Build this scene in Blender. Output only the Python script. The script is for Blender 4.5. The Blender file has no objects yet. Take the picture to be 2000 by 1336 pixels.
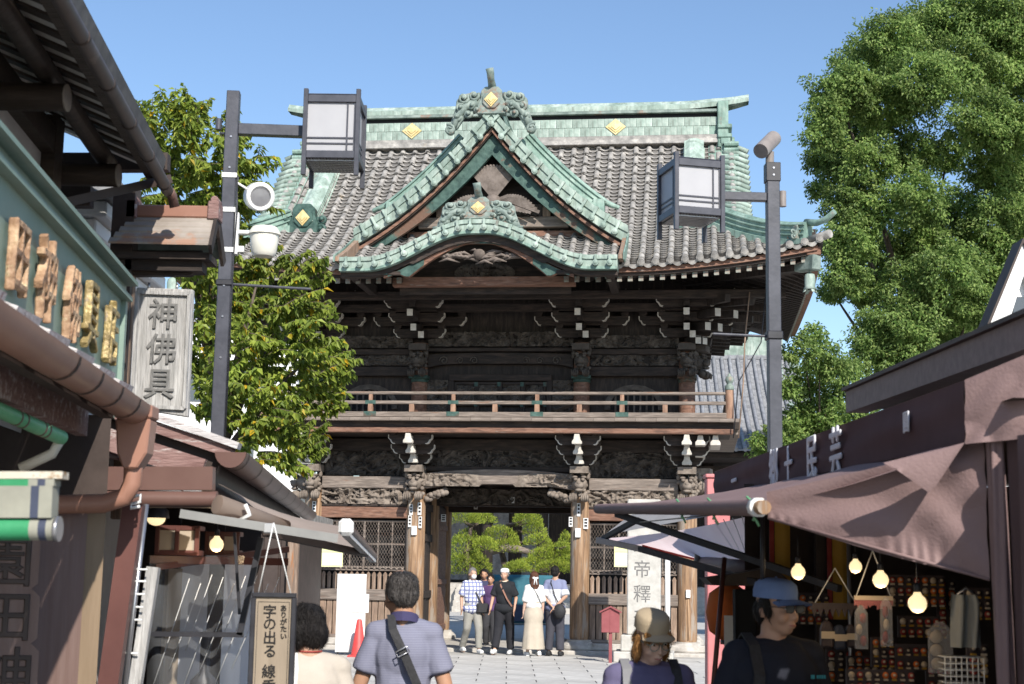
import bpy, bmesh, math, random
import numpy as np
from mathutils import Vector, Matrix, noise
# ------------------------------------------------------------------ camera, world, sun, exposure
SC = bpy.context.scene
COL = SC.collection
FPX, PW, PH, HC = 2900.0, 2000, 1336, 1.65
PITCH, ROLL = math.atan(445 / FPX), 0.0172
cam_data = bpy.data.cameras.new('camera')
cam = bpy.data.objects.new('camera', cam_data); COL.objects.link(cam)
cam_data.sensor_width = 36.0; cam_data.lens = 36.0 * FPX / PW
cam_data.clip_start = 0.1; cam_data.clip_end = 3000
_fw = Vector((0, math.cos(PITCH), math.sin(PITCH))); _r = Vector((1, 0, 0)); _u = _r.cross(_fw)
RT = _r * math.cos(ROLL) + _u * math.sin(ROLL); UP = _u * math.cos(ROLL) - _r * math.sin(ROLL); FW = _fw
_m = Matrix((RT, UP, -FW)).transposed().to_4x4(); _m.translation = (0, 0, HC)
cam.matrix_world = _m
cam_data.dof.use_dof = True; cam_data.dof.focus_distance = 29.0; cam_data.dof.aperture_fstop = 7.0
SC.camera = cam
SUN_EL, SUN_AZ = math.radians(36), math.radians(19)     # azimuth measured from behind the camera towards +X
sun_dir = Vector((math.sin(SUN_AZ) * math.cos(SUN_EL), -math.cos(SUN_AZ) * math.cos(SUN_EL), math.sin(SUN_EL)))
world = bpy.data.worlds.new('World'); SC.world = world; world.use_nodes = True
_nt = world.node_tree
_sky = _nt.nodes.new('ShaderNodeTexSky'); _sky.sky_type = 'NISHITA'; _sky.sun_disc = False
_sky.sun_elevation = SUN_EL; _sky.sun_rotation = math.atan2(sun_dir.x, sun_dir.y)
_sky.air_density = 1.0; _sky.dust_density = 0.25; _sky.ozone_density = 3.2; _sky.altitude = 0
_nt.links.new(_sky.outputs[0], _nt.nodes['Background'].inputs[0])
_nt.nodes['Background'].inputs[1].default_value = 0.132
sun_data = bpy.data.lights.new('sun', 'SUN'); sun_data.energy = 5.0; sun_data.angle = math.radians(0.53)
sun_data.color = (1.0, 0.94, 0.85)
sun = bpy.data.objects.new('sun', sun_data); COL.objects.link(sun)
sun.rotation_euler = (-sun_dir).to_track_quat('-Z', 'Y').to_euler()
SC.view_settings.view_transform = 'Standard'; SC.view_settings.look = 'None'
SC.view_settings.exposure = 0.42; SC.view_settings.gamma = 1.0; SC.view_settings.use_curve_mapping = False
SC.render.engine = 'CYCLES'
SC.cycles.use_denoising = True
try: SC.cycles.denoiser = 'OPENIMAGEDENOISE'
except Exception: pass
SC.cycles.max_bounces = 6; SC.cycles.diffuse_bounces = 3; SC.cycles.glossy_bounces = 2
SC.cycles.transmission_bounces = 4; SC.cycles.transparent_max_bounces = 12
SC.cycles.caustics_reflective = False; SC.cycles.caustics_refractive = False
SC.cycles.sample_clamp_indirect = 4.0

def at(x, y, d):
    """world point that stands d metres down the street and shows at picture position x, y"""
    v = FW + RT * ((x - PW / 2) / FPX) - UP * ((y - PH / 2) / FPX)
    return Vector((0, 0, HC)) + v * (d / v.y)
def V(*a): return Vector(a)
R = math.radians
RND = random.Random(7)
# ------------------------------------------------------------------ object helpers
def link(o, parent=None):
    COL.objects.link(o)
    if parent is not None: o.parent = parent
    return o
def tag(o, label=None, cat=None, group=None, kind=None):
    if label: o['label'] = label
    if cat: o['category'] = cat
    if group: o['group'] = group
    if kind: o['kind'] = kind
    return o
def thing(name, label, cat, loc=(0, 0, 0), rz=0.0, group=None):
    o = bpy.data.objects.new(name, None); o.empty_display_size = 0.2
    o.location = loc; o.rotation_euler = (0, 0, rz); link(o)
    return tag(o, label, cat, group)
def world_of(o):
    m = Matrix.Translation(o.location) @ o.rotation_euler.to_matrix().to_4x4() @ Matrix.Diagonal((*o.scale, 1))
    return world_of(o.parent) @ m if o.parent else m
def copy_tree(o, parent=None):
    c = o.copy(); COL.objects.link(c); c.parent = parent
    for ch in list(o.children): copy_tree(ch, c)
    return c
class MB:
    def __init__(s): s.v = []; s.f = []; s.m = []; s.sm = []
    def add(s, vs, fs, mi=0, smooth=False):
        b = len(s.v); s.v.extend([tuple(p) for p in vs])
        for q in fs: s.f.append(tuple(i + b for i in q)); s.m.append(mi); s.sm.append(smooth)
        return s
    def box(s, x0, x1, y0, y1, z0, z1, mi=0, M=None):
        vs = [V(x, y, z) for z in (z0, z1) for y in (y0, y1) for x in (x0, x1)]
        if M is not None: vs = [M @ p for p in vs]
        return s.add(vs, [(0, 2, 3, 1), (4, 5, 7, 6), (0, 1, 5, 4), (2, 6, 7, 3), (0, 4, 6, 2), (1, 3, 7, 5)], mi)
    def cbox(s, c, size, mi=0, rot=None):
        M = Matrix.Translation(c)
        if rot is not None: M = M @ (rot.to_4x4() if hasattr(rot, 'to_4x4') else rot)
        a, b, d = size[0] / 2, size[1] / 2, size[2] / 2
        return s.box(-a, a, -b, b, -d, d, mi, M)
    def beam(s, p, q, w, h, mi=0, up=V(0, 0, 1)):
        p, q = V(*p), V(*q); d = (q - p); L = d.length; d.normalize()
        sd = d.cross(up)
        sd = V(1, 0, 0) if sd.length < 1e-6 else sd.normalized()
        u = sd.cross(d)
        M = Matrix((d, sd, u)).transposed().to_4x4(); M.translation = p
        return s.box(0, L, -w / 2, w / 2, -h / 2, h / 2, mi, M)
    def tube(s, path, r, n=8, mi=0, caps=True, smooth=True, flat=1.0, upv=None):
        path = [V(*p) for p in path]; k = len(path)
        rs = r if isinstance(r, (list, tuple)) else [r] * k
        vs = []; prev = None
        for i, p in enumerate(path):
            d = (path[min(i + 1, k - 1)] - path[max(i - 1, 0)])
            d = d.normalized() if d.length > 1e-9 else V(0, 0, 1)
            if prev is None:
                a = upv if upv is not None else (V(0, 0, 1) if abs(d.z) < 0.95 else V(1, 0, 0))
                sd = d.cross(a).normalized()
            else:
                sd = (prev - d * prev.dot(d)); sd = sd.normalized() if sd.length > 1e-6 else d.orthogonal().normalized()
            prev = sd; u = sd.cross(d)
            for j in range(n):
                t = 2 * math.pi * j / n
                vs.append(p + sd * (rs[i] * math.cos(t)) + u * (rs[i] * flat * math.sin(t)))
        fs = [(i * n + j, i * n + (j + 1) % n, (i + 1) * n + (j + 1) % n, (i + 1) * n + j) for i in range(k - 1) for j in range(n)]
        s.add(vs, fs, mi, smooth)
        if caps:
            b = len(s.v) - len(vs)
            s.f.append(tuple(b + j for j in range(n))[::-1]); s.m.append(mi); s.sm.append(False)
            s.f.append(tuple(b + (k - 1) * n + j for j in range(n))); s.m.append(mi); s.sm.append(False)
        return s
    def prism(s, poly, ax, a0, a1, mi=0, M=None, smooth=False):
        n = len(poly)
        def pt(p, a): return V(a, p[0], p[1]) if ax == 'x' else V(p[0], a, p[1]) if ax == 'y' else V(p[0], p[1], a)
        vs = [pt(p, a0) for p in poly] + [pt(p, a1) for p in poly]
        if M is not None: vs = [M @ p for p in vs]
        b = len(s.v)
        s.add(vs, [(i, (i + 1) % n, n + (i + 1) % n, n + i) for i in range(n)], mi, smooth)
        s.f.append(tuple(b + i for i in range(n))[::-1]); s.m.append(mi); s.sm.append(False)
        s.f.append(tuple(b + n + i for i in range(n))); s.m.append(mi); s.sm.append(False)
        return s
    def strip(s, a, b, y0, y1, mi=0, ax='y'):
        """ribbon between two polylines a and b given in a plane, given thickness along ax"""
        n = len(a)
        def pt(p, t): return V(t, p[0], p[1]) if ax == 'x' else V(p[0], t, p[1]) if ax == 'y' else V(p[0], p[1], t)
        vs = [pt(p, y0) for p in a] + [pt(p, y0) for p in b] + [pt(p, y1) for p in a] + [pt(p, y1) for p in b]
        fs = []
        for i in range(n - 1):
            fs += [(i, i + 1, n + i + 1, n + i), (2 * n + i, 3 * n + i, 3 * n + i + 1, 2 * n + i + 1),
                   (i, 2 * n + i, 2 * n + i + 1, i + 1), (n + i, n + i + 1, 3 * n + i + 1, 3 * n + i)]
        fs += [(0, n, 3 * n, 2 * n), (n - 1, 3 * n - 1, 4 * n - 1, 2 * n - 1)]
        return s.add(vs, fs, mi)
    def lathe(s, prof, n=16, c=(0, 0, 0), mi=0, M=None, smooth=True, caps=True):
        k = len(prof); vs = []
        for r, z in prof:
            for j in range(n):
                t = 2 * math.pi * j / n; vs.append(V(r * math.cos(t), r * math.sin(t), z))
        if M is not None: vs = [M @ p for p in vs]
        c = V(*c); vs = [p + c for p in vs]
        b = len(s.v)
        s.add(vs, [(i * n + j, i * n + (j + 1) % n, (i + 1) * n + (j + 1) % n, (i + 1) * n + j) for i in range(k - 1) for j in range(n)], mi, smooth)
        if caps:
            s.f.append(tuple(b + j for j in range(n))[::-1]); s.m.append(mi); s.sm.append(False)
            s.f.append(tuple(b + (k - 1) * n + j for j in range(n))); s.m.append(mi); s.sm.append(False)
        return s
    def ball(s, c, r, nu=10, nv=6, mi=0, M=None):
        r = r if isinstance(r, (list, tuple)) else (r, r, r)
        vs = [V(0, 0, -r[2])]
        for i in range(1, nv):
            ph = math.pi * i / nv - math.pi / 2
            for j in range(nu):
                t = 2 * math.pi * j / nu
                vs.append(V(r[0] * math.cos(ph) * math.cos(t), r[1] * math.cos(ph) * math.sin(t), r[2] * math.sin(ph)))
        vs.append(V(0, 0, r[2]))
        if M is not None: vs = [M @ p for p in vs]
        c = V(*c); vs = [p + c for p in vs]
        fs = [(0, 1 + (j + 1) % nu, 1 + j) for j in range(nu)]
        for i in range(nv - 2):
            for j in range(nu):
                a = 1 + i * nu + j; b = 1 + i * nu + (j + 1) % nu
                fs.append((a, b, b + nu, a + nu))
        e = len(vs) - 1; o = 1 + (nv - 2) * nu
        fs += [(e, o + j, o + (j + 1) % nu) for j in range(nu)]
        return s.add(vs, fs, mi, True)
    def grid(s, rows, mi=0, smooth=True, close=False):
        n = len(rows[0]); vs = [p for r in rows for p in r]
        fs = [(i * n + j, i * n + j + 1, (i + 1) * n + j + 1, (i + 1) * n + j) for i in range(len(rows) - 1) for j in range(n - 1)]
        return s.add(vs, fs, mi, smooth)
    def mesh(s, name, mats, sharp=None, inv=None, fix=True):
        me = bpy.data.meshes.new(name)
        vs = s.v if inv is None else [tuple(inv @ V(*p)) for p in s.v]
        me.from_pydata(vs, [], s.f); 
        for m in (mats if isinstance(mats, (list, tuple)) else [mats]): me.materials.append(m)
        me.polygons.foreach_set('material_index', s.m)
        me.polygons.foreach_set('use_smooth', s.sm)
        if fix:
            bm = bmesh.new(); bm.from_mesh(me); bmesh.ops.recalc_face_normals(bm, faces=bm.faces); bm.to_mesh(me); bm.free()
        if sharp is not None: me.set_sharp_from_angle(angle=R(sharp))
        me.update()
        return me
    def build(s, name, mats, parent=None, world=False, bevel=0.0, sharp=None, fix=True, loc=None, rz=0.0, kind=None):
        """one mesh object; world=True: the points are world points and the object is a child of a placed parent"""
        inv = world_of(parent).inverted() if (world and parent is not None) else None
        if world and parent is None and loc is not None: inv = Matrix.Translation(loc).inverted()
        o = bpy.data.objects.new(name, s.mesh(name, mats, sharp, inv, fix)); link(o, parent)
        if loc is not None: o.location = loc
        if rz: o.rotation_euler = (0, 0, rz)
        if bevel > 0:
            md = o.modifiers.new('bevel', 'BEVEL'); md.width = bevel; md.segments = 1; md.limit_method = 'ANGLE'; md.angle_limit = R(40)
        if kind: o['kind'] = kind
        return o
def inst(name, me, parent=None, M=None):
    o = bpy.data.objects.new(name, me); link(o, parent)
    if M is not None: o.matrix_basis = M
    return o
def arr_mesh(name, verts, faces, mats, midx=None, smooth=False):
    """fast mesh from numpy arrays; faces (n,k)"""
    me = bpy.data.meshes.new(name); n, k = faces.shape
    me.vertices.add(len(verts)); me.vertices.foreach_set('co', np.asarray(verts, np.float32).ravel())
    me.loops.add(n * k); me.loops.foreach_set('vertex_index', faces.astype(np.int32).ravel())
    me.polygons.add(n); me.polygons.foreach_set('loop_start', np.arange(0, n * k, k, dtype=np.int32))
    for m in (mats if isinstance(mats, (list, tuple)) else [mats]): me.materials.append(m)
    if midx is not None: me.polygons.foreach_set('material_index', np.asarray(midx, np.int32))
    me.polygons.foreach_set('use_smooth', np.full(n, smooth))
    me.update(calc_edges=True); return me
def frame_to(d, up=V(0, 0, 1)):
    """rotation matrix with local z along d"""
    z = V(*d).normalized(); x = up.cross(z); x = V(1, 0, 0) if x.length < 1e-6 else x.normalized(); y = z.cross(x)
    return Matrix((x, y, z)).transposed().to_4x4()
def curve_pts(fn, n, a=0.0, b=1.0): return [fn(a + (b - a) * i / (n - 1)) for i in range(n)]
# ------------------------------------------------------------------ materials
def mat(name, c1, c2=None, scale=6.0, rough=0.7, stretch=(1, 1, 1), bump=0.0, metal=0.0, c3=None, spec=0.4, detail=6.0, bscale=None,
        rand=0.0, transl=0.0, coat=0.0, lo=0.35, hi=0.65, emit=None, alpha=None, wear=None, streak=None):
    m = bpy.data.materials.new(name); m.use_nodes = True; nt = m.node_tree; N = nt.nodes; L = nt.links
    b = N['Principled BSDF']; b.inputs['Roughness'].default_value = rough; b.inputs['Metallic'].default_value = metal
    b.inputs['Specular IOR Level'].default_value = spec
    if coat: b.inputs['Coat Weight'].default_value = coat; b.inputs['Coat Roughness'].default_value = 0.15
    tc = N.new('ShaderNodeTexCoord'); mp = N.new('ShaderNodeMapping'); mp.inputs['Scale'].default_value = stretch
    L.new(tc.outputs['Object'], mp.inputs[0])
    col = None
    if c2 is None: b.inputs['Base Color'].default_value = (*c1, 1)
    else:
        nz = N.new('ShaderNodeTexNoise'); nz.inputs['Scale'].default_value = scale; nz.inputs['Detail'].default_value = detail
        nz.inputs['Roughness'].default_value = 0.62
        L.new(mp.outputs[0], nz.inputs['Vector'])
        rp = N.new('ShaderNodeValToRGB'); e = rp.color_ramp.elements
        e[0].position = lo; e[0].color = (*c1, 1); e[1].position = hi; e[1].color = (*c2, 1)
        if c3 is not None: k = e.new((lo + hi) / 2 + 0.02); k.color = (*c3, 1)
        L.new(nz.outputs[0], rp.inputs[0]); col = rp.outputs[0]
        if wear is not None:      # patches of another colour with a shape of their own: (colour, scale, threshold)
            wz = N.new('ShaderNodeTexNoise'); wz.inputs['Scale'].default_value = wear[1]; wz.inputs['Detail'].default_value = 8; wz.inputs['Roughness'].default_value = 0.7
            wm = N.new('ShaderNodeMapping'); wm.inputs['Scale'].default_value = stretch; wm.inputs['Location'].default_value = (3.1, 1.7, 5.3)
            L.new(tc.outputs['Object'], wm.inputs[0]); L.new(wm.outputs[0], wz.inputs['Vector'])
            wr = N.new('ShaderNodeValToRGB'); we = wr.color_ramp.elements
            we[0].position = wear[2]; we[0].color = (0, 0, 0, 1); we[1].position = wear[2] + 0.06; we[1].color = (1, 1, 1, 1)
            L.new(wz.outputs[0], wr.inputs[0])
            wx = N.new('ShaderNodeMix'); wx.data_type = 'RGBA'; L.new(wr.outputs[0], wx.inputs['Factor'])
            L.new(col, wx.inputs[6]); wx.inputs[7].default_value = (*wear[0], 1); col = wx.outputs[2]
        if streak is not None:    # run-off stains drawn out down the surface: (colour, strength)
            sz = N.new('ShaderNodeTexNoise'); sz.inputs['Scale'].default_value = 3.0; sz.inputs['Detail'].default_value = 7; sz.inputs['Roughness'].default_value = 0.7
            sm = N.new('ShaderNodeMapping'); sm.inputs['Scale'].default_value = (5, 5, .7); L.new(tc.outputs['Object'], sm.inputs[0]); L.new(sm.outputs[0], sz.inputs['Vector'])
            sr = N.new('ShaderNodeMapRange'); sr.inputs[1].default_value = .5; sr.inputs[2].default_value = .72; sr.inputs[4].default_value = streak[1]; L.new(sz.outputs[0], sr.inputs[0])
            sx = N.new('ShaderNodeMix'); sx.data_type = 'RGBA'; L.new(sr.outputs[0], sx.inputs['Factor']); L.new(col, sx.inputs[6]); sx.inputs[7].default_value = (*streak[0], 1); col = sx.outputs[2]
        if rand:
            oi = N.new('ShaderNodeObjectInfo'); mr = N.new('ShaderNodeMapRange'); mr.inputs[3].default_value = 1 - rand; mr.inputs[4].default_value = 1 + rand
            L.new(oi.outputs['Random'], mr.inputs[0])
            mx = N.new('ShaderNodeMix'); mx.data_type = 'RGBA'; mx.blend_type = 'MULTIPLY'; mx.inputs['Factor'].default_value = 1
            L.new(col, mx.inputs[6]); L.new(mr.outputs[0], mx.inputs[7]); col = mx.outputs[2]
        L.new(col, b.inputs['Base Color'])
    if bump:
        bz = N.new('ShaderNodeTexNoise'); bz.inputs['Scale'].default_value = bscale or scale * 3; bz.inputs['Detail'].default_value = 8
        L.new(mp.outputs[0], bz.inputs['Vector'])
        bp = N.new('ShaderNodeBump'); bp.inputs['Strength'].default_value = bump; bp.inputs['Distance'].default_value = 0.02
        L.new(bz.outputs[0], bp.inputs['Height']); L.new(bp.outputs[0], b.inputs['Normal'])
    if transl:
        tr = N.new('ShaderNodeBsdfTranslucent'); mixs = N.new('ShaderNodeMixShader'); mixs.inputs[0].default_value = transl
        if col is not None: L.new(col, tr.inputs[0])
        else: tr.inputs[0].default_value = (*c1, 1)
        L.new(b.outputs[0], mixs.inputs[1]); L.new(tr.outputs[0], mixs.inputs[2]); L.new(mixs.outputs[0], N['Material Output'].inputs[0])
    if emit: b.inputs['Emission Color'].default_value = (*emit[0], 1); b.inputs['Emission Strength'].default_value = emit[1]
    if alpha is not None:
        tp = N.new('ShaderNodeBsdfTransparent'); mixs = N.new('ShaderNodeMixShader'); mixs.inputs[0].default_value = alpha
        L.new(tp.outputs[0], mixs.inputs[1]); L.new(b.outputs[0], mixs.inputs[2]); L.new(mixs.outputs[0], N['Material Output'].inputs[0])
    return m
M = {}
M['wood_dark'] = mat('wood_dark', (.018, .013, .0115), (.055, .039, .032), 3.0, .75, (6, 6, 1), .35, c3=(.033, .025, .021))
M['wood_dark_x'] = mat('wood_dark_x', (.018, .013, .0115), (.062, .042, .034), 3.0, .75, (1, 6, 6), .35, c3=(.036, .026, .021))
M['wood_red_x'] = mat('wood_red_x', (.10, .055, .04), (.24, .145, .105), 3.5, .72, (1, 7, 7), .3, c3=(.2, .1, .065), wear=((.22, .19, .17), 2.2, .6))
M['wood_grey_x'] = mat('wood_grey_x', (.125, .102, .087), (.29, .242, .208), 4.0, .8, (.7, 8, 8), .4, c3=(.20, .163, .138), wear=((.185, .108, .075), 1.6, .6))
M['wood_grey_z'] = mat('wood_grey_z', (.17, .12, .09), (.36, .27, .21), 4.0, .8, (8, 8, .7), .4, c3=(.26, .18, .13), rand=.15, wear=((.36, .16, .07), 1.6, .58))
M['wood_column'] = mat('wood_column', (.17, .105, .065), (.40, .265, .165), 2.6, .7, (7, 7, .55), .35, c3=(.28, .17, .095), wear=((.30, .25, .205), 1.3, .52), rand=.06)
M['wood_post'] = mat('wood_post', (.19, .105, .07), (.36, .225, .155), 3, .7, (5, 5, 1), .3, rand=.1)
M['wood_tip'] = mat('wood_tip', (.46, .43, .38), (.62, .58, .52), 9, .8, (1, 1, 1), .15)
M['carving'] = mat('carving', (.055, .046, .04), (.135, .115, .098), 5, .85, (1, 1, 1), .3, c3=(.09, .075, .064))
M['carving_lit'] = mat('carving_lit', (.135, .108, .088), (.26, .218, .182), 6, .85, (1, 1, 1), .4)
M['copper'] = mat('copper', (.10, .165, .138), (.31, .405, .352), 3.2, .62, (1, 1, 1), .3, c3=(.20, .305, .258), wear=((.20, .20, .17), 1.6, .60), lo=.3, hi=.68, streak=((.08, .10, .085), .8))
M['copper_pale'] = mat('copper_pale', (.18, .245, .207), (.415, .485, .43), 4.2, .62, (1, 1, .6), .3, c3=(.295, .375, .328), wear=((.20, .20, .17), 2.4, .61), rand=.12, streak=((.11, .12, .10), .75))
M['copper_dark'] = mat('copper_dark', (.018, .05, .042), (.065, .125, .105), 7, .6, (1, 1, 1), .4, wear=((.13, .07, .045), .9, .56))
M['copper_bronze'] = mat('copper_bronze', (.11, .15, .135), (.27, .325, .29), 5, .55, (1, 1, 1), .3, wear=((.24, .17, .13), 1.5, .58))
M['carving_mid'] = mat('carving_mid', (.10, .08, .068), (.20, .165, .145), 6, .85, (1, 1, 1), .4)
M['asphalt'] = mat('asphalt', (.07, .07, .07), (.11, .108, .105), 8, .9, bump=.3)
M['gold'] = mat('gold', (.66, .48, .20), (.85, .68, .36), 8, .4, metal=.4, bump=.1)
M['tile'] = mat('tile', (.17, .163, .155), (.46, .435, .40), 6.5, .6, (1, 1, 1), .35, c3=(.295, .28, .262), rand=.2, lo=.3, hi=.7, wear=((.35, .30, .24), 2.6, .62))
M['tile_blue'] = mat('tile_blue', (.15, .156, .17), (.29, .297, .315), 6, .5, (1, 1, 1), .2, rand=.1)
M['roof_bed'] = mat('roof_bed', (.10, .095, .09), (.17, .16, .15), 5, .8, bump=.2)
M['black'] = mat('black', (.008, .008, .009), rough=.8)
M['stone'] = mat('stone', (.36, .335, .30), (.52, .49, .45), 7, .8, bump=.25, c3=(.44, .41, .37), wear=((.27, .24, .2), 1.8, .62))
M['stone_pale'] = mat('stone_pale', (.40, .385, .35), (.52, .50, .46), 6, .75, bump=.2, wear=((.42, .38, .3), 1.6, .66))
M['paving'] = mat('paving', (.42, .41, .385), (.55, .54, .51), 3.0, .8, bump=.15, c3=(.49, .475, .45), rand=.10, wear=((.34, .33, .31), 1.2, .62))
M['ground'] = mat('ground', (.33, .32, .30), (.46, .45, .42), 1.2, .85, bump=.2)
M['white_paint'] = mat('white_paint', (.72, .72, .71), (.82, .82, .81), 3, .5, bump=.05)
M['white_paper'] = mat('white_paper', (.62, .62, .61), (.70, .70, .69), 2, .7)
M['black_metal'] = mat('black_metal', (.02, .02, .024), (.035, .035, .042), 12, .45)
M['post_metal'] = mat('post_metal', (.048, .05, .062), (.072, .074, .09), 9, .38, bump=.06, wear=((.10, .095, .10), 3.0, .68))
M['ink'] = mat('ink', (.012, .011, .011), rough=.7)
# ------------------------------------------------------------------ ground and paving
TH = R(7.2)
GATE = at(971, 1268, 31.2); GATE.z = 0; GATE.x -= 0.04
def ground():
    m = MB(); m.grid([[V(x, y, -0.012) for x in (-600, -20, 20, 600)] for y in (-60, 10, 60, 1200)], smooth=False)
    tag(m.build('ground', M['ground'], fix=False), kind='structure')
    o = bpy.data.objects.new('pavement', None); link(o); tag(o, kind='structure')
    bed = MB(); bed.box(-4.6, 4.6, 3.0, 29.4, -0.05, 0.0)
    bed.build('joint_bed', M['asphalt'], o)
    # street slabs, large pale granite; only the ones near the gate show in the picture
    meshes = {}
    y = 18.2; row = 0
    while y < 29.2:
        L = 0.62; x = -4.5 + (0.45 if row % 2 else 0)
        while x < 4.4:
            w = 0.9
            key = 'a'
            if key not in meshes:
                b = MB(); b.box(0.009, w - 0.009, 0.009, L - 0.009, 0, 0.05)
                meshes[key] = b.mesh('slab', M['paving'])
            s = inst('slab', meshes[key], o, Matrix.Translation((x, y, 0.002 + RND.uniform(-.0015, .0015) - .044)))
            x += w
        y += L; row += 1
    # court behind the gate
    m = MB(); m.box(-14, 16, 35.5, 62, -0.05, 0.004)
    tag(m.build('courtyard_paving', M['paving']), kind='structure')
ground()
# ------------------------------------------------------------------ the temple gate
g = thing('temple_gate', 'two storey weathered wooden temple gate with green copper and grey tiled roof', 'temple gate', GATE, -TH)
CX = (-3.93, -1.73, 1.73, 3.93)
YB = 3.4          # rear column line
def relief(mb, x0, x1, z0, z1, y, depth, seed, res=.022, mask=None, fr=1.0, mi=0, ang=None):
    nx = max(4, int((x1 - x0) / res)); nz = max(4, int((z1 - z0) / res)); rows = []; hs = []
    for k in range(nz + 1):
        row = []
        for i in range(nx + 1):
            x = x0 + (x1 - x0) * i / nx; z = z0 + (z1 - z0) * k / nz
            p = V(x * fr, z * fr * 1.25, seed * 7.3)
            w = noise.noise_vector(p * 2.6) * 0.33
            a = noise.noise((p + w) * 4.2); b = noise.noise((p - w) * 8.5)
            h = max(0, 1 - abs(a) * 2.6) * .62 + max(0, .5 - abs(b)) * .55 + .25 * noise.noise(p * 1.7)
            e = 1.0
            if mask: e = mask(x, z)
            row.append(V(x, y - depth * 1.5 * h * e, z)); hs.append(h)
        rows.append(row)
    b = len(mb.v); n = nx + 1; mb.v.extend([tuple(q) for r in rows for q in r])
    for k in range(nz):
        for i in range(nx):
            if max(hs[k * n + i], hs[k * n + i + 1], hs[(k + 1) * n + i], hs[(k + 1) * n + i + 1]) < .16: continue
            if mask and mask(x0 + (x1 - x0) * (i + .5) / nx, z0 + (z1 - z0) * (k + .5) / nz) <= 0: continue
            mb.f.append((b + k * n + i, b + k * n + i + 1, b + (k + 1) * n + i + 1, b + (k + 1) * n + i)); mb.m.append(mi); mb.sm.append(False)
    return mb
def carved(name, x0, x1, z0, z1, y, depth, seed, m, parent=g, mask=None, res=.022, fr=1.0, back=True):
    b = MB(); relief(b, x0, x1, z0, z1, y, depth, seed, res, mask, fr)
    if back: b.box(x0, x1, y + .03, y + .08, z0, z1, 1)
    return b.build(name, [m, M['wood_dark_x']], parent, fix=False)
def bx(name, m, x0, x1, y0, y1, z0, z1, parent=g, bevel=.008):
    b = MB(); b.box(x0, x1, y0, y1, z0, z1); return b.build(name, m, parent, bevel=bevel)
# --- stone platform and steps
p = MB(); p.box(-5.0, 5.0, -.55, YB + .9, -.05, .06); p.box(-4.3, -1.5, -.26, .3, .06, .2); p.box(1.5, 4.3, -.26, .3, .06, .2)
p.build('stone_platform', M['stone'], g, bevel=.02)
# --- columns with stone bases, front, middle and rear
shaft = MB(); shaft.lathe([(.185, .24), (.2, .32), (.2, 2.95), (.192, 3.3)], 18)
shaft_me = shaft.mesh('column', M['wood_column'], sharp=40)
base = MB(); base.lathe([(.34, .05), (.36, .09), (.35, .15), (.29, .21), (.255, .235), (.255, .262), (.22, .265)], 20); base_me = base.mesh('column_base', M['stone'], sharp=35)
base_sq = MB(); base_sq.box(-.42, .42, -.42, .42, .02, .085)
for y in (0, 1.7, YB):
    for x in CX:
        if y == 1.7 and abs(x) < 2: pass
        c = inst('column', shaft_me, g, Matrix.Translation((x, y, 0)))
        inst('column_base', base_me, c)
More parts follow.
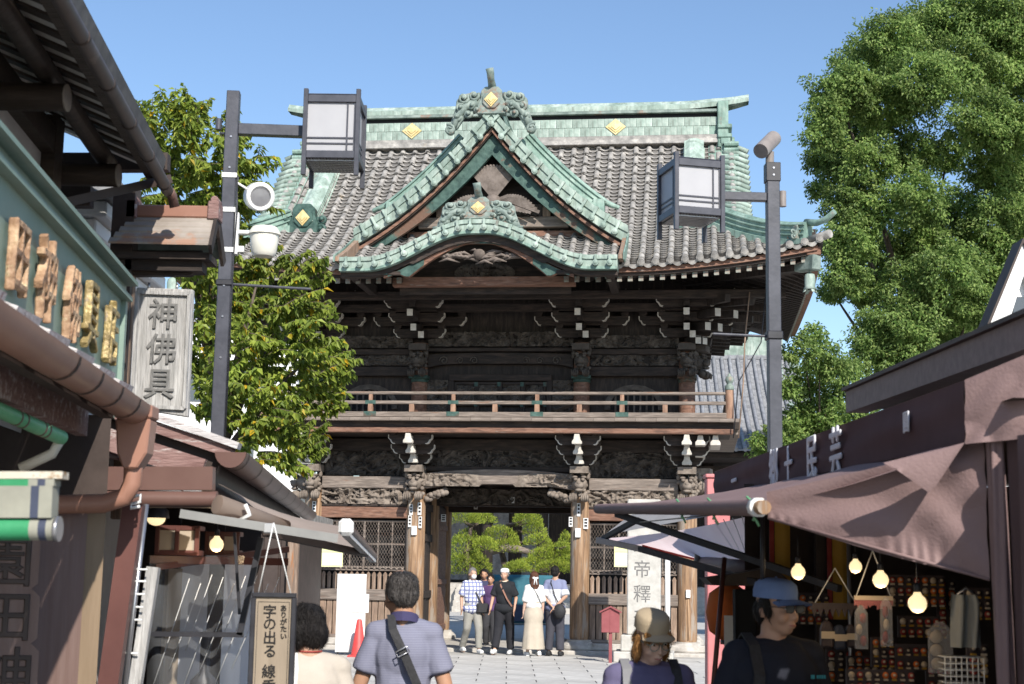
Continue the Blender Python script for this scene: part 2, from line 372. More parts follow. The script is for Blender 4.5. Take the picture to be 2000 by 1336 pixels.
# --- side bays: boards, rails, pickets, wire mesh windows
picket = MB(); picket.prism([(-.037, 0), (.037, 0), (.037, .27), (.044, .29), (.03, .33), (0, .365), (-.03, .33), (-.044, .29), (-.037, .27)], 'y', -.02, .02)
picket_me = picket.mesh('picket', M['wood_grey_z'])
plank = MB(); plank.prism([(-.058, 0), (.058, 0), (.058, .66), (.045, .69), (-.045, .69), (-.058, .66)], 'y', -.02, .02); plank_me = plank.mesh('board', M['wood_grey_z'])
for sgn in (-1, 1):
    xa, xb = (CX[0] + .2, CX[1] - .2) if sgn < 0 else (CX[2] + .2, CX[3] - .2)
    bay = bpy.data.objects.new('bay_wall', None); link(bay, g)
    bx('sill', M['wood_grey_x'], xa, xb, -.08, .12, .2, .27, bay)
    n = 13
    for i in range(n):
        x = xa + (xb - xa) * (i + .5) / n
        inst('board', plank_me, bay, Matrix.Translation((x, RND.uniform(-.006, .006), .27)) @ Matrix.Diagonal((1, 1, 1.03, 1)))
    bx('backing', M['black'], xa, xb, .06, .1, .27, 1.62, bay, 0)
    bx('rail', M['wood_grey_x'], xa - .02, xb + .02, -.07, .09, .97, 1.2, bay, .012)
    n = 15
    for i in range(n):
        x = xa + (xb - xa) * (i + .5) / n
        inst('picket', picket_me, bay, Matrix.Translation((x, -.01, 1.2)))
    bar = MB(); bar.box(xa, xb, -.02, .02, 1.585, 1.615)
    for i in range(n): bar.ball((xa + (xb - xa) * (i + .5) / n, -.015, 1.63), .03, 8, 5)
    bar.build('bead_rail', M['wood_grey_x'], bay)
    # frame and wire
    fr = MB()
    for z in (1.66, 2.14, 2.62): fr.box(xa, xb, .02, .06, z - .018, z + .018)
    for i in range(7): 
        x = xa + (xb - xa) * i / 6; w = .022 if i in (0, 3, 6) else .012
        fr.box(x - w, x + w, .015, .055, 1.64, 2.64)
    fr.build('window_frame', M['wood_grey_x'], bay)
    wire = MB(); sp = .062
    H = 1.0; W = xb - xa
    k = -int(H / sp)
    while k * sp < W:
        for d in (1, -1):
            # a diagonal wire clipped to the window
            a = k * sp if d > 0 else k * sp + H * .58
            z0, z1 = 1.64, 2.64; x0 = xa + k * sp; x1 = x0 + H * .58
            if d < 0: x0, x1 = x1, x0
            t0, t1 = 0.0, 1.0
            for lim, s in ((xa, 1), (xb, -1)):
                f0, f1 = (x0 - lim) * s, (x1 - lim) * s
                if f0 < 0 and f1 < 0: t0 = 2; break
                if f0 < 0: t0 = max(t0, f0 / (f0 - f1))
                elif f1 < 0: t1 = min(t1, f0 / (f0 - f1))
            if t0 < t1 - .01:
                P = V(x0 + (x1 - x0) * t0, .01, z0 + (z1 - z0) * t0); Q = V(x0 + (x1 - x0) * t1, .01 + .003 * d, z0 + (z1 - z0) * t1)
                wire.beam(P, Q, .004, .009, up=V(0, 1, 0))
        k += 1
    wire.build('wire_mesh', M['wood_grey_x'], bay, fix=False)
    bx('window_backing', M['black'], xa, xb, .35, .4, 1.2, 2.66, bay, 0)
    # beams above
    bx('lintel', M['wood_red_x'], xa - .04, xb + .04, -.08, .14, 2.68, 2.92, bay, .012)
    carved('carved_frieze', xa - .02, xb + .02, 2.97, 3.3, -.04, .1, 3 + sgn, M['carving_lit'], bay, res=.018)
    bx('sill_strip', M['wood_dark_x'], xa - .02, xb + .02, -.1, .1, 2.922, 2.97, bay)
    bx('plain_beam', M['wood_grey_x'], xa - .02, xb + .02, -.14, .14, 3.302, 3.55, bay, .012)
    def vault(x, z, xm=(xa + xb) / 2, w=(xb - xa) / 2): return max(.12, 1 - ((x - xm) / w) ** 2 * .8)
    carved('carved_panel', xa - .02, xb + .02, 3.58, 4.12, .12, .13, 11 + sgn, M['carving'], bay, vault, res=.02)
    bx('upper_tie_beam', M['wood_dark_x'], xa - .2, xb + .2, .0, .16, 4.1, 4.36, bay)
# corner side walls and the inside walls of the passage
for sx in (-1, 1):
    w = bpy.data.objects.new('passage_wall', None); link(w, g)
    X = 1.73 * sx
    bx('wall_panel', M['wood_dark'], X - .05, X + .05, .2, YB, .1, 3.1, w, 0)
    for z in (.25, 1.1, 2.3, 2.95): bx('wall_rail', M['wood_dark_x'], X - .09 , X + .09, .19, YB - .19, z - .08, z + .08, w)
    for y in (.9, 2.6): bx('wall_stud', M['wood_dark'], X - .075, X + .075, y - .07, y + .07, .3, 2.9, w)
    o = bpy.data.objects.new('end_wall', None); link(o, g)
    bx('wall_panel', M['wood_dark'], 3.9 * sx - .05, 3.9 * sx + .05, .2, YB - .2, .1, 4.3, o, 0)
    for z in (.4, 1.1, 2.8, 3.5): bx('wall_rail', M['wood_dark_x'], 3.9 * sx - .09, 3.9 * sx + .09, .19, YB - .19, z - .09, z + .09, o)
    # open door leaf folded back against the passage wall
    d = MB(); d.box(X - sx * .1 - .03, X - sx * .1 + .03, 1.85, 3.1, .25, 2.75); d.box(X - sx * .15 - .02, X - sx * .15 + .02, 1.9, 3.05, .3, .42); d.box(X - sx * .15 - .02, X - sx * .15 + .02, 1.9, 3.05, 1.3, 1.42); d.box(X - sx * .15 - .02, X - sx * .15 + .02, 1.9, 3.05, 2.5, 2.62)
    d.build('door_leaf', M['wood_red_x'], g, bevel=.008)
    # rear bay walls
    bx('rear_wall', M['wood_dark'], min(1.9 * sx, 3.75 * sx), max(1.9 * sx, 3.75 * sx), YB - .05, YB + .05, .1, 4.3)
    st = MB(); st.ball((X - sx * .35, .35, .15), (.13, .13, .12), 12, 8); st.build('door_stop_stone', M['stone'], g)
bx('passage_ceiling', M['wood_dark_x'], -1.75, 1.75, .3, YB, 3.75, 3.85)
bx('rear_lintel', M['wood_dark_x'], -1.6, 1.6, YB - .14, YB + .14, 2.95, 3.5)
bx('middle_lintel', M['wood_dark_x'], -1.6, 1.6, 1.58, 1.82, 3.02, 3.7)
carved('carved_transom', -1.5, 1.5, 3.05, 3.4, 1.56, .08, 21, M['carving'])
# rainbow beam over the passage
def rb(t): return .10 * (1 - (2 * t - 1) ** 2)
ra = [(-1.6 + 3.2 * i / 16, 3.62 + rb(i / 16)) for i in range(17)]
lo_ = [(-1.6 + 3.2 * i / 16, 3.30 + .06 * min(1, min(i, 16 - i) / 3) + rb(i / 16) * .5) for i in range(17)]
m = MB(); m.strip(ra, lo_, -.16, .14); rbm = m.build('rainbow_beam', M['wood_grey_x'], g, bevel=.01)
for s in (-1, 1):
    a, b = sorted((s * .25, s * 1.55))
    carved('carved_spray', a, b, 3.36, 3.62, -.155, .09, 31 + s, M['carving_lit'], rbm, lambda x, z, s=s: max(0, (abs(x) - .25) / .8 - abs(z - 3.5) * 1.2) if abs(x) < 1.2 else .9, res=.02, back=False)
    a, b = sorted((s * 1.12, s * 1.55))
    m = MB()
    for i in range(16):
        t = i / 15; m.ball((s * (1.52 - .42 * t), -.05 - .05 * math.sin(i * 2.1), 3.26 - .16 * (1 - t) + .04 * math.sin(i * 3.7)), (.07, .07, .06), 7, 5)
    m.build('carved_spandrel', M['carving_lit'], g)
carved('carved_panel', -1.5, 1.5, 3.78, 4.14, .12, .14, 44, M['carving'], g, lambda x, z: max(.1, 1 - (x / 1.55) ** 2), res=.02)
bx('tie_beam', M['wood_dark_x'], -1.75, 1.75, .0, .16, 4.13, 4.36)
bx('curved_beam', M['wood_dark_x'], -1.6, 1.6, -.06, .14, 3.68, 3.78)
# --- lion heads on the front columns
def lion(X, Y, z, name='lion_head', sc=1.0, mt='carving_lit', yaw=0.0):
    m = MB(); r = random.Random(int(X * 100) + 5)
    m.ball((0, -.08, .30), (.16, .2, .17), 12, 8)             # skull
    m.box(-.19, .19, -.34, .12, .52, .66)                     # block on the head
    for i in range(26):                                       # curled mane
        a = r.uniform(-1.5, 1.5); h = r.uniform(.05, .6)
        m.ball((.18 * math.sin(a), -.05 - .2 * math.cos(a) * r.uniform(.3, 1), h), (.05, .05, .045), 7, 5)
    m.ball((0, -.3, .27), (.11, .1, .08), 10, 6); m.ball((0, -.36, .31), (.05, .05, .04), 8, 5)   # muzzle, nose
    m.ball((0, -.3, .17), (.09, .08, .04), 10, 6)             # jaw
    for s in (-1, 1):
        m.ball((s * .075, -.27, .39), (.045, .04, .035), 8, 5); m.ball((s * .09, -.26, .44), (.06, .05, .03), 8, 5)
        m.ball((s * .17, -.12, .46), (.05, .06, .07), 8, 5)
        m.ball((s * .12, -.26, .02), (.085, .12, .1), 9, 6)   # paw
        for q in range(4): m.tube([(s * .12 + (q - 1.5) * .038, -.3, .09), (s * .12 + (q - 1.5) * .04, -.385, .03), (s * .12 + (q - 1.5) * .038, -.36, -.06)], .02, 6)
    T = Matrix.Rotation(yaw, 4, 'Z') @ Matrix.Scale(sc, 4)
    m.v = [tuple(T @ V(*p)) for p in m.v]
    me = m.mesh(name, M[mt]); return inst(name, me, g, Matrix.Translation((X, Y, z)))
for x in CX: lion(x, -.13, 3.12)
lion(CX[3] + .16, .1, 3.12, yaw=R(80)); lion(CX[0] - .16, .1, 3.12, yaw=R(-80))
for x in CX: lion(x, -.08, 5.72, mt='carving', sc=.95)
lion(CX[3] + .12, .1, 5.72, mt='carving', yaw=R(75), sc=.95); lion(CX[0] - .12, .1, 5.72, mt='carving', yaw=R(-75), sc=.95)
# --- paper shrine slips and small boxes stuck on the columns
slip_txt = {}
def slip(x, y, z, w, h, m='white_paper', t=.004):
    b = MB(); b.box(-w / 2, w / 2, -t, 0, -h / 2, h / 2)
    if m == 'white_paper':
        for k in range(3): b.box(-w * .3, w * .3, -t - .002, -t - .0005, h * (.25 - .28 * k), h * (.42 - .28 * k), 1)
    return inst('paper_slip', b.mesh('paper_slip', [M[m], M['ink']]), g, Matrix.Translation((x, y, z)))
for (x, z, w, h, mm) in ((1.71, 2.9, .07, .27, 'white_paper'), (1.86, 2.62, .1, .22, 'white_paper'), (1.55, 2.65, .08, .2, 'white_paper'),
                     (-1.62, 2.88, .08, .26, 'white_paper'), (-1.8, 2.86, .07, .22, 'white_paper'), (-1.82, 2.62, .07, .24, 'white_paper'), (-1.6, 2.6, .07, .24, 'white_paper'),
                     (-3.88, 2.9, .08, .22, 'white_paper'), (3.9, 2.92, .06, .18, 'white_paper')):
    slip(x, -.205, z, w, h, mm)
slip(.08, 1.5, 3.16, .17, .13); slip(-1.4, 1.5, 2.75, .11, .16); slip(-.95, YB - .15, 3.12, .09, .2)
for x in (1.7, -1.72):
    b = MB(); b.box(x - .055, x + .055, -.25, -.2, 2.33, 2.52); b.build('sensor_box', M['white_paint'], g, bevel=.008)
for (x, z) in ((3.95, 1.23),):
    b = MB(); b.box(x - .045, x + .045, -.25, -.19, z - .08, z + .08); b.build('junction_box', M['white_paint'], g, bevel=.008)
    b = MB(); b.tube([(x, -.2, z - .08), (x, -.2, .3)], .012, 6); b.build('conduit', M['wood_column'], g)
# --- cloud shaped bracket arms with white tips
def bracket_arm(Lh, h, w, name, parent, X, Y, Z, tip=True):
    """cross arm along x, half length Lh"""
    c = [(Lh, h), (Lh, h * .66), (Lh - .015, h * .52), (Lh - .045, h * .40), (Lh - .06, h * .2), (Lh - .085, h * .05), (Lh - .135, 0)]
    poly = [(-x, z) for x, z in c] + [(x, z) for x, z in reversed(c)]
    m = MB(); m.prism(poly, 'y', -w / 2, w / 2)
    o = inst(name, m.mesh(name, M['wood_dark_x']), parent, Matrix.Translation((X, Y, Z)))
    if tip:
        for s in (-1, 1):
            t = MB(); a = [(s * (x + .004), z) for x, z in c[:]]; b = [(s * (x - .016), z + (.012 if i > 2 else 0)) for i, (x, z) in enumerate(c)]
            t.strip(a, b, -w / 2 - .004, w / 2 + .004)
            inst('white_tip', t.mesh('white_tip', M['wood_tip']), o)
    return o
def block(m, X, Y, Z, w=.17, h=.13): m.prism([(-w * .32, 0), (w * .32, 0), (w / 2, h * .5), (w / 2, h), (-w / 2, h), (-w / 2, h * .5)], 'y', Y - w / 2, Y + w / 2, M=Matrix.Translation((X, 0, Z)))
_b = MB(); block(_b, 0, 0, 0, .16, .09); block_me = _b.mesh('bearing_block', M['wood_dark_x'])
arm_cache = {}
def bracket_set(X, zs, ys, lens, mt='wood_dark', tipmt='wood_tip', white_front=False):
    s = bpy.data.objects.new('bracket_set', None); link(s, g)
    for k, (z, y, Lh) in enumerate(zip(zs, ys, lens)):
        key = (round(Lh, 2),)
        if key not in arm_cache: arm_cache[key] = bracket_arm(Lh, .19, .12, 'bracket_arm', s, X, y, z)
        else:
            src = arm_cache[key]; c = src.copy(); COL.objects.link(c); c.parent = s; c.matrix_basis = Matrix.Translation((X, y, z))
            for ch in src.children: q = ch.copy(); COL.objects.link(q); q.parent = c
        for t in (-1, 0, 1): inst('bearing_block', block_me, s, Matrix.Translation((X + t * (Lh - .09), y, z + .19)))
        a = MB(); a.prism([(.3, z + .155), (y - .2, z + .155), (y - .2, z + .07), (y - .14, z + .0), (.3, z + .0)], 'x', X - .06, X + .06)
        a.build('projecting_arm', M['wood_dark'] if not white_front else M['wood_tip'], s)
        if white_front:
            b = MB(); b.prism([(-.1, 0), (.1, 0), (.1, .05), (.065, .1), (.05, .2), (-.05, .2), (-.065, .1), (-.1, .05)][::-1], 'y', y - .32, y - .2, M=Matrix.Translation((X, 0, z - .0)))
            b.build('bracket_end', M['wood_tip'], s, bevel=.006)
    return s
# lower brackets carrying the balcony
for x in CX + (4.2, 4.5, -4.2, -4.5):
    if abs(x) < 4: bracket_set(x, (3.82, 4.0, 4.18), (-.22, -.52, -.82), (.34, .46, .46), white_front=True)
    else:
        s = bpy.data.objects.new('corner_bracket', None); link(s, g)
        for k, (z, y) in enumerate(((3.98, -.35), (4.18, -.8))):
            if abs(x) > 4.4 and k == 0: continue
            b = MB(); b.prism([(-.1, 0), (.1, 0), (.1, .06), (.065, .1), (.05, .2), (-.05, .2), (-.065, .1), (-.1, .06)], 'y', y - .22, .2, M=Matrix.Translation((x, 0, z)))
            b.build('bracket_end', M['wood_tip'], s, bevel=.006)
# --- balcony
bal = bpy.data.objects.new('balcony', None); link(bal, g)
bx('edge_beam', M['wood_red_x'], -4.85, 4.85, -1.16, -1.0, 4.39, 4.5, bal, .01)
bx('under_beam', M['wood_dark_x'], -4.8, 4.8, -1.06, .2, 4.4, 4.49, bal, 0)
bx('joist_band', M['wood_dark_x'], -4.86, 4.86, -1.14, -.98, 4.502, 4.62, bal, .006)
n = 24
fb = MB(); fb.box(.002, 10.0 / n - .002, -1.32, .2, 4.622, 4.69); fb_me = fb.mesh('floor_board', M['wood_grey_x'])
for i in range(n): inst('floor_board', fb_me, bal, Matrix.Translation((-5.0 + 10.0 * i / n, RND.uniform(-.006, .006), RND.uniform(-.003, .002))))
bx('base_rail', M['wood_grey_x'], -4.72, 4.72, -1.22, -1.08, 4.70, 4.81, bal, .012)
bx('middle_rail', M['wood_grey_x'], -4.75, 4.75, -1.19, -1.11, 4.97, 5.04, bal, .008)
t = MB(); t.tube([(-4.8, -1.15, 5.2), (4.8, -1.15, 5.2)], .035, 10); t.build('top_rail', M['wood_grey_x'], bal, sharp=50)
for i in range(-4, 5):
    x = i * .86 + .06
    bx('rail_post', M['wood_post'], x - .05, x + .05, -1.2, -1.1, 4.81, 4.972, bal, .005)
    if i % 2 == 0 or True:
        if i % 2:
            bx('rail_strut', M['wood_post'], x - .04, x + .04, -1.18, -1.12, 5.04, 5.175, bal, .005)
            bx('copper_band', M['copper_dark'], x - .11, x + .11, -1.196, -1.104, 4.966, 5.046, bal, .004)
            bx('copper_band', M['copper_dark'], x - .13, x + .13, -1.226, -1.074, 4.72, 4.815, bal, .004)
for s in (-1, 1):
    np_ = MB(); np_.tube([(s * 4.78, -1.15, 4.69), (s * 4.78, -1.15, 5.27)], .085, 12); np_.build('newel_post', M['wood_post'], bal, sharp=50)
    c = MB(); c.lathe([(.088, 5.27), (.092, 5.3), (.088, 5.36), (.055, 5.38), (.05, 5.41), (.075, 5.43), (.085, 5.48), (.07, 5.53), (.035, 5.56), (.02, 5.6), (.0, 5.62)], 12, (s * 4.78, -1.15, 0)); c.build('newel_cap', M['copper_bronze'], bal)
    for z0, z1, w in ((4.7, 4.81, .07), (4.97, 5.04, .04), (5.165, 5.235, .035)): bx('side_rail', M['wood_grey_x'], s * 4.74 - w, s * 4.74 + w, -1.1, YB + 1.1, z0, z1, bal)
    bx('side_floor', M['wood_grey_x'], min(s * 3.9, s * 5.0), max(s * 3.9, s * 5.0), .2, YB + 1.3, 4.5, 4.69, bal)
# --- upper storey
for x in CX:
    c = MB(); c.lathe([(.17, 4.69), (.17, 6.4)], 16, (x, 0, 0)); c.build('upper_column', M['wood_red_x'], g, sharp=40)
    b = MB(); b.lathe([(.18, 5.56), (.185, 5.6), (.185, 5.64), (.18, 5.68)], 16, (x, 0, 0)); b.box(x - .2, x + .2, -.21, .2, 5.63, 5.7); b.build('copper_collar', M['copper_dark'], g)
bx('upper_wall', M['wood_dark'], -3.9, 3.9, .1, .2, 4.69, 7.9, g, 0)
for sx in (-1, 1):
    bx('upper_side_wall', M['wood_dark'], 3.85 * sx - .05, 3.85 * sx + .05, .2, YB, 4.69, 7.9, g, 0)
    xa, xb = sorted((sx * 1.9, sx * 3.76))
    w = bpy.data.objects.new('bell_window', None); link(w, g)
    xm = (xa + xb) / 2
    out = [(xm + a, z) for a, z in ((-.62, 5.0), (-.6, 5.2), (-.5, 5.36), (-.36, 5.44), (-.22, 5.5), (0, 5.53), (.22, 5.5), (.36, 5.44), (.5, 5.36), (.6, 5.2), (.62, 5.0))]
    inn = [(xm + a, z) for a, z in ((-.5, 5.0), (-.49, 5.18), (-.4, 5.3), (-.28, 5.34), (-.17, 5.4), (0, 5.42), (.17, 5.4), (.28, 5.34), (.4, 5.3), (.49, 5.18), (.5, 5.0))]
    f = MB(); f.strip(out, inn, .03, .1); f.build('frame', M['carving'], w)
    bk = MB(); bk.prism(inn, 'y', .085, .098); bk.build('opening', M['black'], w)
    for i in range(-3, 4): bx('bar', M['carving'], xm + i * .13 - .02, xm + i * .13 + .02, .05, .08, 4.9, 5.4, w, 0)
    bx('beam', M['wood_dark_x'], xa, xb, -.06, .1, 5.7, 5.9, g)
    carved('carved_frieze', xa, xb, 5.92, 6.14, .0, .1, 50 + sx, M['carving'], g, res=.018)
    bx('beam', M['wood_dark_x'], xa - .1, xb + .1, -.1, .1, 6.15, 6.27, g)
    carved('carved_frieze', xa, xb, 6.3, 6.56, .0, .1, 54 + sx, M['carving'], g, res=.02)
    a, b = sorted((sx * 1.12, sx * 1.56)); carved('carved_side_panel', a, b, 4.72, 5.62, .05, .08, 60 + sx, M['carving'], g, res=.02)
# centre bay: doors with carved panels
bx('door_frame', M['wood_dark_x'], -1.1, 1.1, -.02, .1, 5.6, 5.74)
for s in (-1, 1): bx('door_jamb', M['wood_dark'], s * 1.05 - .06, s * 1.05 + .06, -.02, .1, 4.69, 5.6)
for i in range(4):
    x = -.74 + .49 * i; d = bpy.data.objects.new('door_panel', None); link(d, g)
    for a in (-.22, .22): bx('stile', M['wood_dark'], x + a - .025, x + a + .025, .01, .07, 4.72, 5.58, d)
    for z in (4.75, 5.1, 5.55): bx('rail', M['wood_dark_x'], x - .195, x + .195, .01, .07, z - .03, z + .03, d)
    carved('carved_inset', x - .19, x + .19, 5.14, 5.51, .06, .06, 70 + i, M['carving'], d, res=.016)
    for z in (4.76, 5.1, 5.53): bx('copper_plate', M['copper_dark'], x + .19, x + .26, .0, .012, z - .045, z + .045, d, 0)
ra = [(-1.55 + 3.1 * i / 16, 6.15 + .04 * (1 - (i / 8 - 1) ** 2)) for i in range(17)]; lo_ = [(x, 5.86 + .1 * (1 - (x / 1.6) ** 6)) for x, z in ra]
m = MB(); m.strip(ra, lo_, -.08, .1); m.build('rainbow_beam', M['wood_dark_x'], g)
for s in (-1, 1):
    m = MB()
    for k, (cx, r) in enumerate(((.55, .09), (.85, .08), (1.2, .1))):
        m.tube([(s * (cx + r * (1 - t / 14) * math.cos(t * .75)), -.1, 6.02 + r * (1 - t / 14) * math.sin(t * .75)) for t in range(12)], .015, 5)
    m.build('scroll_carving', M['carving'], g)
bx('beam', M['wood_dark_x'], -1.6, 1.6, -.1, .1, 6.22, 6.3)
carved('carved_frieze', -1.55, 1.55, 6.33, 6.64, .0, .11, 81, M['carving'], g, res=.02)
# upper brackets, three steps out
for x in CX:
    s = bracket_set(x, (6.5, 6.76, 6.78, 7.02), (-.12, -.12, -.5, -.9), (.56, 1.0, .6, .62))
    for k, (z, y, yo) in enumerate(((6.5, -.5, -.62), (6.62, -.7, -.86), (6.86, -1.1, -1.28))):
        xo = x + (.12 if k == 0 else 0)
        b = MB(); b.beam((xo, .2, z + .16), (xo, yo, z), .115, .13); b.build('tail_rafter', M['wood_dark'], s)
        b = MB(); b.beam((xo, yo, z), (xo, yo - .012, z - .002), .12, .14); b.build('white_tip', M['wood_tip'], s)
    # slanting white cloud arm at the purlin
    for sg in (-1, 1):
        b = MB(); pts = [(sg * .60, 7.2), (sg * .68, 7.24), (sg * .82, 7.29), (sg * .98, 7.36)]
        b.strip([(x + a, z) for a, z in pts], [(x + a - sg * .008, z + .018) for a, z in pts], -1.0, -.88); b.build('white_tip', M['wood_tip'], s)
for sx in (-1, 1):     # corner: diagonal arms and side arms seen end on
    s = bpy.data.objects.new('corner_bracket', None); link(s, g)
    for k in range(4):
        z = 6.42 + .22 * k; L = .45 + .38 * k
        for dx, dy in ((1, -1), (1, -.25), (1, .6), (.5, -1)):
            d = V(sx * dx, dy, 0).normalized(); P = V(sx * 3.93, 0, z + .1); Q = P + d * L * 1.15 + V(0, 0, -.12)
            b = MB(); b.beam(P, Q, .12, .15); b.build('tail_rafter', M['wood_dark'], s)
            if dy == -1 and k < 3: b = MB(); b.beam(Q, Q + d * .012, .125, .16); b.build('white_tip', M['wood_tip'], s)
    for k in range(7):
        for j in range(3):
            y = .35 + .5 * k; z = 6.45 + .24 * j; X0 = sx * 3.93; X1 = sx * (4.35 + .42 * j)
            b = MB(); b.beam((X0, y, z + .06), (X1, y, z), .12, .15); b.box(X1 - .11, X1 + .11, y - .11, y + .11, z + .08, z + .2); b.build('side_arm', M['wood_dark'], s)
for y, z in ((-.5, 7.0), (-.95, 7.2), (-1.3, 7.12)):
    bx('purlin', M['wood_dark_x'], -4.6 - (-y), 4.6 + (-y), y - .08, y + .08, z, z + .16)
for sx in (-1, 1):
    for o_, z in ((.5, 7.0), (.95, 7.2), (1.3, 7.12)): bx('purlin', M['wood_dark'], sx * (3.93 + o_) - .08, sx * (3.93 + o_) + .08, -o_, YB + o_, z, z + .16)
bx('inner_floor', M['wood_dark_x'], -3.95, 3.95, .16, YB + .2, 4.36, 4.6, g, 0)
# ------------------------------------------------------------------ gate roof
EY, YC, EX, DD = -3.1, 1.65, 6.5, 4.75
def sstep(t): t = min(1, max(0, t)); return t * t * (3 - 2 * t)
def zf(d): t = d / DD; return 7.42 + 3.85 * (t - .42 * t * (1 - t))
def lift(x, d): return .44 * max(0, (abs(x) - 2.6) / 3.9) ** 1.8 * (1 - min(1, d / 3)) ** 1.5
def zr(x, d): return zf(d) + lift(x, d)
def kz(x): return 7.5 + .71 * sstep((2.15 - abs(x)) / 2.0)
def dstart(x):
    if abs(x) > 2.6: return 0.0
    d = 0.0
    while zf(d) < kz(x) - .04: d += .04
    return d
def dmax(x): return DD if abs(x) < 4.5 else max(0, EX - abs(x))
roof = bpy.data.objects.new('main_roof', None); link(roof, g)
bed = MB()
xs = sorted(set([round(-6.5 + .25 * i, 3) for i in range(53)] + [-4.5, 4.5, -4.499, 4.499, 2.601, -2.601, 2.6, -2.6]))
for back in (0, 1):
    rows = []
    for x in xs:
        a, b = (0 if back else dstart(x)), dmax(x)
        rows.append([V(x, (EY + a + (b - a) * k / 14) if not back else (2 * YC - EY - (a + (b - a) * k / 14)), zr(x, a + (b - a) * k / 14)) for k in range(15)])
    bed.grid(rows)
for s in (-1, 1):
    rows = []
    for k in range(9):
        dd = 2.0 * k / 8; rows.append([V(s * (EX - dd), EY + dd + (2 * (YC - EY) - 2 * dd) * j / 16, zf(dd) + .44 * max(0, abs(j / 8 - 1)) ** 5 * (1 - dd / 2)) for j in range(17)])
    bed.grid(rows)
    bed.prism([(EY + 2.0 + (2 * (YC - EY) - 4) * t, z) for t, z in ((0, zf(2)), (.25, zf(2) + 1.0), (.5, zf(DD) - .1), (.75, zf(2) + 1.0), (1, zf(2)))], 'x', s * 4.46, s * 4.5)
bed.build('roof_bed', M['roof_bed'], roof, sharp=50, fix=False)
SP = .28
cov = MB(); n = 7; rr = .062
ring = lambda y, r, z0: [V(r * math.cos(math.pi * j / n), y, z0 + r * math.sin(math.pi * j / n)) for j in range(n + 1)]
rows = [ring(-.02, rr, .014), ring(.30, rr * .96, .0)]
cov.grid(rows); cov.add(ring(-.02, rr, .014), [tuple(range(n + 1))])
cov_me = cov.mesh('cover_tile', M['tile'], sharp=60)
cove = MB(); cove.grid(rows); cove.lathe([(.0, 0), (.05, .0), (.054, .012), (.074, .012), (.074, .06)], 12, (0, 0, 0), M=Matrix.Translation((0, -.07, .045)) @ Matrix.Rotation(-math.pi / 2, 4, 'X'), caps=False)
cove_me = cove.mesh('eave_tile', M['tile'], sharp=60)
pan = MB(); q = 6; hw = .122
arc = lambda y, z0: [V(-hw + 2 * hw * j / q, y, z0 - .055 * math.cos(math.pi * (j / q - .5)) + .035) for j in range(q + 1)]
r0 = arc(-.02, .042); r1 = arc(.115, 0.0); r2 = [p - V(0, -.03, .04) for p in r0]
pan.grid([r2, r0, r1]); pan_me = pan.mesh('pan_tile', M['tile'], sharp=50, fix=False)
pane = MB(); r2e = [p - V(0, .0, .05 + .03 * math.cos(math.pi * (j / q - .5))) for j, p in enumerate(r0)]
pane.grid([r2e, r0, r1]); pane_me = pane.mesh('eave_pan_tile', M['tile'], sharp=50, fix=False)
def tile_M(x, d, dz=0.0):
    e = .05; P = V(x, EY + d, zr(x, d) + dz); T = V(0, 2 * e, zr(x, d + e) - zr(x, d - e)).normalized()
    X = V(2 * e, 0, zr(x + e, d) - zr(x - e, d)).normalized(); Nn = X.cross(T).normalized(); X = T.cross(Nn)
    mm = Matrix((X, T, Nn)).transposed().to_4x4(); mm.translation = P
    jx = RND.uniform(-.004, .004); return mm @ Matrix.Translation((jx, 0, RND.uniform(-.002, .004)))
rest = MB()
def put(me_src, mb_src, mt, single, name):
    if single: inst(name, me_src, roof, mt)
    else: rest.add([mt @ V(*p) for p in mb_src.v], mb_src.f, 0, True)
count = 0
XI = [i * SP for i in range(-23, 24)]
for x in XI:
    a, b = dstart(x), dmax(x)
    d = a; k = 0
    while d < b - .05:
        eave = (k == 0 and abs(x) > 2.6)
        single = d < .55
        put(cove_me if eave else cov_me, cove if eave else cov, tile_M(x, d, .02), single, 'cover_tile'); count += single
        d += .29; k += 1
for x in [v + SP / 2 for v in XI[:-1]]:
    a, b = dstart(x), dmax(x)
    d = a; k = 0
    while d < b - .02:
        eave = (k == 0 and abs(x) > 2.6)
        single = d < .42
        put(pane_me if eave else pan_me, pane if eave else pan, tile_M(x, d), single, 'pan_tile'); count += single
        d += .115; k += 1
# upper verge beyond the descending ridges
for s in (-1, 1):
    for x in (4.62, 4.9):
        d = 2.1
        while d < DD - .1: rest.add([tile_M(s * x, d, .03) @ V(*p) for p in cov.v], cov.f, 0, True); d += .29
rest.build('roof_tiles', M['tile'], roof, fix=False, kind='stuff')
# --- verges: roof edge over the side gables, with rows of short tiles laid across
for s in (-1, 1):
    m = MB(); pts = curve_pts(lambda t: 1.95 + (DD - 1.95) * t, 12)
    rows = [[V(s * xx, EY + d, zf(d) + dz) for d in pts] for xx, dz in ((4.4, .05), (4.98, .06), (5.0, -.22), (4.5, -.25))]
    m.grid(rows); m.grid([[V(p.x, 2 * YC - p.y, p.z) for p in r] for r in rows]); m.build('verge_board', M['copper'], roof, fix=False, sharp=40)
    d = 2.0; me = None
    while d < DD - .12:
        v = MB(); v.tube([(s * 4.72, EY + d, zf(d) + .07), (s * 5.02, EY + d - .02, zf(d) + .04), (s * 5.26, EY + d - .05, zf(d) - .08)], [.06, .062, .066], 8)
        v.build('verge_tile', M['copper_pale'], roof)
        d += .155
    k = MB(); k.box(s * 4.78 - .1, s * 4.78 + .1, 1.25, 1.4, 10.55, 11.2); 
    for j in range(4): k.tube([(s * 4.9 - .16, 1.2, 10.62 + .14 * j), (s * 4.9 + .16, 1.2, 10.62 + .14 * j)], .06, 8)
    k.build('ridge_end_stack', M['copper'], roof, sharp=40)
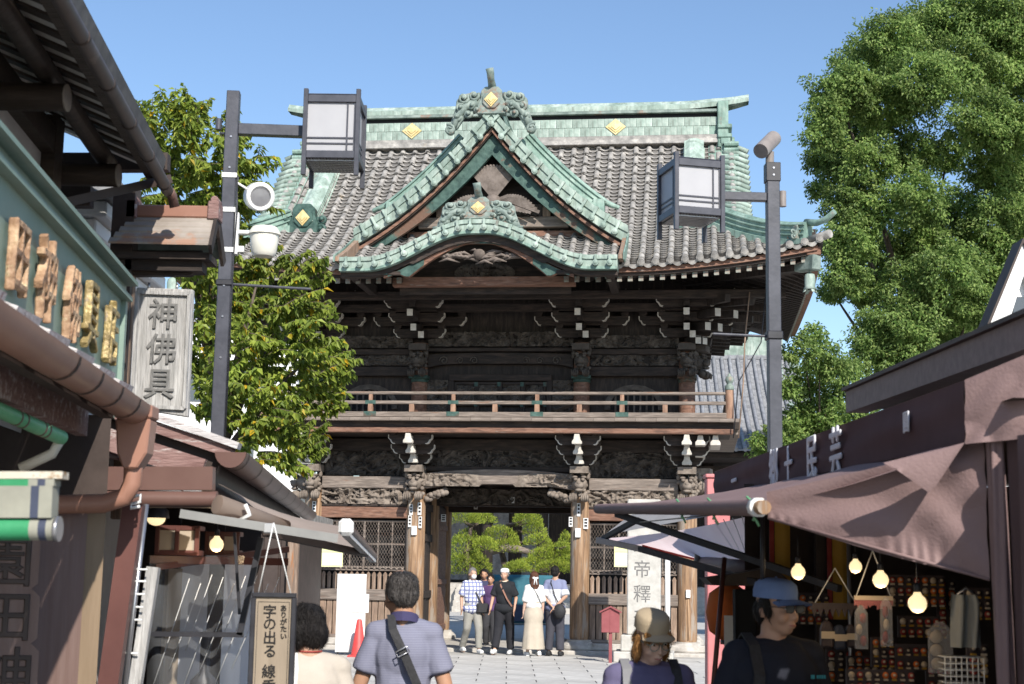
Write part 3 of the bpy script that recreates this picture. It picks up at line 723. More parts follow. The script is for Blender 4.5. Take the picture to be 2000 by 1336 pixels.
# --- stacked ridges
def ridge_stack(name, path, w, h, m, parent=roof, cap=True, lines=3):
    """a built-up ridge that follows a path on the roof; w wide, h high"""
    o = MB(); prof = [(-w / 2 - .05, -.1), (-w / 2 - .05, .04), (-w / 2, .05)]
    for k in range(lines):
        z = .05 + (h - .12) * (k + 1) / lines; z0 = .05 + (h - .12) * k / lines
        prof += [(-w / 2 + .01, z0 + .01), (-w / 2 + .01, z - .025), (-w / 2 - .025, z - .02), (-w / 2 - .025, z)]
    prof += [(-w / 2 + .02, h - .06), (-w / 4, h - .015), (0, h)]
    prof = prof + [(-a, z) for a, z in prof[-2::-1]]
    path = [V(*p) for p in path]; rows = []
    for i, p in enumerate(path):
        d = (path[min(i + 1, len(path) - 1)] - path[max(i - 1, 0)]).normalized(); sd = d.cross(V(0, 0, 1)).normalized(); u = sd.cross(d).normalized()
        if u.z < 0: u = -u
        rows.append([p + sd * a + u * z for a, z in prof])
    o.grid(rows, smooth=False); nn = len(prof)
    for r in (rows[0], rows[-1]): o.add(r, [tuple(range(nn))])
    return o.build(name, m, parent)
for s in (-1, 1):
    ridge_stack('descending_ridge', [(s * 4.08, EY + d, zf(d)) for d in curve_pts(lambda t: 2.0 + (DD - .25 - 2.0) * t, 12)], .38, .30, M['copper_pale'])
    hip = [(s * (EX - d), EY + d, zr(EX - d, d) + .02) for d in curve_pts(lambda t: .28 + 1.85 * t, 12)]
    ridge_stack('hip_ridge', hip, .26, .40, M['copper'])
    hip2 = [(s * (EX - d), 2 * YC - EY - d, zr(EX - d, d) + .02) for d in curve_pts(lambda t: .28 + 1.85 * t, 8)]
    ridge_stack('hip_ridge', hip2, .26, .40, M['copper'])
    # curled tip over the corner
    c = MB(); c.tube([(s * (EX - .3), EY + .3, 8.3), (s * (EX - .1), EY + .1, 8.24), (s * (EX + .05), EY - .05, 8.27), (s * (EX + .2), EY - .2, 8.38)], [.07, .065, .06, .055], 8); c.build('corner_horn', M['copper'], roof)
    c = MB(); c.tube([(s * (EX - .25), EY + .25, 7.93), (s * (EX + .12), EY - .12, 7.98)], .08, 10); c.build('corner_tile', M['tile'], roof)
# main ridge
mr = bpy.data.objects.new('main_ridge', None); link(mr, g)
zb = 11.12
def rbox(name, m, x, y0, y1, z0, z1, parent=mr): return bx(name, m, -x, x, YC + y0, YC + y1, z0, z1, parent, .006)
rbox('grey_course', M['tile'], 4.62, -.34, .34, zb, zb + .1); rbox('grey_course', M['tile'], 4.6, -.3, .3, zb + .102, zb + .2)
rbox('ridge_core', M['copper'], 4.6, -.24, .24, zb + .202, zb + .62)
rbox('groove', M['black'], 4.62, -.2, .2, zb + .62, zb + .72); rbox('cornice', M['copper_bronze'], 4.66, -.3, .3, zb + .722, zb + .79)
pl = {}
for r_ in range(2):
    x = -4.58 + r_ * .17
    while x < 4.3:
        w = .36
        if w not in pl: b = MB(); b.box(0.004, w - .004, -.012, 0, .004, .2); pl[w] = b.mesh('copper_plate', M['copper_pale'])
        inst('copper_plate', pl[w], mr, Matrix.Translation((x, YC - .242 - RND.uniform(0, .004), zb + .21 + .204 * r_))); x += w
capf = lambda x: zb + .79 + .22 * max(0, (abs(x) - 3.6) / 1.75) ** 2.2
rows = []
for i in range(41):
    x = -5.3 + 10.6 * i / 40; tp = 1 - .5 * max(0, (abs(x) - 4.5) / .8)
    rows.append([V(x, YC + a * tp, capf(x) + b * (.5 + .5 * tp)) for a, b in ((-.3, 0), (-.31, .1), (-.2, .16), (-.12, .24), (0, .27), (.12, .24), (.2, .16), (.31, .1), (.3, 0))])
m = MB(); m.grid(rows); 
for r_ in (rows[0], rows[-1]): m.add(r_, [tuple(range(9))])
m.build('ridge_cap', M['copper_pale'], mr, sharp=45)
for s in (-1, 1):
    b = MB(); b.box(s * 4.72 - .12, s * 4.72 + .12, YC - .36, YC + .36, zb - .1, zb + .95)
    for k in range(4): b.box(s * 4.76 - .16, s * 4.76 + .16, YC - .4, YC + .4, zb - .35 + .22 * k, zb - .25 + .22 * k)
    b.build('ridge_end', M['copper'], mr, bevel=.02)
def diamond(x, y, z, w, h, parent, gold='gold'):
    m = MB(); 
    for k, (sc, dy) in enumerate(((1, 0), (.72, -.018), (.44, -.034))):
        a, b = w / 2 * sc, h / 2 * sc
        m.prism([(a, 0), (0, b), (-a, 0), (0, -b)], 'y', y + dy - .018, y + dy + .0, M=Matrix.Translation((x, 0, z)))
    return m.build('gold_diamond', M[gold], parent, bevel=.004)
for x in (-2.33, 2.33): diamond(x, YC - .26, zb + .42, .46, .38, mr)
# --- ridge-end ornaments with scrolls and a horn
def ornament(X, Y, Z, sc, mt, parent=g, horn=True, legs=True, yaw=0.0, mt2=None):
    o = bpy.data.objects.new('ridge_ornament', None); link(o, parent); o.matrix_basis = Matrix.Translation((X, Y, Z)) @ Matrix.Rotation(yaw, 4, 'Z') @ Matrix.Scale(sc, 4)
    m = MB(); oc = [(.24 * math.cos(a), .24 * math.sin(a)) for a in [math.pi / 8 + math.pi / 4 * k for k in range(8)]]
    body = [(-.3, -.3), (.3, -.3), (.3, -.1), (.23, .05), (.23, .2), (.14, .3), (-.14, .3), (-.23, .2), (-.23, .05), (-.3, -.1)]
    m.prism(body, 'y', -.02, .22); m.prism([(a * .85, b * .85) for a, b in oc], 'y', -.06, -.018); m.build('crest_plate', M[mt], o, bevel=.015)
    if legs:
        cl_ = MB(); cl_.prism([(.2, .12), (.42, .2), (.6, .17), (.76, .04), (.78, -.15), (.86, -.4), (.9, -.62), (.74, -.6), (.55, -.3), (.2, -.2), (-.2, -.2), (-.55, -.3), (-.74, -.6), (-.9, -.62), (-.86, -.4), (-.78, -.15), (-.76, .04), (-.6, .17), (-.42, .2), (-.2, .12)], 'y', .05, .16); cl_.build('scroll_backing', M[mt], o, bevel=.02)
    diamond(0, -.065, 0, .3, .34, o)
    for s in (-1, 1):
        k = MB()
        for (cx, cz, r, dr) in ((.38, .12, .11, 1), (.60, .07, .12, 1), (.42, -.10, .1, -1), (.66, -.14, .10, -1), (.5, -.28, .08, 1), (.74, -.34, .09, 1), (.3, -.2, .07, -1)) if legs else ((.38, -.02, .1, 1), (.36, -.22, .1, -1)):
            k.tube([(s * (cx + r * (1 - t / 16) * math.cos(.7 * t * dr + 2.6)), .05 - .006 * t, cz + r * (1 - t / 16) * math.sin(.7 * t * dr + 2.6)) for t in range(13)], [.045 - .0016 * t for t in range(13)], 6)
            k.ball((s * cx, -.03, cz), .045, 8, 5)
        if legs:
            k.tube([(s * .3, .05, -.05), (s * .55, .05, -.12), (s * .74, .05, -.35), (s * .82, .05, -.62)], [.09, .085, .075, .06], 8)
            k.ball((s * .86, .0, -.66), .1, 10, 6)
            k.tube([(s * (.88 + .12 * (1 - t / 16) * math.cos(.7 * t + 1)), -.02 - .005 * t, -.64 + .12 * (1 - t / 16) * math.sin(.7 * t + 1)) for t in range(13)], .035, 6)
        k.build('scroll', M[mt2 or mt], o)
    if horn:
        h = MB(); h.tube([(0, .15, .22), (0, .02, .36), (0, -.14, .42), (0, -.22, .52), (-.02, -.25, .62)], [.1, .085, .075, .08, .085], 10); h.build('horn', M[mt], o)
    return o
# gable dormer
GY = -2.0
def gz(x): x = abs(x); return 10.93 - 1.268 * x + .133 * x * x
gab = bpy.data.objects.new('gable_dormer', None); link(gab, g)
def yback(z):
    d = .8
    while d < DD - .05 and zf(d) < z: d += .05
    return EY + d
for s in (-1, 1):
    xsn = [s * 2.78 * k / 16 for k in range(17)]
    m = MB(); rows = [[V(x, GY - .04 + (yback(gz(x)) - GY + .1) * j / 6, gz(x)) for j in range(7)] for x in xsn]; m.grid(rows); m.build('dormer_roof', M['tile'], gab, fix=False)
    top = [(x, gz(x)) for x in xsn]; off = lambda k: [(x, gz(x) - k) for x in xsn]
    m = MB(); m.strip(off(-.02), off(.13), GY - .1, GY + .5); m.build('roof_edge', M['copper_pale'], gab)
    m = MB(); m.strip(off(.13), off(.34), GY - .07, GY + .4); m.build('roof_edge_tiles', M['copper_pale'], gab)
    m = MB(); m.strip(off(.342), off(.50), GY + .03, GY + .4); m.build('eave_board', M['wood_dark_x'], gab)
    m = MB(); m.strip(off(.502), [(x, gz(x) - .52 - .40 * (1 - abs(x) / 3.4)) for x in xsn], GY + .12, GY + .22); m.build('bargeboard', M['copper_dark'], gab)
    m = MB(); m.strip(off(.40), off(.47), GY - .01, GY + .05); m.build('edge_moulding', M['wood_red_x'], gab)
    # ribs and round tile ends along the edge
    L = 0
    for k in range(12):
        x = s * (.16 + .225 * k); z = gz(x); sl = (gz(x + .01) - gz(x - .01)) / .02; nrm = V(-sl, 0, 1).normalized()
        b = MB(); P = V(x, GY - .11, z + .0) ; b.beam(P + V(0, 0, .03), P - nrm * .23, .05, .085, up=V(0, 1, 0)); b.tube([P - nrm * .22 - V(0, .05, 0), P - nrm * .22 + V(0, .08, 0)], .062, 10); b.ball(P - nrm * .22 - V(0, .045, 0), (.055, .025, .055), 8, 5)
        b.build('edge_tile', M['copper_pale'], gab)
    # descending ridge on the dormer slope
    pth = [(s * (.55 + 1.6 * t), GY + .55 + .15 * t, gz(.55 + 1.6 * t) + .12) for t in [k / 9 for k in range(10)]]
    o = ridge_stack('dormer_ridge', pth, .24, .3, M['copper'], gab, lines=2)
    e = MB(); q_ = V(*pth[-1]); e.tube([q_ + V(0, -.02, .25), q_ + V(s * .25, -.05, .12), q_ + V(s * .42, -.05, .05)], [.07, .06, .05], 8); e.box(q_.x - .12, q_.x + .12, q_.y - .18, q_.y + .15, q_.z - .1, q_.z + .22); e.build('ridge_tip', M['copper'], gab, bevel=.02)
    m = MB(); m.prism([(GY - 1.6, 7.46), (GY - 1.6, 7.54), (GY - .9, 7.82), (GY + .1, 8.28), (GY + .1, 8.0), (GY - .9, 7.5)], 'x', s * 2.72 - .045, s * 2.72 + .045); m.build('edge_post', M['wood_grey_z'], gab)
    m = MB(); m.prism([(GY - 1.63, 7.44), (GY - 1.63, 7.57), (GY - .9, 7.86), (GY + .1, 8.33), (GY + .1, 8.0), (GY - .9, 7.5)], 'x', s * 2.78 - .014, s * 2.78 + .014); m.build('edge_flashing', M['copper'], gab)
m = MB(); ridge_stack('dormer_top_ridge', [(0, y, 10.95) for y in (GY - .05, -1, 0, 1.0)], .26, .25, M['copper'], gab)
# pediment
m = MB(); m.prism([(-2.3, 8.05), (2.3, 8.05), (1.2, 9.3), (0, 10.3), (-1.2, 9.3)], 'y', GY + .62, GY + .7); m.build('pediment_wall', M['wood_dark_x'], gab)
bx('pediment_beam', M['wood_grey_x'], -1.55, 1.55, GY + .42, GY + .6, 8.56, 8.78, gab, .012); bx('pediment_beam', M['wood_red_x'], -1.8, 1.8, GY + .5, GY + .62, 8.3, 8.5, gab, .012)
for s in (-1, 1): bx('pediment_strut', M['wood_grey_z'], s * 1.1 - .08, s * 1.1 + .08, GY + .42, GY + .6, 8.78, 9.05, gab)
cr = MB()      # carved bird with a fanned tail and spread wings
for i in range(15):
    a = R(52 + 76 * i / 14); P = V(.02, GY + .3, 9.12); Q = P + V(math.cos(a) * .62, -.05, math.sin(a) * .62); cr.beam(P + (Q - P) * .15, Q, .05, .035, up=V(0, 1, 0)); cr.ball(Q, (.03, .03, .03), 6, 4)
for s in (-1, 1):
    for i in range(13):
        t = i / 12; P = V(s * (.12 + .2 * t), GY + .26, 9.1 - .04 * t); Q = V(s * (.3 + .55 * t), GY + .22, 9.16 - .34 * t + .12 * math.sin(t * 3)); cr.beam(P, Q, .06, .03, up=V(0, 1, 0))
    for i in range(10):
        t = i / 9; P = V(s * (.1 + .3 * t), GY + .24, 9.0 - .05 * t); Q = V(s * (.2 + .5 * t), GY + .2, 8.92 - .1 * t); cr.beam(P, Q, .05, .03, up=V(0, 1, 0))
cr.ball((.02, GY + .22, 9.05), (.14, .12, .15), 10, 7); cr.tube([(.02, GY + .2, 9.0), (.06, GY + .1, 8.92), (.14, GY + .06, 8.9), (.2, GY + .02, 8.84)], [.08, .06, .05, .03], 8)
cr.v = [tuple(V(p[0] * 1.15, p[1], 9.05 + (p[2] - 9.05) * 1.1)) for p in cr.v]; cr.build('carved_bird', M['carving_mid'], gab, fix=False)
carved('carved_pendant', -1.0, 1.0, 8.8, 9.05, GY + .5, .12, 91, M['carving'], gab, lambda x, z: max(0, 1 - (x / 1.0) ** 2) if abs(x) > .1 else .5, back=False)
ornament(0, GY - .12, 11.08, .96, 'copper_bronze', gab)
# undulating gable over the entrance
kar = bpy.data.objects.new('undulating_gable', None); link(kar, g)
KY = -3.62
xk = [-2.66 + 5.32 * i / 64 for i in range(65)]
m = MB(); rows = [[V(x, KY + j * .45, kz(x) + .0) for j in range(6)] for x in xk]; m.grid(rows); m.build('gable_roof', M['copper'], kar, fix=False)
m = MB(); m.strip([(x, kz(x) + .02) for x in xk], [(x, kz(x) - .06) for x in xk], KY - .06, KY + .5); m.build('roof_edge', M['copper_pale'], kar)
m = MB(); m.strip([(x, kz(x) - .06) for x in xk], [(x, kz(x) - .2) for x in xk], KY - .03, KY + .4); m.build('roof_edge_tiles', M['copper_pale'], kar)
m = MB(); m.strip([(x, kz(x) - .2) for x in xk], [(x, kz(x) - .25) for x in xk], KY - .05, KY + .4); m.build('edge_moulding', M['copper'], kar)
def kun(x):
    a = abs(x)
    if a > 1.75: return 7.30
    if a > 1.35: return 7.14 + (a - 1.35) / .4 * .16
    return 7.84 - .70 * (a / 1.35) ** 1.7
m = MB(); m.strip([(x, kz(x) - .252) for x in xk], [(x, max(kun(x), kz(x) - .40) if abs(x) < 1.3 else kz(x) - .34) for x in xk], KY + .1, KY + .3); m.build('eave_board', M['wood_dark_x'], kar)
xi = [x for x in xk if abs(x) <= 1.9]
m = MB(); m.strip([(x, kz(x) - .36) for x in xi], [(x, min(kun(x), kz(x) - .40)) for x in xi], KY + .16, KY + .26); m.build('bargeboard', M['wood_red_x'], kar)
for x0_, x1_ in ((-1.75, -1.05), (-.42, .42), (1.05, 1.75)):
    xq = [x0_ + (x1_ - x0_) * k / 10 for k in range(11)]; m = MB(); m.strip([(x, kz(x) - .37) for x in xq], [(x, min(kun(x) + .012, kz(x) - .41)) for x in xq], KY + .145, KY + .159); m.build('copper_plate', M['copper_dark'], kar)
for s in (-1, 1):
    a, b = sorted((s * 1.5, s * 2.62)); bx('flat_bargeboard', M['wood_dark_x'], a, b, KY + .13, KY + .24, 7.2, 7.27, kar); bx('copper_plate', M['copper_dark'], a + .35, b - .25, KY + .115, KY + .125, 7.205, 7.3, kar, 0)
    bx('gable_side_beam', M['wood_dark'], s * 2.5 - .08, s * 2.5 + .08, KY + .2, -1.0, 7.2, 7.4, kar)
for i in range(20):
    x = -2.52 + 5.04 * i / 19; sl = (kz(x + .02) - kz(x - .02)) / .04; nrm = V(-sl, 0, 1).normalized(); P = V(x, KY - .075, kz(x) + .02)
    b = MB(); b.beam(P, P - nrm * .19, .045, .07, up=V(0, 1, 0)); b.tube([P - nrm * .16 - V(0, .06, 0), P - nrm * .16 + V(0, .06, 0)], .058, 10); b.ball(P - nrm * .16 - V(0, .05, 0), (.05, .03, .05), 8, 5); b.build('edge_tile', M['copper_pale'], kar)
ornament(0, KY + .02, 8.47, .72, 'copper_bronze', kar).scale = (.92, .72, .72)
# carved spray and inner boards under the arch
cs = MB(); r_ = random.Random(3)
for i in range(46):
    a = r_.uniform(-.7, .7); z = 7.62 - .1 * abs(a) + r_.uniform(-.16, .12) * (1 - abs(a) / .9); L = r_.uniform(.1, .25) * (1 if a > 0 else -1)
    cs.tube([(a - L, KY + .35, z - .03), (a, KY + .25 + r_.uniform(-.03, .03), z + .02), (a + L * .8, KY + .3, z + r_.uniform(-.05, .05))], [.012, .03, .01], 6)
cs.ball((0, KY + .25, 7.62), (.12, .08, .1), 10, 6); cs.build('carved_spray', M['carving_mid'], kar)
m = MB(); m.prism([(-1.7, 7.0), (1.7, 7.0), (1.7, 7.5), (.9, 7.75), (.4, 8.0), (-.4, 8.0), (-.9, 7.75), (-1.7, 7.5)], 'y', KY + 1.1, KY + 1.15); m.build('arch_infill', M['wood_dark_x'], kar)
bx('arch_beam', M['wood_red_x'], -1.8, 1.8, KY + .85, KY + 1.05, 7.12, 7.3, kar)
carved('carved_boss', -.6, .6, 7.3, 7.6, KY + 1.05, .12, 97, M['carving'], kar, lambda x, z: max(0, 1 - (x / .6) ** 2 - ((z - 7.42) / .22) ** 2), back=False)
# --- eaves: boards, rafters, soffit
ev = bpy.data.objects.new('eaves', None); link(ev, g)
for s in (-1, 1):
    xs2 = [s * (2.5 + (EX - .1 - 2.5) * k / 14) for k in range(15)]
    l = lambda x: lift(x, 0) * .95
    m = MB(); m.strip([(x, 7.40 + l(x)) for x in xs2], [(x, 7.31 + l(x)) for x in xs2], EY + .06, EY + .35); m.build('eave_board', M['wood_red_x'], ev)
    m = MB(); m.strip([(x, 7.312 + l(x)) for x in xs2], [(x, 7.255 + l(x)) for x in xs2], EY + .12, EY + .35); m.build('eave_board', M['wood_dark_x'], ev)
    ys2 = [EY + .1 + (2 * (YC - EY) - .2) * k / 20 for k in range(21)]; l2 = lambda y: .42 * abs((y - YC) / (YC - EY)) ** 5
    m = MB(); m.strip([(y, 7.40 + l2(y)) for y in ys2], [(y, 7.255 + l2(y)) for y in ys2], s * (EX - .3), s * (EX - .04), ax='x'); m.build('eave_board', M['wood_red_x'], ev)
raf = MB(); raf.prism([(0, -.045), (0, .055), (2.6, .62), (2.6, .52)], 'x', -.042, .042)
raf_me = raf.mesh('rafter', M['wood_dark']); tipm = MB(); tipm.box(-.046, .046, -.012, 0.03, -.049, .058); tip_me = tipm.mesh('rafter_cap', M['copper_bronze'])
def rafter(x, y, z, rz, L=1.0):
    o = inst('rafter', raf_me, ev, Matrix.Translation((x, y, z)) @ Matrix.Rotation(rz, 4, 'Z') @ Matrix.Diagonal((1, L, 1, 1)))
    inst('rafter_cap', tip_me, o)
nr = 31
for i in range(-nr, nr + 1):
    x = i * .205
    if abs(x) < 1.45: continue
    rafter(x, EY + .2, 7.205 + lift(x, 0) * .92, 0, 1.0 if abs(x) < 3.9 else max(.1, (EX - abs(x)) / 2.6))
for s in (-1, 1):
    for i in range(-21, 22):
        y = YC + i * .205; rafter(s * (EX - .2), y, 7.205 + .42 * abs((y - YC) / (YC - EY)) ** 5 * .9, R(90) * s, 1.0 if abs(y - YC) < 2.1 else max(.1, (YC - EY - abs(y - YC)) / 2.6))
sf = MB()
rows = [[V(x, EY + .25, 7.27 + lift(x, 0) * .9), V(x, EY + .25 + min(2.45, EX - abs(x)), 7.27 + lift(x, 0) * .5 + .57 * min(2.45, EX - abs(x)) / 2.45)] for x in [-EX + .2 + (2 * EX - .4) * k / 30 for k in range(31)] if abs(x) > 1.4]
h_ = len(rows) // 2
for part_ in (rows[:h_], rows[h_:]): sf = MB(); sf.grid(part_, smooth=False); sf.build('soffit', M['wood_dark_x'], ev, fix=False)
for s in (-1, 1): sf = MB(); sf.grid([[V(s * (EX - .25), y, 7.27 + .4 * abs((y - YC) / (YC - EY)) ** 5), V(s * (EX - .25 - min(2.35, YC - EY - abs(y - YC))), y, 7.27 + .2 * abs((y - YC) / (YC - EY)) ** 5 + .57 * min(2.35, YC - EY - abs(y - YC)) / 2.35)] for y in [EY + .2 + (2 * (YC - EY) - .4) * k / 24 for k in range(25)]], smooth=False); sf.build('soffit', M['wood_dark_x'], ev, fix=False)
for s in (-1, 1):      # corner hip rafters, bells and corner ornaments
    P = V(s * 3.9, 0, 7.75); Q = V(s * (EX - .12), EY + .12, 7.48)
    b = MB(); b.beam(P, Q, .2, .26); b.build('hip_rafter', M['wood_dark'], ev)
    d_ = (Q - P).normalized(); b = MB(); b.beam(Q - d_ * .5, Q + d_ * .02, .22, .29); b.build('hip_rafter_cap', M['copper_bronze'], ev, bevel=.02)
    b = MB(); c = Q + V(-s * .12, .12, -.3); b.lathe([(.0, .14), (.03, .13), (.09, .09), (.105, 0), (.1, -.14), (.13, -.2), (.11, -.2), (.08, -.1)], 12, c, caps=False); b.tube([c + V(0, 0, .13), c + V(0, 0, .2)], .012, 6)
    for k in range(4): a = k * math.pi / 2 + .4; b.prism([(.09, -.15), (.14, -.26), (.05, -.2)], 'y', -.03, .03, M=Matrix.Translation(c) @ Matrix.Rotation(a, 4, 'Z'))
    b.build('wind_bell', M['copper_pale'], ev)
    ornament(s * (EX - .38), EY + .3, 8.12, .52, 'copper_bronze', roof, horn=False, legs=False, yaw=s * R(35))
    ornament(s * 4.08, EY + 1.9, zf(1.95) + .28, 1.05, 'copper_dark', roof, horn=False, legs=False)
    P = V(s * 4.7, -1.3, 4.7)
# lightning cable and rain pipe by the corner
for k, (xa, xb, r) in enumerate(((4.98, 5.05, .016), (5.3, 4.95, .013))):
    b = MB(); b.tube([(xa + .2, -1.5, 7.2), (xa + .1, -1.4, 6.2), (xb, -1.35, 5.4), (xb - .1, -1.3, 4.3)], r, 6); b.build('rain_cable' if k else 'down_cable', M['black_metal' if k else 'wood_grey_z'], g)
# ------------------------------------------------------------------ more materials
M['frost'] = mat('frost', (.50, .50, .525), (.56, .56, .58), 2, .35, transl=.3)
M['plastic_white'] = mat('plastic_white', (.68, .68, .66), (.76, .76, .74), 5, .4, bump=.03, wear=((.5, .48, .42), 2, .68))
M['plastic_ivory'] = mat('plastic_ivory', (.66, .64, .55), (.74, .72, .64), 3, .35)
M['glass_dark'] = mat('glass_dark', (.09, .1, .11), rough=.12, spec=.6)
M['spot_metal'] = mat('spot_metal', (.20, .175, .165), (.27, .24, .22), 8, .45)
M['sign_green'] = mat('sign_green', (.19, .27, .225), (.235, .32, .27), 2.5, .5, bump=.05, wear=((.155, .225, .19), 1.5, .62))
M['letter_wood'] = mat('letter_wood', (.20, .11, .06), (.52, .36, .22), 9, .6, bump=.5, bscale=30, c3=(.36, .22, .13), wear=((.55, .45, .28), 6, .6))
M['letter_gold'] = mat('letter_gold', (.17, .12, .05), (.46, .35, .15), 12, .45, bump=.5, bscale=30, metal=.2, wear=((.30, .23, .16), 7, .55))
M['gutter_brown'] = mat('gutter_brown', (.27, .135, .095), (.34, .18, .13), 2, .42, bump=.04, wear=((.38, .22, .17), 2.5, .66))
M['peel_wood'] = mat('peel_wood', (.18, .10, .09), (.27, .17, .155), 5, .8, (1, 6, 6), .5, wear=((.46, .40, .38), 4.0, .54))
M['peel_white'] = mat('peel_white', (.44, .41, .41), (.62, .60, .60), 6, .8, (1, 6, 6), .5, wear=((.28, .18, .17), 4.5, .58))
M['brown_paint'] = mat('brown_paint', (.15, .095, .08), (.185, .125, .108), 3, .55, (8, 8, .5), .12, wear=((.30, .25, .22), 5.0, .69))
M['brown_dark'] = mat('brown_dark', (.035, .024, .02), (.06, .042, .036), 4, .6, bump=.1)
M['brown_pipe'] = mat('brown_pipe', (.115, .06, .05), (.15, .085, .07), 2, .4)
M['brown_gutter'] = mat('brown_gutter', (.05, .036, .032), (.08, .06, .054), 3, .5, wear=((.11, .085, .075), 4, .62))
M['tan_post'] = mat('tan_post', (.185, .13, .08), (.23, .165, .105), 3, .6, (6, 6, .6), .1)
M['red_post'] = mat('red_post', (.085, .03, .025), (.115, .044, .036), 3, .45, bump=.05)
M['soffit_board'] = mat('soffit_board', (.60, .57, .54), (.70, .67, .64), 3, .8, (1, 1, 1), .1)
M['log_dark'] = mat('log_dark', (.035, .024, .018), (.07, .05, .038), 3, .6, (1, 8, 8), .3)
M['log_end'] = mat('log_end', (.20, .17, .14), (.30, .26, .22), 8, .7, bump=.3)
M['plaster'] = mat('plaster', (.50, .48, .46), (.60, .58, .56), 3, .85, bump=.1)
M['sign_wood_grey'] = mat('sign_wood_grey', (.29, .285, .275), (.48, .47, .455), 4, .85, (7, 7, .8), .6, c3=(.38, .37, .36), wear=((.2, .195, .19), 4, .64))
M['awning_beige'] = mat('awning_beige', (.44, .36, .31), (.52, .43, .375), 2, .7, transl=.7)
M['alu'] = mat('alu', (.46, .46, .46), (.54, .54, .54), 4, .35, metal=.4)
M['steel'] = mat('steel', (.33, .33, .35), (.42, .42, .44), 8, .3, metal=.8)
M['vinyl'] = mat('vinyl', (.45, .47, .5), rough=.1, spec=.8, alpha=.12)
M['curtain'] = mat('curtain', (.50, .52, .58), (.60, .62, .67), 2, .6, wear=((.72, .72, .74), 1.3, .62))
M['paper_lamp'] = mat('paper_lamp', (.50, .42, .33), (.58, .50, .40), 3, .8, transl=.3)
M['bulb'] = mat('bulb', (1, .85, .6), rough=.3, emit=((1, .76, .42), .85))
M['sign_carve'] = mat('sign_carve', (.13, .128, .124), (.21, .205, .198), 12, .9, bump=.4)
M['sign_tan'] = mat('sign_tan', (.25, .20, .145), (.31, .25, .185), 4, .6, (6, 6, .7), .1)
M['green_cloth'] = mat('green_cloth', (.02, .20, .08), (.035, .26, .115), 6, .6, bump=.1)
M['grey_cloth'] = mat('grey_cloth', (.22, .22, .185), (.30, .30, .25), 5, .8, bump=.1)
M['navy_cloth'] = mat('navy_cloth', (.03, .04, .07), (.05, .06, .1), 6, .7)
M['bamboo_green'] = mat('bamboo_green', (.10, .34, .17), (.20, .46, .25), 4, .4, (1, 1, 1), .05)
M['rust_white'] = mat('rust_white', (.50, .46, .38), (.58, .54, .46), 6, .7, bump=.3, wear=((.26, .15, .06), 5, .56))
def text_mesh(body, size, ext=.004, bevel=0.0, res=2):
    c = bpy.data.curves.new('lettering', 'FONT'); c.body = body; c.size = size; c.extrude = ext; c.resolution_u = res
    c.align_x = 'CENTER'; c.align_y = 'CENTER'; c.bevel_depth = bevel; c.bevel_resolution = 0
    o = bpy.data.objects.new('lettering', c); COL.objects.link(o)
    dg = bpy.context.evaluated_depsgraph_get(); me = bpy.data.meshes.new_from_object(o.evaluated_get(dg))
    COL.objects.unlink(o); bpy.data.objects.remove(o); bpy.data.curves.remove(c)
    me.materials.clear(); return me
def letter(ch, size, m, parent, Mw, ext=.004, bevel=0.0, sx=1.0):
    """one character as a part; Mw places its middle in the parent's space, lying in local xy, facing local z"""
    me = text_mesh(ch, size, ext, bevel); me.materials.append(M[m])
    xs_ = [v.co.x for v in me.vertices]; ys_ = [v.co.y for v in me.vertices]
    c = V((min(xs_) + max(xs_)) / 2, (min(ys_) + max(ys_)) / 2, 0)
    for v in me.vertices: v.co -= c
    return inst('lettering', me, parent, Mw @ Matrix.Diagonal((sx, 1, 1, 1)))
def face_M(P, nrm, up=V(0, 0, 1)):
    """place at P, local z along nrm (out of the board), local y up"""
    z = V(*nrm).normalized(); x = up.cross(z).normalized(); y = z.cross(x)
    m_ = Matrix((x, y, z)).transposed().to_4x4(); m_.translation = P; return m_
def carve(name, m, mt_, parent):
    """rough hand carved surface for raised characters"""
    tmp = bpy.data.objects.new('tmp', m.mesh('tmp', [])); COL.objects.link(tmp); r_ = tmp.modifiers.new('r', 'REMESH'); r_.mode = 'VOXEL'; r_.voxel_size = .006
    dg = bpy.context.evaluated_depsgraph_get(); me = bpy.data.meshes.new_from_object(tmp.evaluated_get(dg)); COL.objects.unlink(tmp); bpy.data.objects.remove(tmp)
    for v in me.vertices:
        p = v.co; n_ = V(*v.normal); f_ = noise.noise(V(p.x * 26, p.y * 9, p.z * 26)) + .6 * noise.noise(p * 55); v.co = p + n_ * .0035 * f_ + V(.01 * noise.noise(p * 7), .008 * noise.noise(p * 6 + V(3, 1, 2)), 0)
    me.materials.clear(); me.materials.append(mt_); me.update(); return inst(name, me, parent)
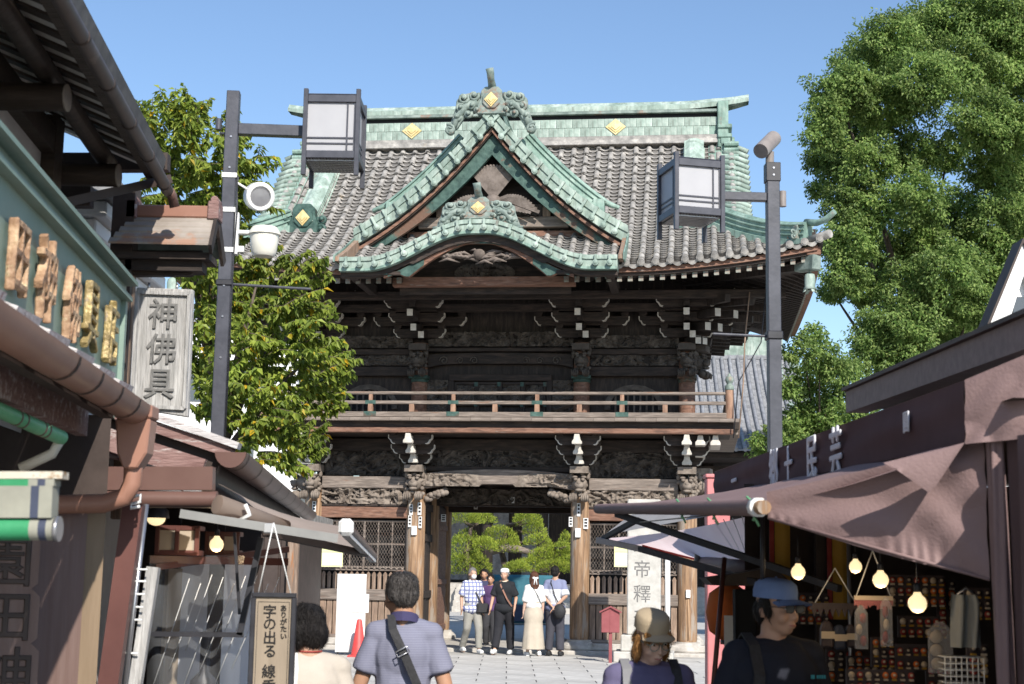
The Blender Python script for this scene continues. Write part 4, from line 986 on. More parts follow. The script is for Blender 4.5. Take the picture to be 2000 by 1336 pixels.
# ------------------------------------------------------------------ lamp posts
def lamp_box(root, c, w, h, yaw):
    hd = bpy.data.objects.new('lantern', None); link(hd, root); hd.matrix_basis = Matrix.Translation(c) @ Matrix.Rotation(yaw, 4, 'Z')
    a = w / 2
    for sx in (-1, 1):
        for sy in (-1, 1): bx('corner_bar', M['post_metal'], sx * a - .018, sx * a + .018, sy * a - .018, sy * a + .018, -h / 2 - .17, h / 2 + .08, hd, .003)
    for z in (-h / 2, h / 2):
        for s in (-1, 1):
            bx('frame_rail', M['post_metal'], -a + .018, a - .018, s * a - .014, s * a + .014, z - .03, z + .03, hd, .003); bx('frame_rail', M['post_metal'], s * a - .014, s * a + .014, -a + .018, a - .018, z - .03, z + .03, hd, .003)
    for k in range(4):
        q = bpy.data.objects.new('frosted_pane', None)
        b = MB(); b.box(-a + .016, a - .016, -a + .008, -a + .014, -h / 2 + .03, h / 2 - .03); me = b.mesh('frosted_pane', M['frost'])
        inst('frosted_pane', me, hd, Matrix.Rotation(k * math.pi / 2, 4, 'Z'))
        b = MB()
        for x in (.13 * w / .43, .19 * w / .43): b.box(x - .006, x + .006, -a - .002, -a + .006, -h / 2 + .03, h / 2 - .03)
        for z in (-h * .2, -h * .3): b.box(-a + .018, a - .018, -a - .0, -a + .008, z - .006, z + .006)
        inst('muntins', b.mesh('muntins', M['post_metal']), hd, Matrix.Rotation(k * math.pi / 2, 4, 'Z'))
    bx('lamp_top', M['post_metal'], -a, a, -a, a, h / 2 + .032, h / 2 + .045, hd)
    b = MB()
    for i in range(14): x = -a + .03 + (w - .06) * i / 13; b.box(x - .004, x + .004, -a + .02, a - .02, -h / 2 - .035, -h / 2 - .02)
    for i in range(8): y = -a + .03 + (w - .06) * i / 7; b.box(-a + .02, a - .02, y - .004, y + .004, -h / 2 - .045, -h / 2 - .036)
    b.build('bottom_grille', M['alu'], hd, kind='stuff')
    bx('diffuser', M['frost'], -a + .02, a - .02, -a + .02, a - .02, -h / 2 - .015, -h / 2 - .005, hd, 0)
P = at(457, 180, 11.6); lpA = thing('lamp_post', 'dark metal lamp post with square lantern, white camera and speaker, beside leafy tree', 'lamp post', (P.x, P.y, 0), R(4))
bx('pole', M['post_metal'], -.052, .052, -.052, .052, 0, P.z, lpA, .006)
za = at(470, 253, 11.6).z; xl = at(653, 253, 11.6).x - P.x
bx('arm', M['post_metal'], .053, xl - .21, -.04, .04, za - .045, za + .045, lpA, .004)
lamp_box(lpA, (xl, 0, at(653, 258, 11.6).z), .42, .46, R(-5))
for py in (345, 412, 490): z = at(440, py, 11.6).z; bx('white_band', M['plastic_white'], -.06, .06, -.06, .06, z - .02, z + .02, lpA, .003)
def cyl(name, m, parent, p, q, r, n=14, r2=None): b = MB(); b.tube([p, q], [r, r2 or r], n); return b.build(name, m, parent, sharp=40)
for k_, (cx_, cc) in enumerate(((.058, 'plastic_white'), (.064, 'black_metal'))): b = MB(); b.tube([(cx_, -.03 - .02 * k_, at(440, 345, 11.6).z), (cx_ + .012, -.035 - .02 * k_, at(440, 420, 11.6).z), (cx_, -.03 - .02 * k_, at(440, 500, 11.6).z), (cx_, -.03 - .02 * k_, 2.4)], .006, 6); b.build('cable', M[cc], lpA)
for py_ in (270, 330, 560, 620, 700): b = MB(); z_ = at(440, py_, 11.6).z; b.tube([(.0, -.05, z_), (.0, -.06, z_)], .009, 8); b.build('bolt', M['steel'], lpA)
z = at(437, 240, 11.6).z; cyl('sensor', M['post_metal'], lpA, (-.11, 0, z - .06), (-.11, 0, z + .03), .025); bx('sensor_mount', M['post_metal'], -.1, -.05, -.012, .012, z - .1, z - .08, lpA)
zs = at(503, 380, 11.6).z; c0 = V(.24, .05, zs)
b = MB(); dr = V(.35, -1, -.25).normalized(); b.lathe([(.0, -.16), (.09, -.155), (.115, -.1), (.118, .02), (.108, .03), (.085, .028), (.082, 0.0)], 18, c0, M=frame_to(dr), caps=False); sp = b.build('loudspeaker', M['plastic_white'], lpA, sharp=40)
b = MB(); b.lathe([(.084, .01), (.0, .012)], 18, c0, M=frame_to(dr), caps=False); b.build('speaker_grille', M['steel'], sp)
b = MB(); b.tube([(.05, 0, zs + .1), (.13, .04, zs + .06), (.2, .06, zs)], .01, 6); b.build('speaker_wire', M['plastic_white'], lpA)
zc = at(510, 470, 11.6).z; bk = MB(); bk.box(.06, .2, -.03, .03, zc + .05, zc + .08); bk.box(.06, .09, -.04, .04, zc - .12, zc + .22); bk.box(.06, .14, -.03, .03, zc - .1, zc - .05); bk.build('camera_bracket', M['plastic_white'], lpA, bevel=.004)
b = MB(); b.lathe([(.0, .11), (.10, .10), (.125, .06), (.13, .04), (.115, .035), (.11, -.02), (.10, -.11), (.08, -.135), (.0, -.14)], 20, (.3, -.05, zc), caps=False); b.build('camera_housing', M['plastic_ivory'], lpA, sharp=35)
zr_ = at(500, 556, 11.6).z; cyl('banner_rod', M['post_metal'], lpA, (.05, 0, zr_), (.68, 0, zr_ - .02), .011, 8); bx('rod_clamp', M['black_metal'], -.065, .065, -.065, .065, zr_ - .02, zr_ + .03, lpA)
P = at(1508, 320, 12.0); lpB = thing('lamp_post', 'dark metal lamp post with square lantern and grey cylindrical spotlight on its top', 'lamp post', (P.x, P.y, 0), R(2))
bx('pole', M['post_metal'], -.052, .052, -.052, .052, 0, P.z - .14, lpB, .006); bx('pole_cap', M['black_metal'], -.06, .06, -.06, .06, P.z - .16, P.z, lpB, .004)
za = at(1450, 385, 12).z; xl = at(1348, 385, 12).x - P.x
bx('arm', M['post_metal'], xl + .2, -.053, -.035, .035, za - .035, za + .035, lpB, .004)
lamp_box(lpB, (xl, 0, at(1348, 378, 12).z), .40, .40, R(12))
q = V(-.02, 0, P.z); b = MB(); [b.tube([(.0, -.055, P.z - .05 - .06 * k_), (.0, -.066, P.z - .05 - .06 * k_)], .009, 8) for k_ in range(2)]; b.build('bolt', M['steel'], lpB, kind='stuff'); cyl('spotlight_neck', M['spot_metal'], lpB, q, q + V(0, -.01, .1), .035); cyl('spotlight', M['spot_metal'], lpB, q + V(-.1, -.12, .07), q + V(.05, .06, .24), .065, 18)
z = at(1524, 385, 12).z; cyl('sensor', M['spot_metal'], lpB, (.085, 0, z - .08), (.085, 0, z + .05), .03)
zr_ = at(1440, 656, 12).z; cyl('banner_rod', M['post_metal'], lpB, (-.05, 0, zr_), (-.5, 0, zr_ + .01), .011, 8); bx('rod_clamp', M['black_metal'], -.065, .065, -.065, .065, zr_ - .03, zr_ + .04, lpB)
# ------------------------------------------------------------------ left: altar goods shop, upper building
def SL(d, X0=-2.0, d0=8.1): return X0 + .086 * (d0 - d)
sA = thing('altar_goods_shop', 'dark timber shop with deep eave, green signboard and brown front beside the street', 'shop', (-3.2, 6, 0))
def wb(name, m, mb, parent=sA, bevel=0.0, sharp=None, kind=None): return mb.build(name, m, parent, world=True, bevel=bevel, sharp=sharp, kind=kind)
A0, A1 = 2.6, 8.1
ez = 3.74; SLOPE = .42
def roofpt(d, inn, dz=0): return V(SL(d) - inn, d, ez + inn * SLOPE + dz)
m = MB(); m.grid([[roofpt(d, i_, .1) for i_ in (0, 2.6)] for d in (A0, A1 + .12)], smooth=False); m.grid([[roofpt(d, i_, .2) for i_ in (-.02, 2.6)] for d in (A0, A1 + .12)], smooth=False)
m.add([roofpt(A1 + .12, 0, .1), roofpt(A1 + .12, 2.6, .1), roofpt(A1 + .12, 2.6, .2), roofpt(A1 + .12, -.02, .2)], [(0, 1, 2, 3)]); m.add([roofpt(A0, 0, .1), roofpt(A1 + .12, 0, .1), roofpt(A1 + .12, -.02, .2), roofpt(A0, -.02, .2)], [(0, 1, 2, 3)])
ur = wb('upper_roof', M['roof_bed'], m)
d = A0 + .1
while d < A1 + .05:      # light soffit boards between dark rafters
    b = MB(); b.beam(roofpt(d, .06, .078), roofpt(d, 1.9, .078), .095, .02); b.build('rafter', M['log_dark'], sA, world=True)
    b = MB(); b.beam(roofpt(d + .105, .07, .084), roofpt(d + .105, 1.9, .084), .112, .012); b.build('soffit_board', M['soffit_board'], sA, world=True)
    d += .21
b = MB(); b.beam(roofpt(A0, .035, .06), roofpt(A1 + .1, .035, .06), .06, .07); wb('eave_beam', M['log_dark'], b)
b = MB(); b.tube([roofpt(A0, -.04, .02), roofpt(A1 + .1, -.04, .02)], .034, 12); wb('eave_gutter', M['brown_gutter'], b, sharp=50)
for k in range(8):
    q = roofpt(4.0 + .58 * k, -.04, .02); b = MB(); b.tube([q - V(0, .015, 0), q + V(0, .015, 0)], .037, 12); wb('gutter_clip', M['brown_dark'], b)
q = roofpt(A1 + .1, -.05, .02); b = MB(); b.tube([q, q + V(.0, .07, -.01), q + V(.015, .09, -.07)], .03, 10); wb('gutter_outlet', M['brown_pipe'], b)
b = MB(); b.tube([roofpt(A0, .27, -.01), roofpt(A1 - .02, .27, -.01)], .05, 10); wb('purlin_log', M['log_dark'], b)
for d in (6.5, 7.85):
    q = roofpt(d, .20, -.09); b = MB(); b.tube([q - V(1.2, 0, 0), q + V(.02, 0, 0)], .065, 12); wb('bracket_log', M['log_dark'], b, sharp=50)
    b = MB(); b.tube([q + V(.02, 0, 0), q + V(.027, 0, 0)], .064, 12); wb('log_end', M['log_end'], b)
XW = -.95
m = MB(); m.add([V(SL(A0) - .55, A0, 2.3), V(SL(7.7) - .55, 7.7, 2.3), V(SL(7.7) - .55, 7.7, 4.0), V(SL(A0) - .55, A0, 4.0)], [(0, 1, 2, 3)]); m.add([V(SL(7.7) - .55, 7.7, 2.3), V(SL(7.7) - 3, 7.7, 2.3), V(SL(7.7) - 3, 7.7, 5), V(SL(7.7) - .55, 7.7, 4.0)], [(0, 1, 2, 3)])
wb('upper_wall', M['plaster'], m)
for z in (3.42, 3.86): b = MB(); b.beam(V(SL(A0) - .52, A0, z), V(SL(7.72) - .52, 7.72, z), .08, .14); wb('wall_rail', M['log_dark'], b)
b = MB(); b.box(SL(7.7) - .6, SL(7.7) - .47, 7.62, 7.76, 2.3, 4.0); wb('corner_post', M['log_dark'], b)
# black brace and post beyond the eave end
b = MB(); b.beam(at(110, 400, 7.6), at(330, 350, 8.15), .05, .05); wb('brace', M['brown_dark'], b)
b = MB(); pa = at(243, 365, 8.6); b.box(pa.x - .05, pa.x + .08, 8.55, 8.68, 2.3, pa.z); wb('sign_post', M['brown_dark'], b)
b = MB(); b.beam(at(95, 318, 8.3), at(330, 318, 8.3), .08, .1); b.beam(at(95, 385, 8.3), at(180, 385, 8.3), .08, .12); wb('header_beam', M['brown_dark'], b)
m = MB(); m.box(-6.5, -3.35, -14, 7.6, 0, 7.2); wb('unseen_upper_storey', M['plaster'], m)  # out of view: building bulk added to block sky light over the street
# green fascia sign with carved wooden characters
sg = thing('fascia_sign', 'green fascia signboard with raised carved wooden characters under the dark eave', 'signboard', at(243, 770, 8.05))
dirS = V(-.086, 1, 0).normalized(); nS = V(1, .086, 0).normalized()
E1 = at(243, 555, 8.05); zt = E1.z; zb_ = at(240, 770, 8.05).z - .15
def sp_(d, z, o=0.0): return V(E1.x, E1.y, 0) + dirS * (d - 8.05) + nS * o + V(0, 0, z)
def board(mb, d0, d1, z0, z1, o0, o1): 
    vs = [sp_(d, z, o) for z in (z0, z1) for o in (o0, o1) for d in (d0, d1)]
    return mb.add(vs, [(0, 2, 3, 1), (4, 5, 7, 6), (0, 1, 5, 4), (2, 6, 7, 3), (0, 4, 6, 2), (1, 3, 7, 5)])
b = MB(); board(b, 3.2, 8.0, zb_, zt - .06, -.06, .0); b.build('panel', M['sign_green'], sg, world=True)
b = MB(); board(b, 3.2, 8.05, zt - .012, zt + .01, -.06, .075); board(b, 3.2, 8.05, zt - .1, zt - .075, -.0, .05); board(b, 3.2, 8.05, zt - .06, zt - .012, -.06, .012); b.build('cornice', M['sign_green'], sg, world=True)
b = MB(); board(b, 7.99, 8.05, zb_, zt - .1, -.06, .025); board(b, 3.2, 8.05, zb_, zb_ + .05, 0.001, .02); b.build('border', M['sign_green'], sg, world=True)
def sign_d(px): # distance along the sign for a picture column
    lo, hi = 3.3, 8.05
    for _ in range(40):
        md = (lo + hi) / 2; q = sp_(md, 2.8); x = 1000 + FPX * (q - V(0, 0, HC)).dot(RT) / (q - V(0, 0, HC)).dot(FW)
        if x < px: lo = md
        else: hi = md
    return lo
def row_z(px, py): d_ = sign_d(px); q = sp_(d_, 0); return at(px, py, q.y).z
for ch, px, y0, y1, mt_ in (('田', 18, 432, 578, 'letter_wood'), ('神', 73, 466, 625, 'letter_wood'), ('佛', 125, 525, 665, 'letter_wood'), ('具', 163, 552, 685, 'letter_gold'), ('店', 203, 588, 710, 'letter_gold')):
    d_ = sign_d(px); zt_, zb2 = row_z(px, y0), row_z(px, y1); h = zt_ - zb2
    me_P = sp_(d_, (zt_ + zb2) / 2, .035); me_ = text_mesh(ch, h * 1.12, .016, .002); lm = MB(); cx_ = (min(v.co.x for v in me_.vertices) + max(v.co.x for v in me_.vertices)) / 2; cy_ = (min(v.co.y for v in me_.vertices) + max(v.co.y for v in me_.vertices)) / 2
    lm.add([((v.co.x - cx_) * .8, v.co.y - cy_, v.co.z) for v in me_.vertices], [tuple(p_.vertices) for p_ in me_.polygons]); o_ = carve('lettering', lm, M[mt_], sg); o_.matrix_basis = world_of(sg).inverted() @ face_M(me_P, nS)
# lower roof over the shop front
ezl = 2.36
def lowpt(d, inn, dz=0): return V(SL(d, -1.75, 6.5) - inn, d, ezl + inn * .34 + dz)
m = MB(); m.grid([[lowpt(d, i_, -.02) for i_ in (-.02, .6)] for d in (2.5, 6.55)], smooth=False); m.grid([[lowpt(d, i_, .05) for i_ in (-.04, .6)] for d in (2.5, 6.55)], smooth=False); wb('lower_roof', M['roof_bed'], m)
d = 2.7
while d < 6.5:
    b = MB(); b.beam(lowpt(d + .13, -.05, .075), lowpt(d + .13, .5, .085), .24, .035); o = b.build('roof_batten', M['peel_white'], sA, world=True); d += .46
b = MB(); n_ = 10
for d0_, d1_ in ((2.5, 6.5),):
    rows = [[lowpt(d_, -.1, 0) + V(.075 * math.cos(a), 0, .075 * math.sin(a)) for a in [math.pi + math.pi * k / n_ for k in range(n_ + 1)]] for d_ in (d0_, d1_)]
    b.grid(rows); b.grid([[p + V(0, 0, .006) for p in r_] for r_ in rows])
wb('street_gutter', M['gutter_brown'], b, sharp=60)
for k in range(5):
    q = lowpt(4.9 + .42 * k, -.1, 0); b = MB(); rows = [[q + V(.078 * math.cos(a), yy, .078 * math.sin(a)) for a in [math.pi + math.pi * j / n_ for j in range(n_ + 1)]] for yy in (-.012, .012)]; b.grid(rows); wb('gutter_strap', M['brown_dark'], b)
q = lowpt(6.5, -.1, 0); b = MB(); b.box(q.x - .08, q.x + .085, q.y - .05, q.y + .09, q.z - .05, q.z + .01); b.prism([(-.075, -.05), (.08, -.05), (.07, -.2), (.03, -.27), (-.03, -.27), (-.06, -.2)], 'y', q.y - .045, q.y + .085, M=Matrix.Translation((q.x, 0, q.z))); wb('collector_box', M['gutter_brown'], b, bevel=.008)
b = MB(); b.tube([q + V(0, .02, -.26), q + V(0, .02, -.33), q + V(-.03, .02, -.39), q + V(-.12, .02, -.42), q + V(-.9, -.0, -.45)], .042, 12); wb('down_pipe', M['gutter_brown'], b, sharp=60)
b = MB(); b.beam(lowpt(2.5, .15, -.14), lowpt(6.6, .15, -.14), .05, .13); wb('fascia_board', M['peel_wood'], b)
b = MB(); b.beam(lowpt(2.5, .02, -.07), lowpt(6.5, .02, -.07), .05, .04); wb('fascia_moulding', M['brown_dark'], b)
# green bamboo-shaped gutter and its stay
a_, c_ = at(-60, 775, 5.0), at(120, 855, 5.6)
b = MB(); b.tube([a_, c_], .028, 12); bg = wb('bamboo_gutter', M['bamboo_green'], b, sharp=60)
for t in (.48, .55, .75, .8): q = a_ + (c_ - a_) * t; b = MB(); b.tube([q - (c_ - a_) * .006, q + (c_ - a_) * .006], .030, 12); wb('bamboo_ring', M['brown_pipe'], b)
b = MB(); b.tube([c_, c_ + V(-.03, 0, -.06), at(40, 915, 5.6)], .02, 8); wb('bamboo_spout', M['rust_white'], b)
# front of the shop: brown board with carved characters, posts
pA, pB = at(-40, 985, 5.4), at(165, 985, 5.75)
def fr_(x0, x1, d0, d1, y0, mt, name, z0=0.0, th=.04, lean=0.0):
    A_, B_ = at(x0, y0, d0), at(x1, y0, d1); b = MB(); b.beam(V(A_.x, A_.y, (A_.z + z0) / 2), V(B_.x, B_.y, (A_.z + z0) / 2), th, A_.z - z0); return wb(name, M[mt], b)
fr_(-60, 168, 6.3, 6.68, 985, 'brown_paint', 'front_board'); fr_(168, 205, 6.7, 6.74, 985, 'tan_post', 'door_post', th=.06)
for k, ch in enumerate('園田神'):
    q = at(14 - k * 2, 1098 + 107 * k, 6.33); nn = V(.28, -.96, 0).normalized()
    vw = V(nn.y * -1, nn.x, 0)
    b = MB(); T = face_M(q + nn * .0, nn); w_, h_ = .13, .115
    b.prism([(-w_, -h_ + .03), (-w_ + .03, -h_), (w_ - .03, -h_), (w_, -h_ + .03), (w_, h_ - .03), (w_ - .03, h_), (-w_ + .03, h_), (-w_, h_ - .03)], 'z', -.0, .03, M=T); wb('character_block', M['brown_paint'], b)
    letter(ch, .22, 'brown_dark', sA, world_of(sA).inverted() @ face_M(q + nn * .032, nn), .004, .003)
b = MB(); b.beam(at(262, 985, 6.85), at(205, 1400, 6.75), .09, .06, up=V(0, 1, 0)); wb('red_post', M['red_post'], b)
b = MB(); b.tube([at(286, 985, 6.9), at(236, 1400, 6.85)], .012, 8); wb('pole', M['steel'], b)
b = MB(); b.beam(at(300, 1108, 6.95), at(255, 1400, 6.9), .055, .05, up=V(0, 1, 0)); wb('weathered_post', M['sign_wood_grey'], b)
for y in (1112, 1135, 1160, 1185, 1210, 1275): t = (y - 985) / 415; q = at(280 - 47 * t, y, 6.9); b = MB(); b.tube([q - V(.05, .02, 0), q + V(.06, -.03, 0)], .005, 6); wb('cable_tie', M['plastic_white'], b)
# roller housings across the front
b = MB(); b.beam(at(100, 935, 7.72), at(418, 935, 7.72), .08, .12); wb('roller_box', M['brown_pipe'], b)
b = MB(); b.tube([at(80, 974, 7.7), at(424, 976, 7.7)], .044, 12); wb('roller_tube', M['brown_pipe'], b, sharp=60)
b = MB(); b.tube([at(80, 974, 7.69), at(195, 974, 7.69)], .046, 12); wb('roller_cover', M['gutter_brown'], b, sharp=60)
b = MB(); q = at(265, 980, 6.7); b.tube([q + V(-.02, 0, .02), q + V(.02, 0, .03), q + V(.02, 0, .0), q + V(-.02, 0, -.01), q + V(-.02, 0, -.03), q + V(.02, 0, -.02)], .008, 6); wb('white_hook', M['plastic_white'], b)
b = MB(); b.tube([at(275, 900, 6.7), at(262, 940, 6.7), at(266, 970, 6.7)], .006, 6); wb('green_cord', M['bamboo_green'], b)
# interior darkness behind the shop front
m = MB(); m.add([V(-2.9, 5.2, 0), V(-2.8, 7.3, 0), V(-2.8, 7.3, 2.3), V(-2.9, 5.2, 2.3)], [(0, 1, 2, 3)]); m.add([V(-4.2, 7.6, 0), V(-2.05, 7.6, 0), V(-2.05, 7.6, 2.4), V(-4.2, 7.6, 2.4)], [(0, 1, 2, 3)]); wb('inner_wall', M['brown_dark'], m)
# rolled striped awning on a rusty bar, nearest thing on this side
ra_ = thing('rolled_awning', 'rolled green, grey and navy striped awning under a rusty white bar', 'awning', at(40, 1000, 4.0))
def band(x0, x1, y0, y1, d, mt, name, r=None):
    A_, B_ = at(x0, (y0 + y1) / 2, d), at(x1, (y0 + y1) / 2, d); h = at(x0, y0, d).z - at(x0, y1, d).z
    b = MB()
    if r: b.tube([A_, B_], h / 2, 14)
    else: b.beam(A_, B_, .06, h)
    return b.build(name, M[mt], ra_, world=True, sharp=50)
band(-80, 128, 922, 936, 4.0, 'rust_white', 'top_bar')
for x0, x1, mt_, nm in ((-80, 62, 'green_cloth', 'green_stripe'), (62, 80, 'grey_cloth', 'grey_stripe'), (80, 95, 'navy_cloth', 'navy_stripe'), (95, 112, 'grey_cloth', 'grey_stripe')):
    band(x0, x1, 937, 950, 4.0, mt_, nm)
    band(x0, x1, 1010, 1056, 4.0, mt_, nm, r=1)
for x0, x1, mt_, nm in ((-80, 66, 'grey_cloth', 'grey_stripe'), (66, 82, 'navy_cloth', 'navy_stripe'), (82, 108, 'grey_cloth', 'grey_stripe')): band(x0, x1, 950, 1012, 4.0, mt_, nm)
b = MB(); A_ = at(108, 1033, 4.0); b.tube([A_, A_ + V(.012, 0, 0)], .034, 14); b.build('end_cap', M['steel'], ra_, world=True)
# ------------------------------------------------------------------ hanging roofed signboard
rs = thing('roofed_sign_bracket', 'small copper roofed bracket post holding a hanging sign next to the lamp post', 'sign bracket', V(at(240, 540, 8.62).x, 8.62, 0))
b = MB(); c_ = at(243, 560, 8.62); b.box(c_.x - .0, c_.x + .055, 8.6, 8.66, 1.9, c_.z + .2); b.build('post', M['wood_grey_z'], rs, world=True, bevel=.005)
b = MB(); q0, q1 = at(255, 510, 8.62), at(395, 510, 8.62); b.prism([(q0.x, q0.z - .09), (q1.x - .06, q1.z - .09), (q1.x, q1.z - .03), (q1.x + .01, q1.z + .06), (q0.x, q0.z + .06)], 'y', 8.59, 8.67); b.build('bracket_beam', M['wood_dark_x'], rs, world=True, bevel=.008)
x0, x1 = at(228, 440, 8.62).x, at(430, 440, 8.62).x; ze, zt_ = at(330, 482, 8.45).z, at(330, 428, 8.62).z
for k in range(5):
    t0, t1 = k / 5, (k + 1.12) / 5; ins = .10 * (k + .5) / 5
    for s in (-1, 1):
        ya, yb = 8.62 + s * (.2 - .17 * t0), 8.62 + s * (.2 - .17 * t1); za_, zb2 = ze + (zt_ - ze) * t0, ze + (zt_ - ze) * t1
        b = MB(); b.prism([(ya, za_ + .008), (yb, zb2), (yb, zb2 + .008), (ya, za_ + .02)], 'x', x0 + ins, x1 - ins * .25)
        b.build('roof_plate', mat('plate%d' % k, (.24, .205, .175), (.36, .32, .28), 4, .5, bump=.1, wear=((.33, .20, .14), 2.2, .52)) if s < 0 else M['copper_bronze'], rs, world=True)
b = MB(); b.box(x0 + .1, x1 - .03, 8.57, 8.67, zt_ - .0, zt_ + .075); b.build('ridge', M['gutter_brown'], rs, world=True, bevel=.008)
for xx in (x0 + .1, x1 - .03): b = MB(); b.box(xx - .035, xx + .03, 8.55, 8.69, zt_ - .01, zt_ + .1); b.tube([V(xx, 8.56, zt_ + .11), V(xx, 8.7, zt_ + .11)], .025, 8); b.build('ridge_block', M['peel_wood'], rs, world=True, bevel=.006)
for s in (-1, 1): b = MB(); b.beam(V(x1 - .01, 8.62 + s * .2, ze - .02), V(x1 - .02, 8.62, zt_ + .02), .02, .07); b.build('verge_board', M['wood_dark'], rs, world=True)
b = MB(); b.box(x0 + .04, x1 - .03, 8.5, 8.74, ze - .06, ze - .02); b.box(x0 + .08, x1 - .08, 8.55, 8.69, ze - .12, ze - .06); b.build('eave_blocking', M['wood_dark_x'], rs, world=True)
hs = thing('hanging_sign', 'weathered grey wooden signboard with carved black characters hanging below small roof', 'signboard', at(318, 812, 8.5))
TL, TR, BR, BL = at(266, 561, 8.55), at(376, 565, 8.5), at(366, 815, 8.5), at(254, 797, 8.55)
b = MB(); nrm = (TR - TL).cross(BL - TL).normalized()
if nrm.y > 0: nrm = -nrm
vs = [TL, TR, BR, BL]; b.add(vs + [p - nrm * .04 for p in vs], [(0, 1, 2, 3), (7, 6, 5, 4), (0, 4, 5, 1), (1, 5, 6, 2), (2, 6, 7, 3), (3, 7, 4, 0)]); b.build('board', M['sign_wood_grey'], hs, world=True, bevel=.006)
ctr = (TL + TR + BR + BL) / 4; ux = (TR - TL).normalized(); uy = (TL - BL).normalized()
def on_sign(a, b_, o=.0): return ctr + ux * (a * (TR - TL).length) + uy * (b_ * (TL - BL).length) + nrm * o
fr2 = MB(); loop = [(-.38, .46), (-.34, .48), (.34, .48), (.38, .46)]
for (a0, b0, a1, b1) in ((-.46, .47, .46, .47), (-.46, -.47, .46, -.47), (-.46, .47, -.46, -.47), (.46, .47, .46, -.47)): fr2.beam(on_sign(a0, b0, .008), on_sign(a1, b1, .008), .02, .022, up=nrm)
fr2.build('border', M['sign_wood_grey'], hs, world=True)
for k, ch in enumerate('神佛具'):
    T = Matrix((ux, uy, nrm)).transposed().to_4x4(); T.translation = on_sign(0, .30 - .29 * k, .006); letter(ch, .19, 'sign_carve', hs, world_of(hs).inverted() @ T, .004, .002)
b = MB(); b.tube([on_sign(.2, .5, -.02), on_sign(.2, .56, -.02)], .008, 6); b.tube([on_sign(-.3, .5, -.02), on_sign(-.3, .56, -.02)], .008, 6); b.build('hanger', M['steel'], hs, world=True)
# ------------------------------------------------------------------ second shop on the left, behind: roof, gutter, awning, front
sB = thing('incense_shop', 'low shop with tiled roof, brown gutter and clear vinyl front behind the hanging sign', 'shop', (-3.0, 11, 0))
def wB(name, m, mb, parent=sB, bevel=0.0, sharp=None, kind=None): return mb.build(name, m, parent, world=True, bevel=bevel, sharp=sharp, kind=kind)
def SBx(d): return -1.54 - .086 * (d - 8)
zB = 2.24
# verge boards that face the camera, peeling paint
P0, P1 = at(190, 772, 7.9), at(468, 872, 7.9)
b = MB(); b.beam(P0, P1, .10, .035); wB('roof_verge_cap', M['peel_white'], b)
b = MB(); b.beam(at(190, 796, 7.92), at(455, 885, 7.92), .08, .06); wB('verge_moulding', M['peel_wood'], b)
b = MB(); b.beam(at(190, 832, 7.97), at(430, 905, 7.97), .06, .11); wB('verge_backing', M['brown_dark'], b)
b = MB(); b.beam(at(150, 838, 7.8), at(396, 918, 7.8), .04, .115); wB('bargeboard', M['peel_wood'], b)
b = MB(); b.beam(at(200, 880, 7.9), at(262, 892, 7.9), .04, .07); wB('board_end', M['peel_wood'], b)
rise = (P0.z - P1.z) / (P1.x - P0.x)
def rp(d, inn, dz=0): return V(SBx(d) - inn, d, zB + .01 + inn * .22 + dz)
m = MB(); m.grid([[rp(d, i_) for i_ in (-.03, 1.6)] for d in (8.0, 17.2)], smooth=False); wB('roof_bed', M['roof_bed'], m)
tm = MB(); tm.box(-.11, .11, -.26, .0, -.015, .018); tm.tube([(-.11, -.27, .02), (-.11, .0, .03)], .035, 8); tile_meB = tm.mesh('roof_tile', M['peel_wood'])
d = 8.25
while d < 17:
    sl = math.atan(.26)
    for k in range(1): inst('roof_tile', tile_meB, sB, world_of(sB).inverted() @ Matrix.Translation(rp(d, .24 * k + .03, -.012)) @ Matrix.Rotation(R(-90 + 4.9), 4, 'Z') @ Matrix.Rotation(-sl, 4, 'X'))
    d += .235
b = MB(); n_ = 10
def half_gutter(d0_, d1_, r0, th=0): return [[V(SBx(d_) + .05, d_, zB) + V((r0 + th) * math.cos(a), 0, (r0 + th) * math.sin(a)) for a in [math.pi + math.pi * k / n_ for k in range(n_ + 1)]] for d_ in (d0_, d1_)]
b.grid(half_gutter(7.85, 16.8, .085)); b.grid(half_gutter(7.85, 16.8, .08)); r0 = half_gutter(7.85, 7.85, .083)[0]; b.add(r0, [tuple(range(len(r0)))]); wB('gutter', M['brown_pipe'], b, sharp=60)
for k in range(9): b = MB(); b.grid(half_gutter(8.0 + .9 * k, 8.03 + .9 * k, .088)); wB('gutter_strap', M['brown_dark'], b)
b = MB(); b.beam(V(SBx(8) - .08, 8.0, 2.12), V(SBx(16.8) - .08, 16.8, 2.12), .06, .16); wB('eave_fascia', M['brown_dark'], b)
# retractable awning
M['arm_grey'] = mat('arm_grey', (.20, .20, .195), (.26, .26, .25), 5, .5)
aw = thing('beige_awning', 'beige brown retractable awning with white end cap above the hanging incense sign', 'awning', at(560, 1000, 8.5))
C1, C2 = at(676, 1030, 7.5), at(729, 1086, 10.6); W1, W2 = V(SBx(7.6) + .12, 7.6, 2.08), V(SBx(11) + .1, 11, 2.08)
W1 = at(424, 944, 7.75); W2 = V(W1.x - .3, 10.7, W1.z)
m = MB(); rows = []
for i in range(9):
    t = i / 8; row = []
    for j in range(9):
        u = j / 8; a_ = W1.lerp(W2, u); c_ = C1.lerp(C2, u); p = a_.lerp(c_, t); p.z += -.05 * math.sin(math.pi * t) + .012 * math.sin(8 * u + 3 * t); row.append(p)
    rows.append(row)
m.grid(rows); m.build('fabric', M['awning_beige'], aw, world=True, fix=False)
b = MB(); b.tube([C1, C2], .03, 12); b.build('front_bar', M['brown_pipe'], aw, world=True, sharp=60)
